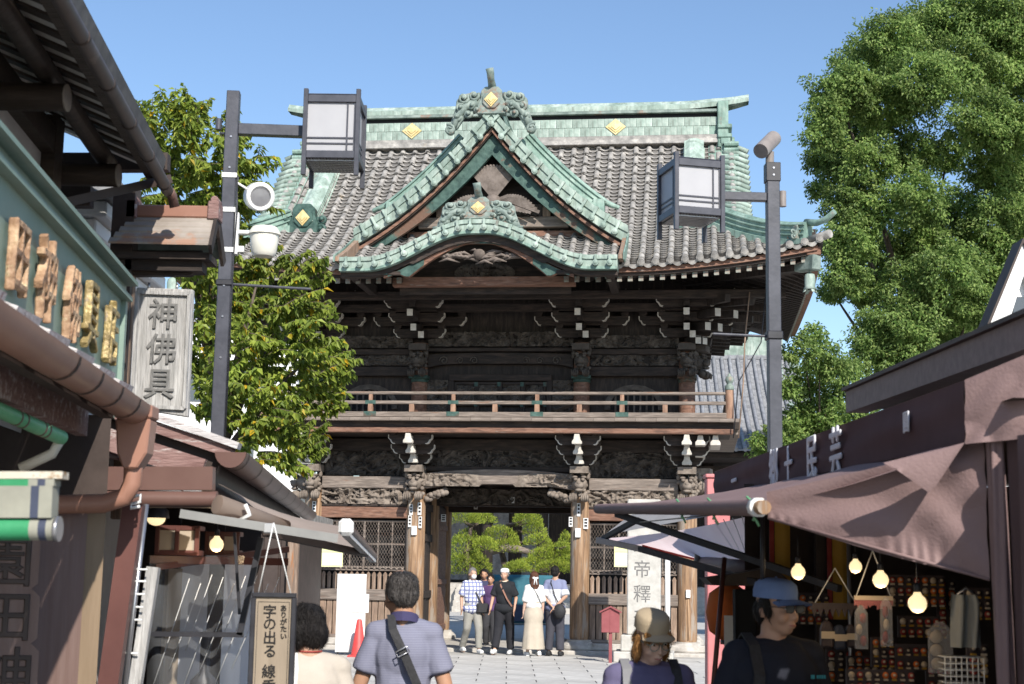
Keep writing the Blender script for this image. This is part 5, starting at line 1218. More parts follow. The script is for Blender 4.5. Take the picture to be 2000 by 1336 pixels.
b = MB(); dd_ = (C2 - C1).normalized(); b.beam(C1 + V(.0, 0, -.035), C2 + V(0, 0, -.035), .04, .02); b.build('bar_underside', M['white_paint'], aw, world=True)
b = MB(); b.beam(C1 - dd_ * .03, C1 + dd_ * .02, .075, .085); b.build('end_cap', M['white_paint'], aw, world=True, bevel=.018)
b = MB(); b.beam(at(352, 1003, 7.35), at(660, 1052, 7.45), .04, .042); b.build('arm', M['arm_grey'], aw, world=True); b = MB(); b.beam(at(520, 1040, 7.5), at(715, 1082, 9.5), .035, .04); b.build('folding_arm', M['brown_dark'], aw, world=True)
q = at(525, 1032, 7.40); b = MB(); b.cbox(q, (.05, .04, .05)); b.build('arm_joint', M['alu'], aw, world=True, bevel=.006)
b = MB(); b.tube([at(424, 985, 7.4), at(560, 1030, 7.7)], [.05, .035], 10); b.build('roller', M['awning_beige'], aw, world=True); 
b = MB(); q = at(480, 1005, 7.42); b.tube([q + V(-.005, 0, .05), q + V(.02, 0, 0), q + V(-.03, 0, -.03)], .012, 6); b.build('strap', M['plastic_white'], aw, world=True)
# windows, curtain and post behind clear vinyl
def quad(name, m, x0, x1, y0, y1, d0, d1, parent=sB, th=.03):
    A_, B_ = at(x0, y1, d0), at(x1, y1, d1); z1_ = at(x0, y0, d0).z; z0_ = A_.z
    b = MB(); b.beam(V(A_.x, A_.y, (z0_ + z1_) / 2), V(B_.x, B_.y, (z0_ + z1_) / 2), th, z1_ - z0_); return b.build(name, m, parent, world=True)
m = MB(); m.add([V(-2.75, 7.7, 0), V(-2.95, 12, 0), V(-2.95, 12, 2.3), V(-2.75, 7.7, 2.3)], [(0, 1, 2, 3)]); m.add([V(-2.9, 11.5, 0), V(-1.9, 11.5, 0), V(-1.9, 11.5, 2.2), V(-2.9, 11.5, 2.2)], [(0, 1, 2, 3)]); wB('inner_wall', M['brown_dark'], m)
quad('curtain', M['curtain'], 335, 400, 1090, 1420, 9.2, 9.4); quad('curtain', M['curtain'], 420, 480, 1075, 1420, 9.5, 10.5); quad('tan_panel', M['sign_tan'], 310, 338, 1110, 1420, 9.1, 9.2)
quad('dark_post', M['brown_dark'], 393, 423, 1085, 1450, 9.0, 9.02, th=.1); quad('red_bar', M['red_post'], 290, 560, 1085, 1100, 8.3, 8.8, th=.04)
b = MB(); b.beam(at(300, 1108, 8.25), at(560, 1073, 9.2), .04, .035); wB('red_rail', M['red_post'], b)
b = MB(); b.beam(at(290, 1238, 8.0), at(475, 1240, 8.0), .03, .025); b.beam(at(468, 1240, 8.0), at(510, 1050, 8.0), .03, .03, up=V(0, 1, 0)); b.beam(at(468, 1200, 8.0), at(458, 1040, 8.0), .015, .015, up=V(0, 1, 0)); wB('black_stay', M['black_metal'], b)
b = MB(); q = at(398, 1336, 8.9); b.lathe([(.05, -.3), (.09, -.1), (.08, .02), (.03, .07), (.03, .3)], 12, q); wB('lantern_stand', M['black_metal'], b)
m = MB(); rows = []
for i in range(13):
    t = i / 12; rows.append([at(292 + (478 - 292) * t - 12 * s_, 1085 + 330 * s_, 8.15) + V(0, .04 * math.sin(9 * t + 4 * s_) + .03 * math.sin(17 * t - 6 * s_), 0) for s_ in [k / 8 for k in range(9)]])
m.grid(rows); wB('vinyl_sheet', M['vinyl'], m, kind=None)
for k in range(9):
    t = k / 8; b = MB(); a_ = at(300 + 20 * k, 1336, 8.1); c_ = at(370 + 22 * k, 1130 + 10 * math.sin(k * 2), 8.12); a2 = a_ + (c_ - a_) * (.15 * (k % 3)); b.tube([a2, (a2 + c_) / 2 + V(0, -.01, -.01), c_], .0022, 5); wB('vinyl_crease', M['plastic_white'], b)
# box lanterns and bulbs
def box_lantern(x0, x1, y0, y1, d, lab):
    t = thing('box_lantern', lab, 'lantern', at((x0 + x1) / 2, y1, d), group='box lanterns in the incense shop')
    A_, B_ = at(x0, y0, d), at(x1, y1, d); w, h = B_.x - A_.x, A_.z - B_.z; 
    bx('paper', M['paper_lamp'], -w / 2 + .012, w / 2 - .012, -w * .3, w * .3, .015, h - .015, t, 0)
    for x in (-w / 2, 0, w / 2): bx('bar', M['red_post'], x - .012, x + .012, -w * .3 - .012, -w * .3 + .01, 0, h, t, .002)
    bx('base', M['red_post'], -w / 2 - .015, w / 2 + .015, -w * .33, w * .33, -.015, .015, t, .003); bx('lid', M['red_post'], -w / 2 - .015, w / 2 + .015, -w * .33, w * .33, h - .015, h + .012, t, .003)
    b = MB(); b.tube([(0, 0, h), (0, 0, h + .25)], .006, 6); b.build('hanger', M['black_metal'], t); return t
box_lantern(313, 387, 1030, 1080, 8.4, 'wooden framed paper box lantern nearest the brown roller tube'); box_lantern(408, 465, 1042, 1080, 8.9, 'wooden framed paper box lantern behind the glowing bulb')
def bulb(px, py, rpx, d, lab, watts=3, tilt=0.0):
    P_ = at(px, py, d); r = rpx / FPX * d; t = thing('light_bulb', lab, 'light bulb', P_, group='bare bulbs under the awnings')
    b = MB(); b.lathe([(.0, -r), (r * .55, -r * .85), (r * .92, -r * .4), (r, .05 * r), (r * .85, r * .55), (r * .45, r * .95), (r * .34, r * 1.25)], 16, caps=False); b.build('glass', M['bulb'], t)
    b = MB(); b.lathe([(r * .36, r * 1.2), (r * .38, r * 1.9), (r * .3, r * 2.1), (r * .08, r * 2.2)], 12); b.tube([(0, 0, r * 2.1), (0, 0, r * 5)], r * .07, 6); b.build('socket', M['black_metal'], t)
    L = bpy.data.lights.new('bulb_light', 'POINT'); L.energy = watts * .4; L.color = (1, .72, .42); L.shadow_soft_size = r; lo = bpy.data.objects.new('bulb_light', L); link(lo, t); lo.location = (0, 0, -r * 1.6)
    return t
bulb(423, 1064, 14, 8.2, 'glowing bare bulb in front of a box lantern in the incense shop')
t = thing('dome_lamp', 'lit round lamp with dark shade at the vinyl edge', 'lamp', at(305, 1012, 7.9)); b = MB(); b.ball((0, 0, 0), (.05, .05, .04), 14, 8); b.build('globe', M['bulb'], t); b = MB(); b.lathe([(.07, .0), (.065, .04), (.02, .08)], 14, caps=False); b.build('shade', M['black_metal'], t)
# hanging incense sign with writing
ins = thing('incense_sign', 'brown hanging signboard in a black frame with black brush writing', 'signboard', at(529, 1336, 6.7) - V(0, 0, .45))
A_, B_ = at(489, 1166, 6.7), at(568, 1166, 6.7); w = B_.x - A_.x; ztop = A_.z - world_of(ins).translation.z; h = .78
bx('panel', M['sign_tan'], -w / 2 + .01, w / 2 - .01, -.008, .008, ztop - h, ztop, ins, 0)
for s in (-1, 1): bx('frame_side', M['black_metal'], s * w / 2 - .011, s * w / 2 + .011, -.018, .014, ztop - h, ztop, ins, .003)
bx('frame_top', M['black_metal'], -w / 2 - .008, w / 2 + .008, -.02, .014, ztop, ztop + .02, ins, .003); bx('frame_base', M['black_metal'], -w / 2 - .008, w / 2 + .008, -.02, .014, ztop - h - .02, ztop - h, ins, .003)
for s in (-1, 1): bx('inner_line', M['ink'], s * (w / 2 - .02) - .001, s * (w / 2 - .02) + .001, -.0095, -.008, ztop - h + .02, ztop - .02, ins, 0)
bx('inner_line', M['ink'], -(w / 2 - .02), w / 2 - .02, -.0095, -.008, ztop - .021, ztop - .019, ins, 0)
FR = V(0, -1, 0)
for ch, px, py, sz in [(c, 527, y, .062) for c, y in zip('字の出る', (1194, 1219, 1245, 1272))] + [('線', 525, 1311, .062), ('香', 525, 1340, .062)] + [(c, 554, y, .03) for c, y in zip('ありがたい', (1188, 1201, 1214, 1228, 1243))]:
    q = at(px, py, 6.69); loc = q - world_of(ins).translation; loc.y = -.0105; letter(ch, sz, 'ink', ins, face_M(loc, FR), .0008, .0009)
for s in (-1, 1): b = MB(); b.tube([(s * w * .4, 0, ztop + .02), (-.02, .02, ztop + .33)], .003, 5); b.build('string', M['plastic_white'], ins)
# ------------------------------------------------------------------ right: souvenir shop with brown awning
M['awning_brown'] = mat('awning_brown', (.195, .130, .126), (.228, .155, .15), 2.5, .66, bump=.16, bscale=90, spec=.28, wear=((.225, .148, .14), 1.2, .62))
M['awning_lining'] = mat('awning_lining', (.10, .065, .068), (.13, .085, .088), 3, .6)
M['letter_white'] = mat('letter_white', (.62, .62, .66), rough=.7)
M['pink_sheet'] = mat('pink_sheet', (.78, .62, .62), (.84, .70, .70), 3, .6, transl=.8)
M['grey_sheet'] = mat('grey_sheet', (.42, .40, .39), (.50, .48, .47), 3, .7, transl=.2)
M['pink_post'] = mat('pink_post', (.52, .17, .17), (.60, .22, .22), 3, .5, bump=.05)
M['beam_brown'] = mat('beam_brown', (.15, .11, .105), (.20, .155, .145), 3, .6, (1, 6, 6), .15)
M['cloth_red'] = mat('cloth_red', (.26, .03, .026), (.36, .06, .05), 8, .8)
M['cloth_orange'] = mat('cloth_orange', (.62, .14, .03), (.72, .2, .05), 6, .8)
M['cloth_yellow'] = mat('cloth_yellow', (.42, .24, .03), (.5, .3, .06), 5, .8)
M['cloth_grey'] = mat('cloth_grey', (.26, .27, .26), (.33, .34, .33), 3, .85, bump=.2)
M['bag_clear'] = mat('bag_clear', (.75, .75, .78), rough=.15, spec=.7, alpha=.25)
M['charm_cream'] = mat('charm_cream', (.55, .45, .33), (.65, .55, .42), 6, .7)
M['charm_dark'] = mat('charm_dark', (.04, .03, .035), (.08, .06, .06), 8, .6)
M['maroon'] = mat('maroon', (.22, .055, .06), (.28, .08, .085), 4, .6, bump=.1)
sR = thing('souvenir_shop', 'open fronted souvenir shop with brown beam and dark interior under the awning', 'shop', (3.0, 7.5, 0))
def wR(name, m, mb, parent=sR, bevel=0.0, sharp=None, kind=None, fix=True): return mb.build(name, m, parent, world=True, bevel=bevel, sharp=sharp, kind=kind, fix=fix)
b = MB(); A_, B_ = at(1672, 786, 8.66), at(2060, 640, 5.5); b.beam(A_, B_, .12, .125); wR('roof_beam', M['beam_brown'], b); b = MB(); b.beam(A_ + V(.0, 0, .075), B_ + V(0, 0, .075), .17, .02); wR('beam_flashing', M['brown_dark'], b)
m = MB(); m.grid([[V(2.06, d, 2.62), V(4.5, d, 2.66)] for d in (4.6, 8.7)], smooth=False); wR('roof', M['roof_bed'], m)
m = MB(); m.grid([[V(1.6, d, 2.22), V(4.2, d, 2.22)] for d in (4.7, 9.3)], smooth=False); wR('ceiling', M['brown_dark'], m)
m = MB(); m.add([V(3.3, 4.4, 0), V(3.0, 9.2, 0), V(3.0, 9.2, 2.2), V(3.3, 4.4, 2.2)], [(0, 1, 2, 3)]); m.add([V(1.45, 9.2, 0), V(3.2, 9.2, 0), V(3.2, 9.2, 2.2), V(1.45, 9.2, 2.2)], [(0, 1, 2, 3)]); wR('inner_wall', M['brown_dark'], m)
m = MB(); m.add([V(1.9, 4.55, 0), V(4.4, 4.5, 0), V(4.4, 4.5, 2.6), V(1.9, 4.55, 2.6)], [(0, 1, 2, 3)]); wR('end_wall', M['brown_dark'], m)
for x, d in ((1500, 9.0), (1605, 8.8)): q = at(x, 1336, d); b = MB(); b.box(q.x - .03, q.x + .03, d - .03, d + .03, 0, 2.2); wR('post', M['brown_dark'], b)
b = MB(); q = at(1660, 1200, 8.3); b.tube([V(q.x, 8.3, 0), V(q.x, 8.3, 2.4)], .012, 8); wR('pipe', M['steel'], b)
# ---- awning
aw = thing('brown_awning', 'brown fabric awning with white characters and a hanging end curtain', 'awning', at(1880, 870, 4.9))
NT, NB, FT, FB = at(1884, 742, 4.9), at(1884, 868, 4.9), at(1395, 922, 11.0), at(1395, 966, 11.0)
def wr_grid(name, fn, nu, nv, m, wrinkle=None):
    b = MB(); b.grid([[fn(i / nu, j / nv) for j in range(nv + 1)] for i in range(nu + 1)]); return b.build(name, m, aw, world=True, fix=False)
def val(u, v):
    p = NT.lerp(FT, u).lerp(NB.lerp(FB, u), v); s_ = math.sin(u * 23 + v * 3) * .008 + math.sin(u * 9 - v * 6) * .01
    return p + V(s_ * math.sin(math.pi * min(1, v * 1.2)), 0, 0)
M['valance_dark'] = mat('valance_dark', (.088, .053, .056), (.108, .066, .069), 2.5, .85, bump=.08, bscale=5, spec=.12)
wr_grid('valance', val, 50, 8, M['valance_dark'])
R0T, R0B = at(2080, 660, 4.7), at(2080, 850, 4.7)
def frt(u, v):
    p = NT.lerp(R0T, u).lerp(NB.lerp(R0B, u), v); w = .02 * math.sin(v * 9 + u * 2 + math.sin(u * 5)) * math.exp(-u * 1.2) * (v ** .7) + .018 * math.sin(u * 11 + v * 4) * v
    return p + V(0, -abs(w) - .01 * math.sin(math.pi * u), 0)
wr_grid('front_valance', frt, 30, 26, M['awning_brown'])
def topf(u, v): return NT.lerp(FT, v).lerp(V(2.4, 4.9, NT.z + .1).lerp(V(2.4, 11, FT.z + .12), v), u) + V(0, 0, .002)
wr_grid('awning_top', topf, 4, 10, M['awning_brown'])
PN, PF = at(1480, 991, 5.45), at(1168, 994, 9.9)
def sheet(u, v):
    p = NB.lerp(FB, u).lerp(PN.lerp(PF, u), v); p.z += -.02 * math.sin(math.pi * v) * (1 - u) + .005 * math.sin(u * 30); return p
wr_grid('sloping_sheet', sheet, 40, 6, M['awning_brown'])
b = MB(); b.tube([PN, PF], .032, 12); b.build('front_roller', M['awning_brown'], aw, world=True, sharp=60)
b = MB(); d_ = (PN - PF).normalized(); b.tube([PN - d_ * .02, PN + d_ * .10], .026, 10); b.build('roller_end', M['wood_column'], aw, world=True); b = MB(); b.tube([PN - d_ * .03, PN + d_ * .03], .036, 10); b.build('plastic_wrap', M['plastic_white'], aw, world=True)
for k in range(3): 
    q = PN.lerp(PF, .16 * k + .02); b = MB(); b.tube([q + V(-.02, 0, .04), q + V(.02, -.03, 0), q + V(0, -.02, -.05)], .005, 5); b.tube([q + V(0, -.03, -.03), q + V(.02, -.04, -.07)], .005, 5); b.build('green_tie', M['bamboo_green'], aw, world=True)
# end curtain: hangs from the corner post to the roller
LT, LB, RT_, RB_ = at(1497, 961, 5.4), at(1500, 1012, 5.4), at(1922, 858, 4.92), at(1932, 1132, 4.92)
MT = at(1740, 905, 5.06)
def cur(u, v):
    top = LT.lerp(RT_, u) + V(0, 0, -.006 * math.sin(math.pi * u)); bot = LB.lerp(RB_, u) + V(0, 0, -.012 * math.sin(math.pi * u)); p = top.lerp(bot, v)
    f = .015 * math.sin(2.2 * math.pi * (v * 1.1 + u * .8)) * math.sin(math.pi * u) * math.sin(math.pi * v) + .008 * math.sin(26 * v * u + 5 * u) * (1 - v) * u + .007 * math.sin(60 * u + 8 * math.sin(9 * u)) * max(0, v - .72) * 3
    f += -.022 * math.exp(-((u - .55) / .22) ** 2 - ((v - .35 - .4 * (u - .5)) / .25) ** 2) + .010 * math.sin(18 * (u - v * .6)) * math.exp(-((u - .85) / .2) ** 2)
    return p + V(0, -f, 0)
wr_grid('end_curtain', cur, 120, 60, M['awning_brown'])
b = MB(); b.tube([LB + V(0, -.006, 0), RB_ + V(0, -.006, 0)], .006, 6); b.build('curtain_hem', M['awning_brown'], aw, world=True)
q0, q1, q2 = at(1725, 904, 4.96), at(1812, 966, 4.96), at(1878, 866, 4.88)
b = MB(); b.grid([[q0.lerp(q2, u), q0.lerp(q1, .5).lerp(q2, u) * .5 + q0.lerp(q2, u) * .5 + V(0, -.03, 0), q0.lerp(q1, min(1, u * 1.9)).lerp(q2, max(0, u * 1.9 - 1) / .9) + V(0, -.035, 0)] for u in [k / 10 for k in range(11)]]); b.build('curtain_fold', M['awning_brown'], aw, world=True, fix=False)
# wrapped corner post
b = MB(); A_ = at(1944, 860, 4.88); rows = []
for k in range(15):
    z = A_.z * (1 - k / 14); rows.append([V(A_.x + .02 * k / 14 + (.026 + .006 * math.sin(5 * a + k * .6)) * math.cos(a), 4.88 + (.026 + .006 * math.sin(5 * a + k * .6)) * math.sin(a), z) for a in [2 * math.pi * j / 24 for j in range(25)]])
b.grid(rows); b.build('wrapped_post', M['awning_brown'], aw, world=True, fix=False)
b = MB(); rows = []
for k in range(11):
    z = (A_.z + .0) * (1 - k / 10); rows.append([V(A_.x + .03 + .02 * math.sin(j * 1.5 + k * .15), 4.86 - .75 * j / 14, z) for j in range(15)])
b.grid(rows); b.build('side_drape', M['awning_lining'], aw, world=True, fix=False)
nV = V(-1, 0, 0)
def val_pt(px, f):   # point on the valance at a picture column, f from top to bottom
    lo, hi = 0.0, 1.0
    for _ in range(40):
        md = (lo + hi) / 2; q = val(md, f); x = 1000 + FPX * (q - V(0, 0, HC)).dot(RT) / (q - V(0, 0, HC)).dot(FW)
        if x > px: lo = md
        else: hi = md
    return val(lo, f)
tx = (FT - NT).normalized(); nV = V(-tx.y, tx.x, 0).normalized()
for ch, px, sz in (('郷', 1515, .27), ('土', 1544, .24), ('民', 1590, .25), ('芸', 1637, .25), ('一', 1437, .2)):
    q = val_pt(px, .62) + nV * .012; letter(ch, sz, 'letter_white', aw, world_of(aw).inverted() @ face_M(q, nV), .001, .005)
q = val_pt(1776, .42) + nV * .012; letter('園', .085, 'letter_white', aw, world_of(aw).inverted() @ face_M(q, nV), .001, .002)
# arms and poles under it
for nm, a_, c_, w_, mt_ in (('folding_arm', at(1205, 1004, 9.3), at(1640, 1150, 7.6), .035, 'black_metal'), ('folding_arm', at(1168, 1055, 9.6), at(1250, 1072, 9.3), .035, 'alu'), ('folding_arm', at(1250, 1072, 9.3), at(1480, 1138, 8.4), .035, 'post_metal'), ('stay', at(1245, 1015, 9.2), at(1178, 1052, 9.6), .03, 'black_metal'), ('wire', at(1250, 1020, 9.0), at(1470, 998, 6), .006, 'black_metal')):
    b = MB(); b.beam(a_, c_, w_, w_); b.build(nm, M[mt_], aw, world=True)
b = MB(); b.tube([at(1415, 1090, 8.4), at(1388, 1400, 8.0)], .014, 8); b.build('support_pole', M['red_post'], aw, world=True)
b = MB(); b.tube([at(1489, 1010, 6.4), at(1490, 1160, 6.4)], .01, 8); b.build('hanging_rod', M['black_metal'], aw, world=True)
# ---- next shop's pink sheet awning
pa = thing('pink_awning', 'pale pink translucent sheet awning of the shop before the gate', 'awning', at(1430, 1100, 11))
C = [at(1176, 1052, 12.6), at(1490, 1002, 10.2), at(1490, 1112, 10.2), at(1366, 1093, 12.0)]
b = MB(); b.grid([[C[0].lerp(C[1], u).lerp(C[3].lerp(C[2], u), v) + V(0, 0, -.03 * math.sin(math.pi * u) * (1 - v)) for v in [k / 6 for k in range(7)]] for u in [k / 16 for k in range(17)]]); b.build('sheet', M['pink_sheet'], pa, world=True, fix=False)
b = MB(); a_, c_ = at(1255, 1064, 12.2), at(1366, 1092, 11.9); b.beam(a_, c_, .01, .035); b.build('red_edge', M['cloth_red'], pa, world=True)
b = MB(); b.tube([at(1366, 1098, 11.8), at(1490, 1112, 9.5)], .05, 10); b.build('rolled_edge', M['awning_lining'], pa, world=True)
b = MB(); b.grid([[at(1180, 1045, 12.8).lerp(at(1430, 1000, 10.2), u).lerp(at(1232, 1005, 12.6).lerp(at(1440, 994, 10.2), u), v) for v in (0, 1)] for u in (0, .5, 1)]); b.build('grey_flap', M['grey_sheet'], pa, world=True, fix=False)
for k in range(5): q0 = C[1].lerp(C[0], .06 + .05 * k); q1 = C[2].lerp(C[3], .06 + .05 * k); b = MB(); b.tube([q0 + V(0, -.01, 0), q1 + V(0, -.01, 0)], .0035, 5); b.build('net_cord', M['plastic_white'], pa, world=True)
b = MB(); b.tube([at(1365, 1035, 11.5), at(1362, 1095, 11.6)], .025, 8); b.build('strap', M['alu'], pa, world=True)
# red pillar, white board, shrine lantern beside the lane
t = thing('red_pillar', 'pinkish red painted pillar standing before the right end of the gate', 'pillar', V(at(1402, 1336, 15).x, 15, 0)); z1 = at(1400, 935, 15).z
bx('shaft', M['pink_post'], -.115, .115, -.1, .1, 0, z1, t, .01); bx('white_edge', M['white_paint'], .118, .19, -.05, .05, 0, z1 - .6, t, .005); bx('rear_shaft', M['pink_post'], .2, .33, .1, .25, 0, z1 - .55, t, .01); bx('cap', M['pink_post'], -.13, .13, -.12, .12, z1, z1 + .04, t, .01)
t = thing('shelf_lantern', 'dark roofed lantern stand behind the man in the blue cap', 'lantern', V(at(1455, 1336, 8.6).x, 8.6, 0)); zl = at(1450, 1130, 8.6).z
bx('stand', M['black'], -.06, .06, -.05, .05, 0, zl - .06, t, .004); b = MB(); b.prism([(-.2, -.04), (.2, -.04), (.22, .0), (.15, .07), (-.05, .03), (-.24, .0)], 'y', -.15, .15, M=Matrix.Translation((0, 0, zl))); b.build('roof', M['brown_dark'], t)
# ---- goods in the shop
goods = 'souvenirs hanging in the shop'
def hang(name, lab, cat, px, py, wpx, hpx, d, mt, kind='bag', rows_=0):
    P_ = at(px, py + hpx / 2, d); w, h = wpx / FPX * d, hpx / FPX * d
    t = thing(name, lab, cat, P_, group=goods); r = random.Random(px)
    if kind == 'cloth':
        b = MB(); b.grid([[V(-w / 2 + w * i / 10 * (1 - .12 * (k / 6 < .15)), .03 * math.sin(i * 1.3 + k * .3), h * (1 - k / 6)) for k in range(7)] for i in range(11)]); b.build('fabric', M[mt], t, fix=False)
        b = MB(); b.tube([(-w * .3, 0, h), (0, 0, h + .03), (w * .3, 0, h)], .006, 5); b.build('hanger', M['steel'], t)
    elif kind == 'bag':
        b = MB(); b.prism([(-w / 2, 0), (w / 2, 0), (w * .48, h * .8), (w * .1, h * .97), (-w * .1, h * .97), (-w * .48, h * .8)], 'y', -.02, .02); b.build('wrapper', M['bag_clear'], t)
        for k in range(3): b = MB(); b.ball((r.uniform(-.2, .2) * w, -.0, h * (.18 + .25 * k)), (w * .3, .018, h * .12), 8, 6); b.build('content', M[mt if k % 2 == 0 else 'charm_cream'], t)
    elif kind == 'pouch':
        b = MB(); b.prism([(-w / 2, 0), (w / 2, 0), (w / 2, h * .7), (w * .3, h), (-w * .3, h), (-w / 2, h * .7)], 'y', -.03, .03); b.build('pouch', M[mt], t, bevel=.01); b = MB(); b.box(-w / 2 - .002, w / 2 + .002, -.034, -.03, h * .35, h * .62); b.build('band', M['charm_cream'], t)
    elif kind == 'charms':
        bx('card', M['charm_dark'], -w / 2, w / 2, 0, .015, 0, h, t, 0); n = max(2, int(wpx / 15))
        rows_ = max(2, int(hpx / 17))
        for k in range(rows_):
            for i in range(n):
                x = -w / 2 + w * (i + .5) / n; z = h * (k + .5) / (rows_ or 2); r2 = min(w / n, h / (rows_ or 2)) * .4
                b = MB(); b.ball((x, -.02, z), (r2, r2 * .6, r2), 8, 6); c_ = b.build('charm', M[r.choice(['cloth_red', 'charm_cream', 'charm_dark', 'cloth_orange', 'cloth_red'])], t)
                b = MB(); b.ball((x, -.02 - r2 * .35, z + r2 * .15), (r2 * .55, r2 * .35, r2 * .45), 8, 5); b.build('face', M['charm_cream'], c_); b = MB(); b.box(x - r2 * .6, x + r2 * .6, -.03, -.01, z - r2 * 1.5, z - r2 * .95); b.build('tag', M[r.choice(['cloth_yellow', 'charm_cream'])], c_)
    return t
hang('charm_display', 'card of round red charms hanging high beside the awning curtain', 'charms', 1790, 1155, 110, 60, 7.8, 'cloth_red', 'charms'); hang('charm_display', 'card with a row of round charms below the lowest bulb', 'charms', 1795, 1225, 80, 40, 7.6, 'cloth_red', 'charms', 1)
hang('charm_display', 'charm card at the bottom beside the clear cone bag', 'charms', 1780, 1285, 60, 50, 7.3, 'cloth_red', 'charms', 1); hang('charm_display', 'charm card with golden tags under the plastic wrapped strips', 'charms', 1725, 1275, 45, 55, 7.4, 'cloth_red', 'charms', 1)
hang('charm_display', 'lowest charm card cut off by the picture edge', 'charms', 1720, 1330, 130, 40, 7.0, 'cloth_red', 'charms', 1); hang('charm_display', 'small charm card beside the wire basket', 'charms', 1910, 1290, 40, 60, 6.6, 'cloth_red', 'charms', 2)
hang('charm_display', 'wide charm card behind the wrapped strips', 'charms', 1700, 1300, 90, 34, 8.2, 'cloth_red', 'charms'); hang('charm_display', 'dark charm card under the ochre banner', 'charms', 1590, 1190, 60, 60, 8.6, 'cloth_red', 'charms'); hang('charm_display', 'charm card behind the comb hanger pouches', 'charms', 1650, 1300, 70, 60, 8.4, 'cloth_red', 'charms'); hang('charm_display', 'tall charm card beside the grey garment', 'charms', 1850, 1190, 36, 110, 8.0, 'cloth_red', 'charms'); hang('charm_display', 'charm card right under the curtain hem corner', 'charms', 1910, 1180, 50, 60, 7.2, 'cloth_red', 'charms'); hang('charm_display', 'charm card low between wire basket and cone bag', 'charms', 1835, 1325, 50, 50, 7.4, 'cloth_red', 'charms')
hang('plastic_wrapped_strip', 'clear wrapped red strip, nearer the striped pouches', 'souvenir', 1683, 1225, 22, 85, 7.0, 'cloth_red'); hang('plastic_wrapped_strip', 'clear wrapped red strip beside the charm cards', 'souvenir', 1732, 1215, 20, 95, 7.0, 'cloth_red'); hang('cone_bag', 'tall clear plastic bag of sweets shaped like a cone', 'bag', 1838, 1265, 44, 100, 6.8, 'charm_cream')
hang('striped_pouch', 'dark pouch with pale band nearest the dark shirt', 'pouch', 1615, 1240, 24, 50, 7.4, 'charm_dark', 'pouch'); hang('striped_pouch', 'dark pouch with pale band, between two others', 'pouch', 1640, 1245, 22, 46, 7.4, 'navy_cloth', 'pouch'); hang('striped_pouch', 'dark pouch with pale band next to the wrapped strip', 'pouch', 1662, 1243, 18, 44, 7.4, 'charm_dark', 'pouch')
hang('grey_garment', 'grey cloth garment on a hanger beside the wrapped corner post', 'garment', 1890, 1215, 58, 100, 6.4, 'cloth_grey', 'cloth')
for px, mt_, lab in ((1530, 'cloth_yellow', 'ochre hanging banner behind the nearest blue cap'), (1643, 'cloth_yellow', 'ochre hanging banner with red edge deeper in the shop')):
    t = thing('hanging_banner', lab, 'banner', at(px, 1210, 8.6), group=goods); b = MB(); b.grid([[V(-.045 + .09 * i / 4, .01 * math.sin(i * 2), .75 * k / 6) for k in range(7)] for i in range(5)]); b.build('cloth', M[mt_], t, fix=False); bx('red_edge', M['cloth_red'], -.075, -.05, -.006, .006, 0, .75, t, 0)
t = thing('comb_hanger', 'dark toothed hanger rail with strings above the pouches', 'hanger', at(1632, 1190, 7.4), group=goods); b = MB(); b.box(-.12, .12, -.01, .01, 0, .03)
for k in range(8): b.prism([(-.012, 0), (.012, 0), (0, -.035)], 'y', -.008, .008, M=Matrix.Translation((-.105 + .03 * k, 0, 0)))
b.build('rail', M['charm_dark'], t)
for s in (-1, 1): b = MB(); b.tube([(s * .1, 0, .03), (0, 0, .2)], .003, 5); b.build('string', M['plastic_white'], t)
t = thing('fringed_rail', 'pinkish fringe hung on a cord above the wrapped strips', 'fringe', at(1706, 1168, 7.05), group=goods); b = MB(); b.box(-.09, .09, -.005, .005, -.01, .01); b.build('rail', M['charm_cream'], t)
b = MB(); r = random.Random(4)
for k in range(26): x = -.088 + .176 * k / 25; b.box(x - .002, x + .002, -.003, .003, -r.uniform(.03, .055), -.01)
b.build('fringe', M['pink_post'], t, kind='stuff')
for s in (-1, 1): b = MB(); b.tube([(s * .08, 0, .01), (0, 0, .22)], .003, 5); b.build('string', M['plastic_white'], t)
t = thing('wire_basket', 'white wire basket at the lower edge next to the wrapped post', 'basket', at(1878, 1345, 6.3), group=goods); b = MB()
for i in range(8): b.tube([(-.08 + .16 * i / 7, -.05, 0), (-.08 + .16 * i / 7, -.05, .13)], .003, 5)
for k in range(6): b.tube([(-.08, -.05, .13 * k / 5), (.08, -.05, .13 * k / 5), (.08, .05, .13 * k / 5), (-.08, .05, .13 * k / 5), (-.08, -.05, .13 * k / 5)], .003, 5)
b.build('wire', M['plastic_white'], t)
t = thing('paper_lantern', 'orange red hanging lantern behind the support pole', 'lantern', at(1425, 1250, 8.9)); b = MB(); b.lathe([(.05, 0), (.12, .05), (.14, .16), (.12, .27), (.05, .32)], 14); b.build('paper', M['cloth_orange'], t); b = MB(); b.lathe([(.055, .32), (.055, .345)], 12); b.lathe([(.055, -.025), (.055, 0)], 12); b.build('rings', M['black_metal'], t)
t = thing('red_notice', 'red and white vertical notice on the support pole', 'notice', at(1432, 1330, 8.5)); bx('red_part', M['cloth_red'], -.04, .05, 0, .01, -.2, .15, t, 0); bx('white_part', M['white_paper'], -.05, .0, -.004, -.001, .17, .36, t, 0)
bulb(1671, 1107, 12.5, 6.9, 'lit bare bulb hanging second from the blue cap, under the curtain hem', 2); bulb(1720, 1133, 15.5, 6.3, 'lit bare bulb hanging between two others by the fringe', 2); bulb(1792, 1179, 18, 5.9, 'largest lit bare bulb, hanging before the charm cards', 2); bulb(1559, 1118, 14, 7.2, 'lit bare bulb behind the black awning arm', 2)
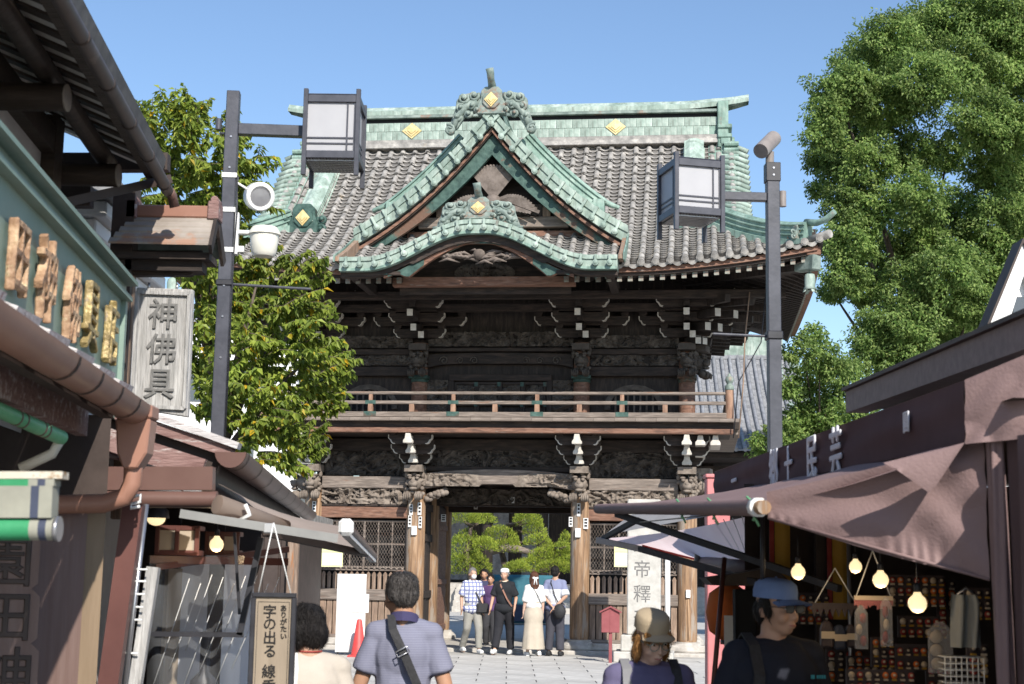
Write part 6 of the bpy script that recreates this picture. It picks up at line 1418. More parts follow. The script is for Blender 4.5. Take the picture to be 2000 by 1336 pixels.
# ------------------------------------------------------------------ things in front of the gate
t = thing('stone_pillar', 'tall pale stone pillar with carved characters before the gate', 'stone pillar', V(at(1258, 1262, 28.2).x, 28.2, 0), -TH)
bx('lower_step', M['stone_pale'], -.55, .55, -.5, .5, 0, .2, t, .02); bx('upper_step', M['stone_pale'], -.42, .42, -.38, .38, .2, .5, t, .02); bx('shaft', M['stone_pale'], -.31, .31, -.28, .28, .5, 3.0, t, .02)
for k, ch in enumerate('柴又帝釋天'): letter(ch, .34, 'sign_carve', t, face_M(V(-.03, -.282, 2.62 - .455 * k), V(0, -1, 0)), .002, .0)
t = thing('white_pole', 'slim white pole beside the carved stone pillar', 'pole', V(at(1291, 1262, 28.0).x + .12, 28.0, 0)); b = MB(); b.tube([(0, 0, 0), (0, 0, 2.4)], .05, 10); b.build('shaft', M['white_paint'], t); bx('foot', M['white_paint'], -.12, .12, -.12, .12, 0, .03, t)
t = thing('maroon_sign', 'maroon house shaped notice board on a single post', 'notice board', V(at(1192, 1291, 27.6).x, 27.6, 0), R(-6))
bx('post', M['maroon'], -.03, .03, -.03, .03, 0, .85, t, .004); b = MB(); b.prism([(-.165, .55), (.165, .55), (.165, .92), (0, 1.0), (-.165, .92)], 'y', -.06, -.032); b.build('board', M['maroon'], t, bevel=.006); b = MB(); b.strip([(-.2, .93), (0, 1.03), (.2, .93)], [(-.2, .9), (0, 1.0), (.2, .9)], -.1, .02); b.build('roof', M['maroon'], t)
bx('centre_strip', M['maroon'], -.008, .008, -.068, -.06, .55, .98, t, 0)
t = thing('white_notice_board', 'tall white notice board leaning at the gate beside a red cone', 'notice board', V(at(683, 1265, 28.6).x, 28.6, 0), R(4))
w = 56 / FPX * 28.6 / 2; zt_ = at(685, 1121, 28.6).z; bx('board', M['white_paper'], -w, w, -.02, .02, .06, zt_, t, .006); bx('leg', M['black_metal'], -w + .03, -w + .07, .02, .06, 0, 1.2, t); bx('leg', M['black_metal'], w - .07, w - .03, .02, .06, 0, 1.2, t)
bx('printed_sheet', mat('print_grey', (.62, .64, .68), (.72, .73, .76), 30, .7), -.03, w - .12, -.026, -.021, .3, .72, t, 0); bx('printed_sheet', M['white_paper'], .02, w + .06, -.032, -.022, .8, 1.15, t, 0)
r = random.Random(9)
for k in range(14): z = 1.45 - .045 * k; bx('print_line', mat('print_pale', (.55, .55, .56), rough=.8) if k == 0 else bpy.data.materials['print_pale'], -w + .06, -w + .06 + r.uniform(.1, .3), -.0225, -.0205, z, z + .008, t, 0)
t = thing('traffic_cone', 'red traffic cone standing beside the white notice board', 'traffic cone', V(at(700, 1277, 28.2).x, 28.2, 0)); b = MB(); b.lathe([(.15, .03), (.14, .05), (.05, .66), (.035, .69), (.0, .695)], 18); b.build('cone', mat('cone_red', (.62, .06, .06), (.7, .09, .08), 5, .5), t, sharp=40); bx('base', bpy.data.materials['cone_red'], -.19, .19, -.19, .19, 0, .035, t, .01)
for px, lab in ((649, 'pale yellow poster on the wire window beside the awning cap'), (1221, 'pale yellow poster behind the carved stone pillar')):
    t = thing('poster', lab, 'poster', at(px, 1083, 31.0 if px < 900 else 30.2)); y_ = mat('poster_y%d' % px, (.70, .72, .35), (.75, .76, .45), 3, .7)
    bx('upper_sheet', y_, -.22, .22, -.01, .0, .05, .22, t, 0); bx('lower_sheet', M['white_paper'], -.2, .2, -.016, -.006, -.22, .03, t, 0); bx('yellow_backing', y_, -.22, .22, -.008, .0, -.25, .045, t, 0)
    for k in range(5): bx('print_line', bpy.data.materials['print_pale'], -.16, .14, -.019, -.0165, -.18 + .04 * k, -.17 + .04 * k, t, 0)
# ------------------------------------------------------------------ beyond: hall, court, buildings, trees
hall = thing('temple_hall', 'dark temple hall with blue grey tiled roof and green ridges behind the gate', 'temple hall', (2.95, 64, 0), -R(4)); hall.scale = (1.185, 1.185, 1.185)
bx('plinth', M['stone'], -8, 7.5, -3.0, 6, 0, .9, hall, .02)
for k in range(5): bx('step', M['stone'], -4, 1.2, -3.2 - .32 * (5 - k), -2.9, 0 + .18 * k - .02, .18 * (k + 1), hall, .01)
bx('wall', M['wood_dark'], -7, 6.5, 1.5, 1.7, .9, 6.0, hall, 0)
for i in range(8): b = MB(); b.lathe([(.2, .9), (.2, 5.2)], 12, (-7 + 1.93 * i, -1.5, 0)); b.build('pillar', M['wood_dark'], hall)
bx('beam', M['wood_dark_x'], -7.4, 6.9, -1.7, -1.3, 4.6, 5.1, hall); bx('eave_ceiling', M['wood_dark_x'], -8.5, 8.0, -4.2, 1.5, 5.2, 5.35, hall, 0)
for i, x in enumerate((-4.6, -3.1, -1.6)): bx('door_panel', M['tile_blue'], x - .5, x + .5, 1.42, 1.48, 1.0, 3.6, hall)
def hz_(t): return 5.4 + 4.2 * (t - .35 * t * (1 - t))
m = MB(); m.grid([[V(x, -4.8 + 6.8 * k / 10, hz_(k / 10)) for k in range(11)] for x in (-9, 8.0)]); m.grid([[V(x, 2 + 6.8 * k / 10, hz_(1 - k / 10)) for k in range(11)] for x in (-9, 8.0)]); hr = m.build('roof', M['tile_blue'], hall, fix=False)
x = -1.0; 
while x < 7.8:
    b = MB(); b.tube([(x, -4.85 + 6.8 * k / 8, hz_(k / 8) + .03) for k in range(9)], .075, 6); b.build('tile_row', M['tile_blue'], hr); x += .3
b = MB(); rr_ = random.Random(5)
for k in range(56):
    t = k / 56; b.box(-1.0, 7.8, -4.8 + 6.8 * t, -4.8 + 6.8 * t + .02, hz_(t) + .0, hz_(t) + .045)
b.build('tile_courses', M['tile_blue'], hr, kind='stuff')
bx('ridge', M['copper_pale'], -8.5, 7.6, 1.75, 2.25, 9.5, 10.3, hall, .03); bx('ridge_course', M['tile_blue'], -8.6, 7.7, 1.65, 2.35, 9.35, 9.52, hall, .02)
b = MB(); b.beam((7.3, 2, 9.7), (7.4, -.2, 7.6), .3, .3); b.build('descending_ridge', M['copper_pale'], hall); b = MB(); b.beam((7.35, 0, 7.7), (8.4, -4.7, 5.7), .3, .3); b.build('hip_ridge', M['copper_pale'], hall); b = MB(); b.beam((7.9, 2.0, 9.5), (8.0, -1.5, 6.6), .5, .2); b.build('verge', M['copper_pale'], hall)
b = MB(); b.beam((2.4, -4.6, 6.2), (3.6, -2.4, 7.2), .25, .25); b.build('porch_ridge', M['copper_pale'], hall)
# white building glimpsed through the leaves, and low walls beside the gate
t = thing('white_building', 'white rendered building glimpsed between the leaves and the gate', 'building', (-13.6, 62, 0)); bx('wall', M['white_paint'], -4, 4.6, 0, 6, 0, 11.5, t, 0); bx('roof', M['tile_blue'], -4.3, 4.9, -.3, 6.3, 11.5, 11.9, t)
for k in range(3):
    for j in range(3): bx('window', M['glass_dark'], -2.6 + 2.2 * j, -1.5 + 2.2 * j, -.03, .01, 2 + 3.2 * k, 3.4 + 3.2 * k, t, .01)
t = thing('white_storehouse', 'white plastered storehouse with moulded eaves behind the roofed sign bracket', 'storehouse', (-4.2, 10.3, 0)); bx('wall', M['plaster'], -1.4, 1.6, -1.5, .2, 0, 3.5, t, 0)
for k in range(3): bx('cornice', M['white_paint'], -1.5, 1.62 + .07 * k, -1.55 - .04 * k, .25, 3.5 + .1 * k, 3.595 + .1 * k, t, .01)
bx('roof', M['tile_blue'], -1.6, 1.86, -1.75, .4, 3.81, 3.9, t, .01)
t = thing('dark_side_building', 'dark brown timber building between the awning and the gate', 'building', V(at(560, 1200, 24).x - .8, 24, 0)); bx('wall', M['brown_dark'], -2.5, .95, 0, 3, 0, 2.35, t, 0); bx('roof', M['tile'], -2.8, 1.1, -.3, 3.3, 2.35, 2.5, t); bx('post', M['wood_grey_z'], .8, .97, -.2, -.03, 0, 2.35, t, .01)
for k in range(12): bx('board', M['brown_dark'], -2.4 + .28 * k, -2.16 + .28 * k, -.03, .002, .1, 2.3, t, .004)
t = thing('white_gable_building', 'white plastered gable with dark roof edge above the brown beam', 'building', V(at(2000, 655, 15).x, 15, 0)); z0_, z1_ = at(1950, 655, 15).z, at(1990, 475, 15).z
a_, c_ = at(1926, 640, 15).x - t.location.x, at(1997, 478, 15).x - t.location.x
b = MB(); b.prism([(a_, 0), (2 * c_ - a_, 0), (2 * c_ - a_, z0_), (c_, z1_), (a_, z0_)], 'y', .1, .3); b.build('wall', M['white_paint'], t)
for s in (0, 1):
    e_ = a_ if s == 0 else 2 * c_ - a_; sg_ = -1 if s == 0 else 1
    b = MB(); b.strip([(e_ + sg_ * .04, z0_ - .08), (c_, z1_)], [(e_ + sg_ * .04 - sg_ * .2, z0_ - .08), (c_, z1_ - .34)], 0, .1); b.build('bargeboard', M['white_paint'], t)
    b = MB(); b.strip([(e_ + sg_ * .07, z0_ - .06), (c_, z1_ + .05)], [(e_ + sg_ * .04, z0_ - .06), (c_, z1_)], -.03, .3); b.build('roof_edge', M['brown_dark'], t)
bx('vent', M['glass_dark'], c_ - .1, c_ + .25, .07, .1, z1_ - 1.0, z1_ - .55, t)
# ---- foliage
def leaf_mat(name, c1, c2, c3, tr=.35):
    m_ = bpy.data.materials.new(name); m_.use_nodes = True; nt = m_.node_tree; N = nt.nodes; L = nt.links; b = N['Principled BSDF']; b.inputs['Roughness'].default_value = .5; b.inputs['Specular IOR Level'].default_value = .3
    g_ = N.new('ShaderNodeNewGeometry'); rp_ = N.new('ShaderNodeValToRGB'); e = rp_.color_ramp.elements; e[0].color = (*c1, 1); e[1].color = (*c2, 1); e[1].position = .93; k = e.new(.985); k.color = (*c3, 1)
    L.new(g_.outputs['Random Per Island'], rp_.inputs[0])
    tc_ = N.new('ShaderNodeTexCoord'); nz_ = N.new('ShaderNodeTexNoise'); nz_.inputs['Scale'].default_value = .9; nz_.inputs['Detail'].default_value = 3; L.new(tc_.outputs['Object'], nz_.inputs['Vector']); mr_ = N.new('ShaderNodeMapRange'); mr_.inputs[1].default_value = .3; mr_.inputs[2].default_value = .7; mr_.inputs[3].default_value = .62; mr_.inputs[4].default_value = 1.25; L.new(nz_.outputs[0], mr_.inputs[0])
    mu_ = N.new('ShaderNodeMix'); mu_.data_type = 'RGBA'; mu_.blend_type = 'MULTIPLY'; mu_.inputs['Factor'].default_value = 1; L.new(rp_.outputs[0], mu_.inputs[6]); L.new(mr_.outputs[0], mu_.inputs[7]); rp_ = mu_; L.new(mu_.outputs[2], b.inputs['Base Color'])
    t_ = N.new('ShaderNodeBsdfTranslucent'); mx = N.new('ShaderNodeMixShader'); mx.inputs[0].default_value = tr; L.new(mu_.outputs[2], t_.inputs[0]); L.new(b.outputs[0], mx.inputs[1]); L.new(t_.outputs[0], mx.inputs[2]); L.new(mx.outputs[0], N['Material Output'].inputs[0]); return m_
M['leaf_cherry'] = leaf_mat('leaf_cherry', (.13, .195, .032), (.36, .43, .075), (.64, .42, .03), .45)
M['leaf_camphor'] = leaf_mat('leaf_camphor', (.085, .165, .036), (.31, .42, .125), (.38, .46, .15), .45)
M['leaf_pine'] = leaf_mat('leaf_pine', (.16, .24, .03), (.38, .44, .06), (.42, .42, .07), .25)
M['bark'] = mat('bark', (.06, .045, .035), (.13, .10, .08), 6, .9, (3, 3, .8), .6)
NR = np.random.default_rng(11)
def leaves_mesh(name, pos, axis, nrm, L_, W_, m_, fold=.25):
    """pointed leaves: pos (n,3) at the stem, axis along the leaf, nrm its face"""
    n = len(pos); axis = axis / np.linalg.norm(axis, axis=1, keepdims=True); nrm = nrm - (nrm * axis).sum(1, keepdims=True) * axis; nrm /= np.linalg.norm(nrm, axis=1, keepdims=True) + 1e-9; sd = np.cross(axis, nrm)
    L_ = np.asarray(L_).reshape(-1, 1); W_ = np.asarray(W_).reshape(-1, 1)
    mid = pos + axis * L_ * .42
    v = np.stack([pos, mid + sd * W_ * .5 + nrm * W_ * fold, pos + axis * L_ - nrm * L_ * .12, mid - sd * W_ * .5 + nrm * W_ * fold], 1).reshape(-1, 3)
    return arr_mesh(name, v, np.arange(n * 4).reshape(n, 4), m_)
def unit(n): a = NR.normal(size=(n, 3)); return a / np.linalg.norm(a, axis=1, keepdims=True)
# cherry tree behind the lamp post
ct = thing('cherry_tree', 'leafy tree with a few yellow leaves behind the camera lamp post', 'tree', (-3.3, 16.5, 0))
clumps = [(300, 285, 62), (365, 270, 55), (420, 310, 60), (470, 330, 42), (330, 350, 60), (400, 380, 65), (470, 400, 50), (345, 240, 32), (395, 235, 26), (280, 230, 25), (440, 260, 30), (360, 440, 55), (430, 470, 50), (300, 420, 60),
          (420, 545, 55), (500, 530, 50), (560, 540, 42), (600, 530, 26), (400, 620, 65), (480, 620, 65), (560, 610, 55), (610, 615, 30), (430, 700, 70), (510, 700, 70), (580, 680, 55), (630, 690, 34), (650, 720, 26), (440, 790, 65), (520, 790, 65), (590, 770, 50), (635, 760, 28), (480, 860, 50), (545, 860, 48), (590, 850, 34), (560, 905, 30), (600, 890, 24), (640, 800, 22), (380, 530, 50), (395, 720, 50), (400, 800, 40)]
tw = MB(); lp, la, ln = [], [], []
rt = random.Random(21)
for (px, py, rp_) in clumps:
    d0 = 16.3 + rt.uniform(-.8, .8); C_ = at(px, py, d0); r_ = rp_ / FPX * d0
    for k in range(max(5, int(rp_ / 2.3))):
        st = C_ + V(rt.gauss(0, .45), rt.gauss(0, .75), rt.gauss(0, .45)) * r_
        dr = V(rt.uniform(.0, 1.0), rt.uniform(-.7, .3), rt.uniform(-.15, .75)).normalized(); Ln = r_ * rt.uniform(.7, 1.25)
        if px > 590: dr = V(rt.uniform(.5, 1.0), rt.uniform(-.4, .1), rt.uniform(.2, .6)).normalized(); Ln *= 1.25
        if py < 300: dr = V(rt.uniform(-.4, .5), rt.uniform(-.5, .2), rt.uniform(.5, 1)).normalized()
        pts = [st + dr * Ln * t + V(0, 0, -.12 * Ln * t * t) for t in (0, .35, .7, 1)]; tw.tube(pts, [.006, .005, .004, .002], 4, caps=False)
        n = int(Ln / .0105)
        for i in range(n):
            t = i / n; q = st + dr * Ln * t + V(0, 0, -.12 * Ln * t * t); sd = dr.cross(V(0, 0, 1)).normalized() * (1 if i % 2 else -1)
            ax = (sd * rt.uniform(.2, .8) + dr * rt.uniform(.1, .7) + V(rt.gauss(0, .2), rt.gauss(0, .2), rt.uniform(-1.1, -.25))); lp.append(q); la.append(ax); ln.append(V(rt.gauss(0, .5), rt.gauss(-.5, .4), .6 + rt.random()))
lp = np.array([tuple(p) for p in lp]); la = np.array([tuple(p) for p in la]); ln = np.array([tuple(p) for p in ln]); n = len(lp); base = np.array(ct.location)
o = inst('crown', leaves_mesh('crown', lp - base, la, ln, NR.uniform(.075, .125, n), NR.uniform(.04, .062, n), M['leaf_cherry']), ct); n_cherry = n
tw.build('twigs', M['bark'], ct, world=True, fix=False, kind='stuff')
tr = MB(); tr.tube([(-3.4, 16.8, 0), (-3.35, 16.7, 1.2), (-3.3, 16.6, 2.4), (-3.2, 16.5, 3.5), (-3.3, 16.4, 5.0)], [.17, .14, .12, .09, .04], 10)
for px, py in ((560, 600), (600, 700), (560, 820), (400, 350), (460, 420), (330, 300), (500, 560)): q = at(px, py, 16.3); tr.tube([V(-3.25, 16.5, 2.3 + .25 * (q.z - 2.3)), V(-3.25, 16.5, 2.3 + .25 * (q.z - 2.3)).lerp(q, .5) + V(0, 0, .1), q], [.07, .04, .012], 6)
tr.build('trunk', M['bark'], ct, world=True)
# broad-leaved evergreens on the right
def big_tree(name, lab, base_px, d0, clumps, dens, leaf, lsz, trunk_r, m_, depth, limbs=6, dark_fill=0):
    root = at(base_px, 1120, d0); t = thing(name, lab, 'tree', (root.x, d0, 0)); P, A, Nn = [], [], []; rr = random.Random(len(clumps) + int(d0)); cs_ = []
    for (px, py, rp_) in clumps:
        off = rr.uniform(-depth, depth * .4); d = d0 + off; C_ = at(px, py, d); r_ = rp_ / FPX * d; cs_.append((C_, r_)); n = int(dens * r_ * r_)
        u = unit(n); u[:, 2] *= .85; rad = r_ * (1.02 - np.abs(NR.normal(0, .22, n)) + NR.normal(0, .07, n))[:, None]
        # lumpy surface
        f = 1 + .30 * np.sin(u[:, 0:1] * 6 + px) * np.sin(u[:, 1:2] * 5 + py) + .24 * np.sin(u[:, 2:3] * 7 + u[:, 0:1] * 4 + px * .3)
        P.append(np.array(C_)[None] + u * rad * f); ax = u * .5 + NR.normal(0, .45, (n, 3)); ax[:, 2] -= .35; A.append(ax); Nn.append(u * 1.2 + NR.normal(0, .4, (n, 3)) + np.array([0, -.2, .45]))
    P, A, Nn = np.concatenate(P), np.concatenate(A), np.concatenate(Nn); n = len(P)
    inst('crown', leaves_mesh('crown', P - np.array(t.location), A, Nn, NR.uniform(.75, 1.25, n) * leaf, NR.uniform(.75, 1.25, n) * lsz, m_), t)
    tb = MB(); zc = sum(c.z for c, _ in cs_) / len(cs_); tb.tube([V(root.x, d0, 0), V(root.x + .1, d0, zc * .35), V(root.x, d0, zc * .7), V(root.x + .2, d0, zc)], [trunk_r, trunk_r * .75, trunk_r * .6, trunk_r * .3], 10)
    for C_, r_ in cs_[::max(1, len(cs_) // limbs)]: s_ = V(root.x + .05, d0, min(C_.z * .55, zc * .8)); tb.tube([s_, s_.lerp(C_, .5) + V(0, 0, .3), C_], [trunk_r * .3, trunk_r * .13, trunk_r * .04], 6)
    tb.build('trunk', M['bark'], t, world=True); return n
cl = [(1640, 190, 60), (1690, 130, 62), (1740, 75, 60), (1800, 60, 58), (1860, 35, 62), (1930, 30, 66), (1990, 50, 70), (1612, 260, 40), (1600, 310, 30), (1660, 260, 58), (1730, 210, 66), (1800, 160, 70), (1880, 130, 70), (1960, 140, 75), (1640, 330, 40), (1700, 320, 56), (1655, 400, 48), (1700, 410, 52), (1780, 300, 52),
      (1660, 470, 54), (1720, 500, 58), (1650, 540, 42), (1690, 570, 40), (1790, 390, 58), (1850, 300, 40), (1920, 240, 70), (1985, 250, 62), (1940, 330, 56), (2000, 350, 60), (1800, 470, 60), (1870, 430, 66), (1950, 430, 66), (2010, 450, 60), (1780, 560, 60), (1850, 530, 60), (1920, 520, 60), (1990, 520, 60), (1720, 640, 48), (1770, 640, 56), (1840, 620, 60), (1900, 600, 60), (1760, 710, 55), (1820, 690, 60), (1890, 680, 50), (1700, 690, 40), (1620, 215, 34), (1600, 370, 22), (1630, 480, 26), (1625, 570, 26), (1670, 160, 40), (2040, 100, 80), (2050, 250, 80), (2050, 400, 80)]
n1 = big_tree('camphor_tree', 'huge evergreen tree with dense rounded crown rising behind the roof corner', 1800, 44, cl, 6800, .118, .066, .55, M['leaf_camphor'], 3.0)
cl2 = [(1600, 690, 34), (1575, 740, 36), (1630, 720, 34), (1660, 760, 38), (1600, 790, 44), (1560, 820, 36), (1650, 820, 44), (1540, 760, 22), (1545, 690, 20), (1590, 650, 22), (1610, 860, 50), (1680, 850, 40), (1540, 860, 34), (1520, 840, 24), (1490, 880, 22), (1480, 860, 16), (1690, 790, 26), (1660, 720, 22), (1565, 665, 16)]
n2 = big_tree('young_camphor_tree', 'smaller bright evergreen tree between the lamp post and brown beam', 1600, 36, cl2, 6500, .105, .056, .2, M['leaf_camphor'], 1.2)
# cloud-pruned pines in the court
def pine(name, lab, pads, d0, bx_):
    root = at(bx_, 1150, d0); t = thing(name, lab, 'tree', (root.x, d0, 0), group='cloud pruned pines in the court'); P, A, Nn = [], [], []; tb = MB(); top = max(at(p[0], p[1], d0).z for p in pads)
    spine = [V(root.x, d0, 0), V(root.x + .15, d0, top * .35), V(root.x - .1, d0, top * .65), V(root.x + .05, d0, top * .92)]; tb.tube(spine, [.16, .13, .1, .05], 8)
    rr = random.Random(bx_)
    for (px, py, rx, ry) in pads:
        d = d0 + rr.uniform(-.7, .5); C_ = at(px, py, d); ax_, az_ = rx * 1.15 / FPX * d, ry * 1.18 / FPX * d; n = int(2600 * ax_ * (ax_ + az_)); u = unit(n); u[:, 2] = np.abs(u[:, 2]) * 1.0 - .12
        f = 1 + .12 * np.sin(u[:, 0:1] * 11 + px) * np.sin(u[:, 1:2] * 9 + py); P.append(np.array(C_)[None] + u * np.array([[ax_, ax_ * .9, az_ * 1.5]]) * f * (1 - np.abs(NR.normal(0, .1, n)))[:, None] - np.array([[0, 0, az_ * .5]])); A.append(u * .8 + NR.normal(0, .35, (n, 3)) + np.array([0, 0, .55])); Nn.append(u + NR.normal(0, .5, (n, 3)))
        s_ = spine[1].lerp(spine[3], min(1, max(0, (C_.z - spine[1].z) / (spine[3].z - spine[1].z + .01)))); tb.tube([s_, s_.lerp(C_, .6) + V(0, 0, -.1), C_ - V(0, 0, az_ * .3)], [.07, .045, .02], 6)
    P, A, Nn = np.concatenate(P), np.concatenate(A), np.concatenate(Nn); n = len(P); inst('crown', leaves_mesh('crown', P - np.array(t.location), A, Nn, NR.uniform(.06, .11, n), NR.uniform(.016, .028, n), M['leaf_pine'], .1), t); tb.build('trunk', M['bark'], t, world=True); return n
n3 = pine('pine_tree', 'pale green cloud pruned pine at the dark edge of the gate opening', [(905, 1010, 32, 16), (940, 1012, 26, 12), (905, 1070, 30, 26), (925, 1100, 30, 20), (912, 1050, 20, 16), (947, 1062, 20, 13), (900, 1105, 30, 22)], 48, 915)
n3 += pine('pine_tree', 'pale green cloud pruned pine in the middle of the gate opening', [(976, 1046, 32, 18), (988, 1068, 26, 14), (950, 1066, 22, 13), (1032, 1015, 24, 18), (1044, 1034, 20, 14), (1050, 1056, 24, 13), (1025, 1010, 20, 14)], 49.5, 985)
n3 += pine('pine_tree', 'low spreading cloud pruned pine beside the wooden gate column', [(1075, 1085, 40, 18), (1100, 1078, 28, 18), (1035, 1105, 32, 14), (1085, 1108, 34, 14), (1105, 1060, 14, 22), (1010, 1108, 24, 12), (1115, 1100, 24, 16)], 48.5, 1080)
b = MB(); b.tube([at(958, 1078, 49), at(985, 1070, 49), at(1010, 1072, 49), at(1042, 1080, 49)], [.12, .13, .12, .08], 8); t = thing('pine_prop_log', 'weathered horizontal log propping the pine branches', 'log', at(1000, 1080, 49)); b.build('log', M['wood_grey_x'], t, world=True)
t = thing('covered_stall', 'dark teal cloth covered stall behind the walkers', 'stall', V(at(1015, 1160, 46).x, 46, 0)); bx('cover', mat('teal', (.02, .10, .14), (.04, .15, .19), 3, .7, bump=.2), -1.1, 1.1, 0, 1.0, .05, 1.5, t, .08); bx('front_board', M['navy_cloth'], -.9, .9, -.02, .0, .1, .6, t)
print('leaves', n_cherry, n1, n2, n3)
# ------------------------------------------------------------------ people
def skin_m(name, c): return mat(name, tuple(v * .9 for v in c), c, 9, .5, spec=.35, bump=.03)
M['skin'] = skin_m('skin', (.50, .30, .21)); M['skin_tan'] = skin_m('skin_tan', (.42, .235, .15)); M['skin_pale'] = skin_m('skin_pale', (.60, .40, .31))
def hair_m(name, a, b): return mat(name, a, b, 14, .42, (9, 9, 1.2), .7, spec=.22, bscale=26)
M['hair_black'] = hair_m('hair_black', (.006, .005, .005), (.02, .017, .016)); M['hair_grey'] = hair_m('hair_grey', (.10, .095, .09), (.25, .24, .23)); M['hair_brown'] = hair_m('hair_brown', (.06, .025, .015), (.14, .06, .035)); M['hair_blond'] = hair_m('hair_blond', (.22, .10, .03), (.45, .23, .08)); M['hair_salt'] = hair_m('hair_salt', (.012, .011, .011), (.10, .09, .085))
def cloth_m(name, c, rough=.85): return mat(name, tuple(v * .88 for v in c), c, 7, rough, bump=.12, spec=.2, bscale=120)
def stripes_m(name, ca, cb, scale, axis='Z', duty=.5, check=None):
    m_ = cloth_m(name, ca); nt = m_.node_tree; N = nt.nodes; L = nt.links; b = N['Principled BSDF']; tc = N.new('ShaderNodeTexCoord'); prev = None
    for k, ax in enumerate((axis,) + ((check,) if check else ())):
        w_ = N.new('ShaderNodeTexWave'); w_.bands_direction = ax; w_.inputs['Scale'].default_value = scale; L.new(tc.outputs['Object'], w_.inputs['Vector']); rp_ = N.new('ShaderNodeValToRGB'); e = rp_.color_ramp.elements; e[0].position = duty - .05; e[1].position = duty + .05; L.new(w_.outputs['Color'], rp_.inputs[0])
        if prev is None: prev = rp_.outputs[0]
        else: mm = N.new('ShaderNodeMath'); mm.operation = 'MAXIMUM'; L.new(prev, mm.inputs[0]); L.new(rp_.outputs[0], mm.inputs[1]); prev = mm.outputs[0]
    mx = N.new('ShaderNodeMix'); mx.data_type = 'RGBA'; L.new(prev, mx.inputs['Factor']); mx.inputs[6].default_value = (*ca, 1); mx.inputs[7].default_value = (*cb, 1)
    for l in list(b.inputs['Base Color'].links): L.remove(l)
    L.new(mx.outputs[2], b.inputs['Base Color']); return m_
M['eye_white'] = mat('eye_white', (.7, .68, .66), rough=.2); M['eye_dark'] = mat('eye_dark', (.015, .01, .008), rough=.1); M['lip'] = mat('lip', (.38, .14, .12), rough=.45)
M['strap_black'] = mat('strap_black', (.018, .018, .02), (.03, .03, .033), 60, .7, bump=.15)
def capsule(m, p, q, r1, r2, n=12):
    p, q = V(*p), V(*q); d = (q - p); L = max(d.length, 1e-4); d = d / L; path, rs = [], []
    for k in range(4): a = math.pi / 2 * (1 - k / 3.0); path.append(p - d * r1 * math.sin(a)); rs.append(max(.0015, r1 * math.cos(a)))
    for k in range(1, 4): a = math.pi / 2 * (k / 3.0); 
    path.append(q); rs.append(r2)
    for k in range(1, 4): a = math.pi / 2 * (k / 3.0); path.append(q + d * r2 * math.sin(a)); rs.append(max(.0015, r2 * math.cos(a)))
    return m.tube(path, rs, n)
def solidify(name, m, mats, parent, voxel, smooth=4, amp=0.0, fr=9.0, st=(1, 1, 1), seed=0):
    """fuse overlapping closed shapes into one continuous surface"""
    tmp = bpy.data.objects.new('tmp', m.mesh('tmp', [])) ; COL.objects.link(tmp)
    r_ = tmp.modifiers.new('r', 'REMESH'); r_.mode = 'VOXEL'; r_.voxel_size = voxel; r_.use_smooth_shade = True
    if smooth: s_ = tmp.modifiers.new('s', 'SMOOTH'); s_.factor = .5; s_.iterations = smooth
    dg = bpy.context.evaluated_depsgraph_get(); me = bpy.data.meshes.new_from_object(tmp.evaluated_get(dg)); COL.objects.unlink(tmp); bpy.data.objects.remove(tmp)
    if amp:
        n = len(me.vertices); co = np.empty(n * 3, np.float32); me.vertices.foreach_get('co', co); co = co.reshape(-1, 3); no = np.array([tuple(v.normal) for v in me.vertices])
        dsp = np.array([noise.noise(V(p[0] * st[0], p[1] * st[1], p[2] * st[2]) * fr + V(seed, 0, seed * 2)) + .5 * noise.noise(V(p[0] * st[0], p[1] * st[1], p[2] * st[2]) * fr * 2.3) for p in co]); co = co + no * (dsp * amp)[:, None]
        me.vertices.foreach_set('co', co.astype(np.float32).ravel())
    me.materials.clear(); me.materials.append(mats); me.polygons.foreach_set('use_smooth', np.full(len(me.polygons), True)); me.update(); me.name = name
    return inst(name, me, parent)
def hand(m, w, dirv, side, s, curl=.5):
    """palm and five fingers from wrist w along dirv"""
    d = V(*dirv).normalized(); f = V(0, -1, 0) - d * V(0, -1, 0).dot(d); f = f.normalized(); o = d.cross(f) * side     # f: towards the front, o: across
    pc = w + d * .045 * s; 
    for k in range(4): a = w + f * (.026 - .0175 * k) * s; capsule(m, a + d * .005, a + d * .075 * s, .014 * s, .0115 * s, 8)
    for k, Lf in enumerate((.068, .076, .07, .055)):
        a = w + f * (.028 - .0185 * k) * s + d * .08 * s; c1 = a + (d * (1 - .25 * curl) + o * -.5 * curl) * Lf * .5 * s; c2 = c1 + (d * (1 - .7 * curl) + o * -.9 * curl) * Lf * .5 * s
        capsule(m, a, c1, .0098 * s, .0092 * s, 8); capsule(m, c1, c2, .0092 * s, .008 * s, 8)
    a = w + f * .03 * s + d * .02 * s; c1 = a + (f * .7 + d * .75) * .035 * s; capsule(m, a, c1, .0125 * s, .011 * s, 8); capsule(m, c1, c1 + (f * .25 + d) * .03 * s, .011 * s, .009 * s, 8)
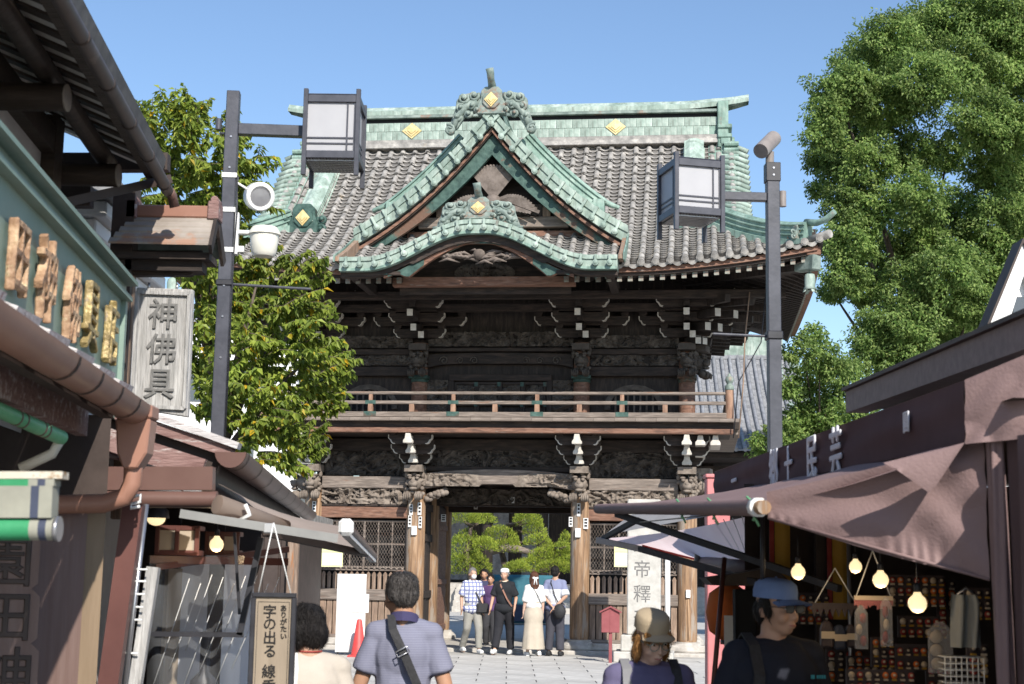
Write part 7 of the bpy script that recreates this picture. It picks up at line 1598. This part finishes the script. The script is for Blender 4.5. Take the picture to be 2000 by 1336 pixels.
def person(label, loc, H, yaw, sk='skin', joints=None, head=(0, 0, 0), voxel=.011, wide=1.0, group=None, lean=0.0):
    """returns a dict with the root, the scale, head matrix and joints; forward is local -y"""
    t = thing('person', label, 'person', loc, yaw, group); s = H / 1.7
    J = dict(pel=V(0, 0, .92), waist=V(0, 0, 1.08), chest=V(0, .0, 1.27), neck=V(0, .015, 1.43), shL=V(.152, .01, 1.372), shR=V(-.152, .01, 1.372), elL=V(.205, .02, 1.10), elR=V(-.205, .02, 1.10), wrL=V(.22, -.04, .87), wrR=V(-.22, -.04, .87),
             hipL=V(.088, 0, .89), hipR=V(-.088, 0, .89), knL=V(.095, -.015, .49), knR=V(-.095, -.015, .49), anL=V(.1, .02, .085), anR=V(-.1, .02, .085))
    J.update({k: V(*v) for k, v in (joints or {}).items()})
    for k in ('shL', 'shR', 'elL', 'elR', 'wrL', 'wrR', 'hipL', 'hipR'): J[k].x *= wide
    if lean:
        for k in ('waist', 'chest', 'neck', 'shL', 'shR', 'elL', 'elR', 'wrL', 'wrR'): J[k].y -= lean * max(0, J[k].z - .92)
    J = {k: v * s for k, v in J.items()}
    hc = J['neck'] + V(0, -.012, .155) * s
    Rm = Matrix.Rotation(head[0], 4, 'Z') @ Matrix.Rotation(head[1], 4, 'X') @ Matrix.Rotation(head[2], 4, 'Y')
    piv = J['neck'] + V(0, .01, .05) * s
    Hm = Matrix.Translation(piv) @ Rm @ Matrix.Translation(hc - piv) @ Matrix.Scale(s * 1.02, 4)
    m = MB()
    def hb(c, r, nu=14, nv=10): m.ball((0, 0, 0), r, nu, nv, M=Matrix.Identity(4)); n_ = nu * (nv - 1) + 2; m.v[-n_:] = [tuple(Hm @ (V(*p) + V(*c))) for p in m.v[-n_:]]
    hb((0, .012, .02), (.074, .09, .092)); hb((0, -.028, -.035), (.060, .062, .078)); hb((0, -.046, -.088), (.038, .040, .03)); hb((0, -.02, -.07), (.056, .06, .045))
    for sx in (-1, 1): hb((sx * .076, .012, -.02), (.011, .024, .032)); hb((sx * .03, -.078, .017), (.026, .012, .010)); hb((sx * .036, -.062, -.04), (.026, .026, .028))
    capsule(m, Hm @ V(0, -.088, .0), Hm @ V(0, -.106, -.036), .008 * s, .0125 * s); hb((0, -.092, -.07), (.024, .012, .014))
    capsule(m, Hm @ V(0, .02, -.07), J['neck'] - V(0, 0, .03) * s, .052 * s, .060 * s)
    for a, b_, r1, r2 in (('shL', 'elL', .05, .04), ('elL', 'wrL', .038, .026), ('shR', 'elR', .05, .04), ('elR', 'wrR', .038, .026), ('hipL', 'knL', .078, .055), ('knL', 'anL', .054, .036), ('hipR', 'knR', .078, .055), ('knR', 'anR', .054, .036), ('shL', 'shR', .055, .055), ('neck', 'shL', .05, .05), ('neck', 'shR', .05, .05)): capsule(m, J[a], J[b_], r1 * s, r2 * s)
    m.ball(J['chest'], (.155 * s * wide, .1 * s, .16 * s), 14, 10); m.ball(J['waist'], (.14 * s * wide, .098 * s, .15 * s), 14, 10); m.ball(J['pel'], (.15 * s * wide, .1 * s, .11 * s), 14, 10)
    for k, sd in (('L', 1), ('R', -1)):
        hand(m, J['wr' + k], J['wr' + k] - J['el' + k], sd, s); a = J['an' + k]; capsule(m, a, V(a.x, a.y - .0 * s, .05 * s), .036 * s, .034 * s); capsule(m, V(a.x, a.y + .02 * s, .04 * s), V(a.x * 1.1, a.y - .15 * s, .03 * s), .036 * s, .028 * s)
    body = solidify('body', m, M[sk], t, voxel, 3)
    P = dict(t=t, s=s, J=J, Hm=Hm, wide=wide, v=voxel, sk=sk)
    for sx in (-1, 1):
        b = MB(); b.ball(Hm @ V(sx * .031, -.0815, .001), (.0125 * s, .0085 * s, .0065 * s), 10, 6); b.build('eye', M['eye_white'], t); b = MB(); b.ball(Hm @ V(sx * .031, -.0885, .001), (.006 * s, .003 * s, .006 * s), 8, 6); b.build('iris', M['eye_dark'], t)
    b = MB(); b.tube([Hm @ V(-.022, -.0905, -.071), Hm @ V(-.01, -.0985, -.069), Hm @ V(0, -.0995, -.071), Hm @ V(.01, -.0985, -.069), Hm @ V(.022, -.0905, -.071)], [.002 * s, .0045 * s, .0045 * s, .0045 * s, .002 * s], 6); b.build('mouth', M['lip'], t)
    return P
def brows(P, m_='hair_black'):
    for sx in (-1, 1): b = MB(); b.tube([P['Hm'] @ V(sx * x, y, z) for x, y, z in ((.014, -.0925, .02), (.032, -.091, .026), (.05, -.079, .021))], [.003, .0042, .002], 6); b.build('eyebrow', M[m_], P['t'])
def hair(P, kind, m_, strands=0):
    m = MB(); Hm = P['Hm']; s = P['s']
    def hb(c, r, nu=14, nv=10): m.ball((0, 0, 0), r, nu, nv); n_ = nu * (nv - 1) + 2; m.v[-n_:] = [tuple(Hm @ (V(*p) + V(*c))) for p in m.v[-n_:]]
    if kind == 'short': hb((0, .024, .038), (.083, .093, .086)); hb((0, .056, -.025), (.07, .052, .068)); [hb((sx * .07, .022, .01), (.016, .04, .04)) for sx in (-1, 1)]
    elif kind == 'thin': hb((0, .026, .030), (.0825, .090, .078)); hb((0, .052, -.022), (.073, .055, .068)); [hb((sx * .07, .022, .0), (.017, .042, .042)) for sx in (-1, 1)]
    elif kind == 'bob':
        hb((0, .028, .036), (.093, .103, .092)); hb((0, .055, -.03), (.09, .07, .088)); hb((0, -.045, .06), (.07, .048, .04)); [hb((sx * .072, .022, -.03), (.03, .058, .075)) for sx in (-1, 1)]
    elif kind == 'long':
        hb((0, .022, .036), (.088, .098, .09)); hb((0, .06, -.03), (.085, .055, .1)); hb((0, .07, -.14), (.09, .04, .12)); hb((0, .075, -.25), (.075, .034, .1)); hb((0, -.04, .062), (.068, .045, .035)); [hb((sx * .075, .0, -.05), (.022, .045, .09)) for sx in (-1, 1)]
    elif kind == 'undercap':
        hb((0, .045, -.02), (.082, .062, .075)); hb((0, .065, -.1), (.075, .045, .08)); [hb((sx * .078, -.004, -.045), (.018, .034, .085)) for sx in (-1, 1)]; hb((0, -.07, .026), (.058, .02, .024)); [hb((sx * .05, -.06, .03), (.03, .03, .032)) for sx in (-1, 1)]
    elif kind == 'undercap_short':
        hb((0, .05, -.015), (.076, .052, .07)); [hb((sx * .072, .012, .005), (.014, .04, .045)) for sx in (-1, 1)]; [hb((sx * .073, -.022, -.02), (.008, .012, .03)) for sx in (-1, 1)]; hb((0, -.048, .03), (.062, .03, .018))
    o = solidify('hair', m, M[m_], P['t'], .008 * s, 2, .006, 26, (1, 1, .35))
    if strands:      # loose strands lying on the hair
        me = o.data; rr = random.Random(strands); b = MB(); cr = Hm @ V(0, .03, .12); vs_ = me.vertices
        for _ in range(strands):
            v = vs_[rr.randrange(len(vs_))]; n_ = V(*v.normal); p = V(*v.co); d = (V(0, 0, -.9) + (p - cr).normalized() * .8 + V(rr.gauss(0, .25), rr.gauss(0, .25), 0)); d = (d - n_ * d.dot(n_)).normalized(); L = rr.uniform(.018, .05) * s * (1 if kind != 'thin' else .6); sd = n_.cross(d) * .0013; k = rr.uniform(-.012, .012)
            pts = [p + n_ * .001, p + d * L * .5 + n_ * .0035 + sd * 3 * k * 100, p + d * L + n_ * rr.uniform(.0, .006)]
            b.add([pts[0] - sd, pts[0] + sd, pts[1] + sd, pts[1] - sd, pts[2]], [(0, 1, 2, 3), (3, 2, 4)])
        b.build('strands', M[m_], o, fix=False, kind='stuff')
    return o
def top(P, mt, sleeve=.5, hem=.84, loose=.022, collar=None, long=False, name='shirt', flare=1.0, seed=1):
    m = MB(); J, s, w = P['J'], P['s'], P['wide']; e = loose * s
    m.ball(J['chest'], (.163 * s * w + e, .112 * s + e, .172 * s), 16, 12); m.ball(J['waist'], (.135 * s * w + e * flare, .103 * s + e, .17 * s), 16, 12)
    hm = V(J['pel'].x, J['pel'].y, hem * s + .07 * s); m.ball(hm.lerp(J['pel'], .5), (.158 * s * w + e * 1.5 * flare, .112 * s + e * 1.5, .11 * s), 16, 12)
    capsule(m, J['shL'], J['shR'], .060 * s + e * .4, .060 * s + e * .4); capsule(m, J['chest'] + V(.05 * s, 0, .05 * s), J['waist'] + V(.04 * s, 0, 0), .09 * s + e, .085 * s + e); capsule(m, J['chest'] + V(-.05 * s, 0, .05 * s), J['waist'] + V(-.04 * s, 0, 0), .09 * s + e, .085 * s + e)
    for k in 'LR':
        a, b_, c = J['sh' + k], J['el' + k], J['wr' + k]
        capsule(m, J['neck'] - V(0, 0, .012) * s, a, .056 * s, .057 * s + e * .3)
        if long: capsule(m, a, b_, .056 * s + e * .6, .046 * s + e * .5); capsule(m, b_, b_.lerp(c, .92), .045 * s + e * .5, .036 * s + e * .4)
        else: q = a.lerp(b_, sleeve * 1.35) if sleeve * 1.35 < 1 else b_; m.tube([a + (a - q) * .15, a.lerp(q, .5), q, q + (q - a).normalized() * .012], [.048 * s + e * .35, .054 * s + e * .6, .056 * s + e * .9, .046 * s], 14)
    o = solidify(name, m, M[mt] if isinstance(mt, str) else mt, P['t'], P['v'] * 1.05, 2, .0065 * s, 8, (1, 1, .7), seed)
    if collar:
        b = MB(); nk = J['neck']; pts = []
        for i in range(17): a = 2 * math.pi * i / 16; pts.append((a, V(nk.x + .073 * s * math.sin(a), nk.y + .004 + .070 * s * math.cos(a), nk.z + .035 * s + .022 * s * math.cos(a))))
        b.grid([[p, V(p.x * 1.0 + .012 * s * math.sin(a), p.y + .012 * s * math.cos(a), p.z - .045 * s)] for a, p in pts]); b.grid([[V(p.x * .97, p.y, p.z + .002), p] for a, p in pts]); b.build('collar', M[collar] if isinstance(collar, str) else collar, P['t'], fix=False)
    return o
def trousers(P, mt, loose=.02, name='trousers', seed=2, length=1.0):
    m = MB(); J, s, w = P['J'], P['s'], P['wide']; e = loose * s
    m.ball(J['pel'], (.155 * s * w + e, .105 * s + e, .115 * s), 16, 12)
    for k in 'LR': capsule(m, J['hip' + k] + V(0, 0, .03 * s), J['kn' + k], .085 * s + e, .064 * s + e); q = J['kn' + k].lerp(J['an' + k], .96 * length); m.tube([J['kn' + k] + V(0, 0, .05 * s), J['kn' + k], J['kn' + k].lerp(q, .5), q], [.062 * s + e, .064 * s + e, .054 * s + e, .05 * s + e], 12)
    return solidify(name, m, M[mt] if isinstance(mt, str) else mt, P['t'], P['v'] * 1.1, 2, .008 * s, 7, (1, 1, .6), seed)
def shoes(P, mt):
    for k in 'LR':
        m = MB(); a = P['J']['an' + k]; s = P['s']; z0 = a.z - .085 * s; capsule(m, V(a.x, a.y + .025 * s, z0 + .052 * s), V(a.x * 1.1, a.y - .16 * s, z0 + .038 * s), .046 * s, .04 * s); m.box(a.x * 1.05 - .04 * s, a.x * 1.05 + .04 * s, a.y - .18 * s, a.y + .06 * s, z0 + .0, z0 + .025 * s); solidify('shoe', m, M[mt], P['t'], .012, 2)
def cap(P, mt, brim_yaw=0.0, tall=.085, brim=.075, flat=False, z0=.035):
    Hm = P['Hm']; b = MB(); n = 20; rows = []
    prof = [(1, -.0), (1.01, .35), (.93, .72), (.7, .93), (.35, 1.0), (.02, 1.02)] if not flat else [(1, 0), (1.0, .45), (.93, .82), (.8, .97), (.4, 1.03), (.02, 1.05)]
    for r_, h_ in prof: rows.append([Hm @ V(.0865 * r_ * math.sin(2 * math.pi * i / n), .012 + .103 * r_ * math.cos(2 * math.pi * i / n), z0 + tall * h_) for i in range(n + 1)])
    b.grid(rows); c = b.build('cap', M[mt] if isinstance(mt, str) else mt, P['t'], fix=False)
    b = MB(); rows = []
    for i in range(13):
        a = R(-62 + 124 * i / 12); rows.append([Hm @ (Matrix.Rotation(brim_yaw, 4, 'Z') @ V((.085 + (.0 + brim * math.cos(a * 1.05) * k / 4) * .35) * math.sin(a) * (1 + .06 * k / 4), .012 - .1 * math.cos(a) - brim * math.cos(a * .9) * k / 4, z0 + .004 - .012 * (k / 4) - .014 * (abs(a)) ** 2)) for k in range(5)])
    b.grid(rows); b.grid([[p - (Hm.to_3x3() @ V(0, 0, .004)) for p in r_] for r_ in rows]); b.build('brim', M[mt] if isinstance(mt, str) else mt, c, fix=False)
    b = MB(); b.ball(Hm @ V(0, .012, z0 + tall * 1.03), .006, 8, 5); b.build('button', M[mt] if isinstance(mt, str) else mt, c)
    return c
def glasses(P, mt, round_=True, lens=None):
    Hm = P['Hm']; b = MB()
    for sx in (-1, 1):
        if round_: b.tube([Hm @ V(sx * .033 + .025 * math.cos(a), -.101, -.002 + .023 * math.sin(a)) for a in [2 * math.pi * k / 16 for k in range(17)]], .0018, 6)
        else: b.tube([Hm @ V(sx * .033 + x, -.1, -.0 + z) for x, z in ((-.026, .015), (.026, .017), (.026, -.01), (.01, -.017), (-.02, -.014), (-.026, .015))], .0022, 6)
        b.tube([Hm @ V(sx * .058, -.1, .005), Hm @ V(sx * .076, -.06, .006), Hm @ V(sx * .079, .012, .002)], .002, 6)
    b.tube([Hm @ V(-.01, -.102, .003), Hm @ V(.01, -.102, .003)], .002, 6); o = b.build('glasses', M[mt], P['t'])
    if lens:
        for sx in (-1, 1): k = MB(); k.prism([(sx * .033 - .025, .014), (sx * .033 + .025, .016), (sx * .033 + .025, -.01), (sx * .033 + .01, -.016), (sx * .033 - .019, -.013)], 'y', -.101, -.098, M=Hm); k.build('lens', M[lens], o)
def strap(P, pts, w, mt='strap_black', name='bag_strap', th=.004):
    s = P['s']; b = MB(); path = [V(*p) * s for p in pts]; b.tube(path, w / 2 * s, 8, flat=th / (w / 2), smooth=True); return b.build(name, M[mt], P['t'])
def band(P, pts, nrm, w, mt='strap_black', name='bag_strap', th=.003):
    """flat strap through points with a face direction for each"""
    s = P['s']; b = MB(); path = [V(*p) * s for p in pts]; rows = []
    for i, p in enumerate(path):
        d = (path[min(i + 1, len(path) - 1)] - path[max(i - 1, 0)]).normalized(); n_ = V(*nrm[min(i, len(nrm) - 1)]).normalized(); sd = d.cross(n_).normalized(); rows.append([p + sd * w / 2 * s, p - sd * w / 2 * s, p - sd * w / 2 * s - n_ * th, p + sd * w / 2 * s - n_ * th, p + sd * w / 2 * s])
    b.grid(rows, smooth=False); return b.build(name, M[mt], P['t'], fix=False)
def ground_at(px, d): q = at(px, 1200, d); return V(q.x, d, 0)
# --- foreground: woman with bobbed hair seen from behind
P = person('woman with black bobbed hair and cream top seen from behind, head bowed', ground_at(610, 6.9), 1.475, math.pi + R(16), 'skin', head=(R(26), R(18), 0), voxel=.009, lean=.10)
hair(P, 'bob', 'hair_black', 1500); M['cream_top'] = cloth_m('cream_top', (.47, .42, .36)); top(P, 'cream_top', sleeve=.75, hem=.78, loose=.035, seed=3); trousers(P, cloth_m('brown_trousers', (.10, .08, .07))); shoes(P, 'strap_black')
s_ = P['s']; nk = P['J']['neck'] / s_; b = MB(); b.tube([P['J']['neck'] + V(.062 * math.cos(a), .058 * math.sin(a), .03) * s_ for a in [2 * math.pi * k / 16 for k in range(17)]], .004, 6); b.build('red_neck_cord', M['cloth_red'], P['t'])
band(P, [(.13, -.145, 1.18), (.115, -.08, 1.40), (.10, .03, 1.455), (.105, .12, 1.38), (.12, .155, 1.2), (.13, .16, .95)], [(0, -1, .2), (0, -.5, 1), (0, .3, 1), (0, 1, .4), (0, 1, .1), (0, 1, 0)], .05, 'white_paper', 'cloth_bag_strap')
# --- foreground: man in striped polo from behind
P = person('man in blue grey striped polo with a black bag strap across his back', ground_at(790, 7.5), 1.645, math.pi + R(-4), 'skin_tan', joints=dict(elL=(.245, .01, 1.115), elR=(-.245, .01, 1.115), wrL=(.27, -.06, .88), wrR=(-.27, -.06, .88)), head=(R(36), R(12), R(2)), voxel=.009, wide=.9, lean=.03)
hair(P, 'thin', 'hair_salt', 1800); M['polo'] = stripes_m('polo', (.178, .183, .248), (.205, .21, .275), 27, 'Z', .5); M['polo_collar'] = cloth_m('polo_collar', (.055, .05, .115)); top(P, 'polo', sleeve=.54, hem=.8, loose=.016, collar='polo_collar', seed=5); trousers(P, cloth_m('grey_trousers', (.12, .12, .13))); shoes(P, 'strap_black')
bp = band(P, [(.075, -.06, 1.455), (.06, .06, 1.47), (.04, .125, 1.40), (-.03, .155, 1.27), (-.10, .16, 1.12), (-.16, .14, .98), (-.2, .06, .88)], [(0, -.3, 1), (0, .4, 1), (0, 1, .5), (0, 1, .1), (0, 1, 0), (-.4, 1, 0), (-1, .4, 0)], .042)
s_ = P['s']; b = MB(); q = V(-.018, .158, 1.29) * s_
for a, c_ in (((-.028, 0, -.012), (.026, 0, .03)), ((-.028, 0, -.03), (.026, 0, .012))): pass
T = Matrix.Translation(q) @ Matrix.Rotation(R(28), 4, 'Y'); pts = [(-.03, -.014), (.03, -.014), (.03, .014), (-.03, .014), (-.03, -.014)]; b.tube([T @ V(x, .006, z) for x, z in pts], .0035, 6); b.build('strap_buckle', M['steel'], P['t'])
b = MB(); b.cbox(V(-.26, .03, .78) * s_, (.09, .2, .2)); b.build('shoulder_bag', M['strap_black'], P['t'], bevel=.02)
# --- foreground: woman with tan cap and round glasses
P = person('woman in tan cap and round glasses looking down, navy shirt and grey backpack strap', ground_at(1268, 6.7), 1.475, R(6), 'skin_pale', joints=dict(elL=(.215, -.04, 1.11), elR=(-.22, -.02, 1.11), wrL=(.12, -.24, 1.0), wrR=(-.14, -.22, 1.0)), head=(R(16), R(20), R(-4)), voxel=.0085, wide=1.05)
brows(P, 'hair_brown'); hair(P, 'undercap', 'hair_blond', 1400); M['cap_tan'] = cloth_m('cap_tan', (.40, .32, .22)); cap(P, 'cap_tan', flat=True, tall=.078, brim=.06, z0=.05); glasses(P, 'copper_bronze'); M['navy_shirt'] = cloth_m('navy_shirt', (.125, .112, .20)); top(P, 'navy_shirt', sleeve=.95, hem=.78, loose=.04, seed=7, flare=1.3); trousers(P, cloth_m('dark_jeans', (.05, .06, .09))); shoes(P, 'white_paint')
M['strap_grey'] = cloth_m('strap_grey', (.20, .20, .21))
for sx in (-1, 1): band(P, [(sx * .13, .15, 1.15), (sx * .13, .1, 1.40), (sx * .125, .02, 1.465), (sx * .125, -.07, 1.42), (sx * .13, -.135, 1.3), (sx * .15, -.16, 1.15), (sx * .17, -.1, 1.02)], [(0, 1, 0), (0, .7, .7), (0, 0, 1), (0, -.7, .7), (0, -1, .2), (0, -1, 0), (0, -1, 0)], .05, 'strap_grey' if sx < 0 else 'strap_black', 'backpack_strap', .008)
s_ = P['s']; b = MB(); b.cbox(V(-.135, -.152, 1.27) * s_, (.06, .012, .02)); b.cbox(V(-.14, -.162, 1.235) * s_, (.035, .012, .03)); b.build('strap_buckle', M['black_metal'], P['t'], bevel=.003)
b = MB(); b.cbox(V(0, .24, 1.2) * s_, (.28, .16, .4)); b.build('backpack', M['strap_grey'], P['t'], bevel=.05)
b = MB(); q = V(.035, -.168, 1.21) * s_; b.tube([q + V(-.05 + .1 * k / 30, -.002, .006 * math.sin(k * 1.7) + .003 * math.sin(k * 4.1)) for k in range(31)], .0013, 5); b.build('shirt_script', M['letter_white'], P['t'])
b = MB(); b.ball(P['Hm'] @ V(-.079, .0, -.062), .008, 8, 6); b.build('earring', M['white_paint'], P['t'])
# --- foreground: man in blue cap and sunglasses
P = person('man in blue cap and dark sunglasses with black shirt under the brown awning', ground_at(1512, 6.4), 1.625, R(14), 'skin', joints=dict(elL=(.22, .02, 1.1), elR=(-.22, .02, 1.1)), head=(R(26), R(4), 0), voxel=.0085, wide=1.1)
brows(P); hair(P, 'undercap_short', 'hair_black', 800); M['cap_blue'] = cloth_m('cap_blue', (.16, .24, .46)); cap(P, 'cap_blue', tall=.085, brim=.085, z0=.038); glasses(P, 'black_metal', False, 'glass_dark'); M['black_shirt'] = cloth_m('black_shirt', (.018, .02, .03)); top(P, 'black_shirt', sleeve=.8, hem=.78, loose=.035, seed=9); trousers(P, cloth_m('black_trousers', (.02, .02, .023))); shoes(P, 'strap_black')
band(P, [(-.13, .15, 1.15), (-.13, .1, 1.40), (-.125, .02, 1.47), (-.125, -.07, 1.42), (-.13, -.14, 1.3), (-.15, -.165, 1.15), (-.17, -.1, 1.0)], [(0, 1, 0), (0, .7, .7), (0, 0, 1), (0, -.7, .7), (0, -1, .2), (0, -1, 0), (0, -1, 0)], .05, 'strap_black', 'backpack_strap', .008)
s_ = P['s']; b = MB(); M['teal_print'] = mat('teal_print', (.03, .22, .26), rough=.8); q = V(.11, -.152, 1.29) * s_; b.cbox(q, (.016, .004, .016)); [b.cbox(q + V(.022 + .011 * k, .001 * k, 0), (.007, .004, .014)) for k in range(4)]; b.build('shirt_logo', M['teal_print'], P['t'])
# --- walkers in the gate
WG = 'people walking through the gate'
walk = lambda f: dict(hipL=(.088, 0, .89), knL=(.095, -.12 * f, .5), anL=(.1, -.14 * f, .085), knR=(-.095, -.02 + .02 * f, .5), anR=(-.1, .22 * f, .11))
def gp_(px, d): return ground_at(px, d)
P = person('man in checked shirt and white mask carrying a dark shoulder bag', gp_(922, 30.2), 1.68, R(20), 'skin', joints=dict(walk(1.3), elR=(-.225, .06, 1.1), wrR=(-.24, .0, .87)), voxel=.014, wide=.95, group=WG); hair(P, 'short', 'hair_grey'); top(P, stripes_m('check_shirt', (.66, .68, .74), (.16, .18, .34), 4.2, 'Z', .78, 'X'), sleeve=.6, hem=.76, loose=.045); trousers(P, cloth_m('khaki_trousers', (.30, .29, .26)), .018); shoes(P, 'white_paper')
b = MB(); b.ball(P['Hm'] @ V(0, -.075, -.06), (.055, .045, .05), 12, 8); b.build('face_mask', M['white_paper'], P['t']); band(P, [(-.09, .0, 1.46), (-.05, -.12, 1.36), (.08, -.16, 1.1), (.17, -.15, .95)], [(0, 0, 1), (0, -1, 0), (0, -1, 0), (0, -1, 0)], .03); b = MB(); b.cbox((.16, -.17, .88), (.26, .09, .2)); b.build('shoulder_bag', M['strap_black'], P['t'], bevel=.03)
P = person('walker in navy shirt behind the masked man', gp_(944, 32.6), 1.66, R(0), 'skin_tan', joints=walk(-.6), voxel=.016, group=WG); hair(P, 'short', 'hair_black'); top(P, cloth_m('navy_plain', (.05, .055, .11)), sleeve=.6); trousers(P, cloth_m('dark_trousers', (.04, .04, .045))); shoes(P, 'strap_black')
P = person('shorter walker in purple top between the masked man and white cap', gp_(957, 32.0), 1.55, R(-5), 'skin_tan', joints=walk(.5), voxel=.016, group=WG); hair(P, 'short', 'hair_black'); top(P, cloth_m('purple_plain', (.09, .05, .13)), sleeve=.7); trousers(P, cloth_m('charcoal_trousers', (.05, .05, .055))); shoes(P, 'strap_black')
P = person('man in white cap and black polo with a brown strap', gp_(984, 29.9), 1.68, R(-15), 'skin', joints=dict(walk(-1.3), elL=(.23, .05, 1.11), elR=(-.225, -.02, 1.11), wrR=(-.25, -.1, .88)), voxel=.014, wide=1.02, group=WG); hair(P, 'undercap_short', 'hair_grey'); cap(P, 'white_paint', math.pi, tall=.08); top(P, cloth_m('black_polo', (.022, .024, .028)), sleeve=.6, hem=.8, loose=.03, collar='charm_cream'); trousers(P, cloth_m('black_slacks', (.025, .025, .03)), .03); shoes(P, 'white_paint'); band(P, [(-.08, .0, 1.46), (-.04, -.13, 1.36), (.1, -.16, 1.1), (.19, -.1, .95)], [(0, 0, 1), (0, -1, 0), (0, -1, 0), (0, -1, 0)], .03, 'gutter_brown')
P = person('woman with long brown hair and white ribbon in white top and beige skirt', gp_(1042, 29.4), 1.62, math.pi + R(14), 'skin_pale', joints=walk(.4), voxel=.014, wide=.92, group=WG); hair(P, 'long', 'hair_brown'); top(P, cloth_m('white_top', (.72, .71, .69)), sleeve=.75, hem=1.04, loose=.02)
m = MB(); rows = []
for k in range(15):
    z = 1.06 - .92 * k / 14; r_ = .13 + .09 * (k / 14) ** .8 + (.03 if 2 < k < 6 else 0); rows.append([V((r_ + .012 * math.sin(9 * a) * k / 14) * math.cos(a), (r_ * .85 + .012 * math.cos(7 * a) * k / 14) * math.sin(a), z) for a in [2 * math.pi * j / 28 for j in range(29)]])
m.grid(rows); m.build('skirt', cloth_m('beige_skirt', (.48, .42, .34)), P['t'], fix=False); shoes(P, 'white_paint')
b = MB(); [b.ball(P['Hm'] @ V(sx * .03, .105, -.01), (.035, .018, .025), 10, 6) for sx in (-1, 1)]; [b.tube([P['Hm'] @ V(sx * .01, .11, -.02), P['Hm'] @ V(sx * .03, .115, -.14)], .012, 6) for sx in (-1, 1)]; b.build('ribbon', M['white_paper'], P['t']); band(P, [(.07, .0, 1.46), (.05, .12, 1.38), (-.06, .14, 1.2), (-.16, .06, 1.0)], [(0, 0, 1), (0, 1, 0), (0, 1, 0), (0, 1, 0)], .014)
P = person('man in white and blue shirt seen from behind with hands clasped at his back', gp_(1084, 29.8), 1.74, math.pi - R(14), 'skin', joints=dict(elL=(.235, .1, 1.13), wrL=(.04, .17, .95), elR=(-.235, .1, 1.13), wrR=(-.02, .18, .9), anL=(.11, .02, .085), anR=(-.11, .02, .085)), voxel=.014, wide=.98, group=WG); hair(P, 'short', 'hair_black'); sh = top(P, stripes_m('blue_white_shirt', (.70, .71, .74), (.20, .22, .34), .55, 'Z', .5), sleeve=.7, hem=.82, loose=.035); trousers(P, cloth_m('slate_trousers', (.06, .06, .075)), .028); shoes(P, 'strap_black'); band(P, [(.08, .0, 1.47), (.06, .13, 1.38), (-.02, .16, 1.15), (-.12, .16, .95)], [(0, 0, 1), (0, 1, 0), (0, 1, 0), (0, 1, 0)], .02); b = MB(); b.ball((-.13, .19, .86), (.13, .08, .15), 12, 8); b.build('shoulder_bag', M['strap_black'], P['t'])
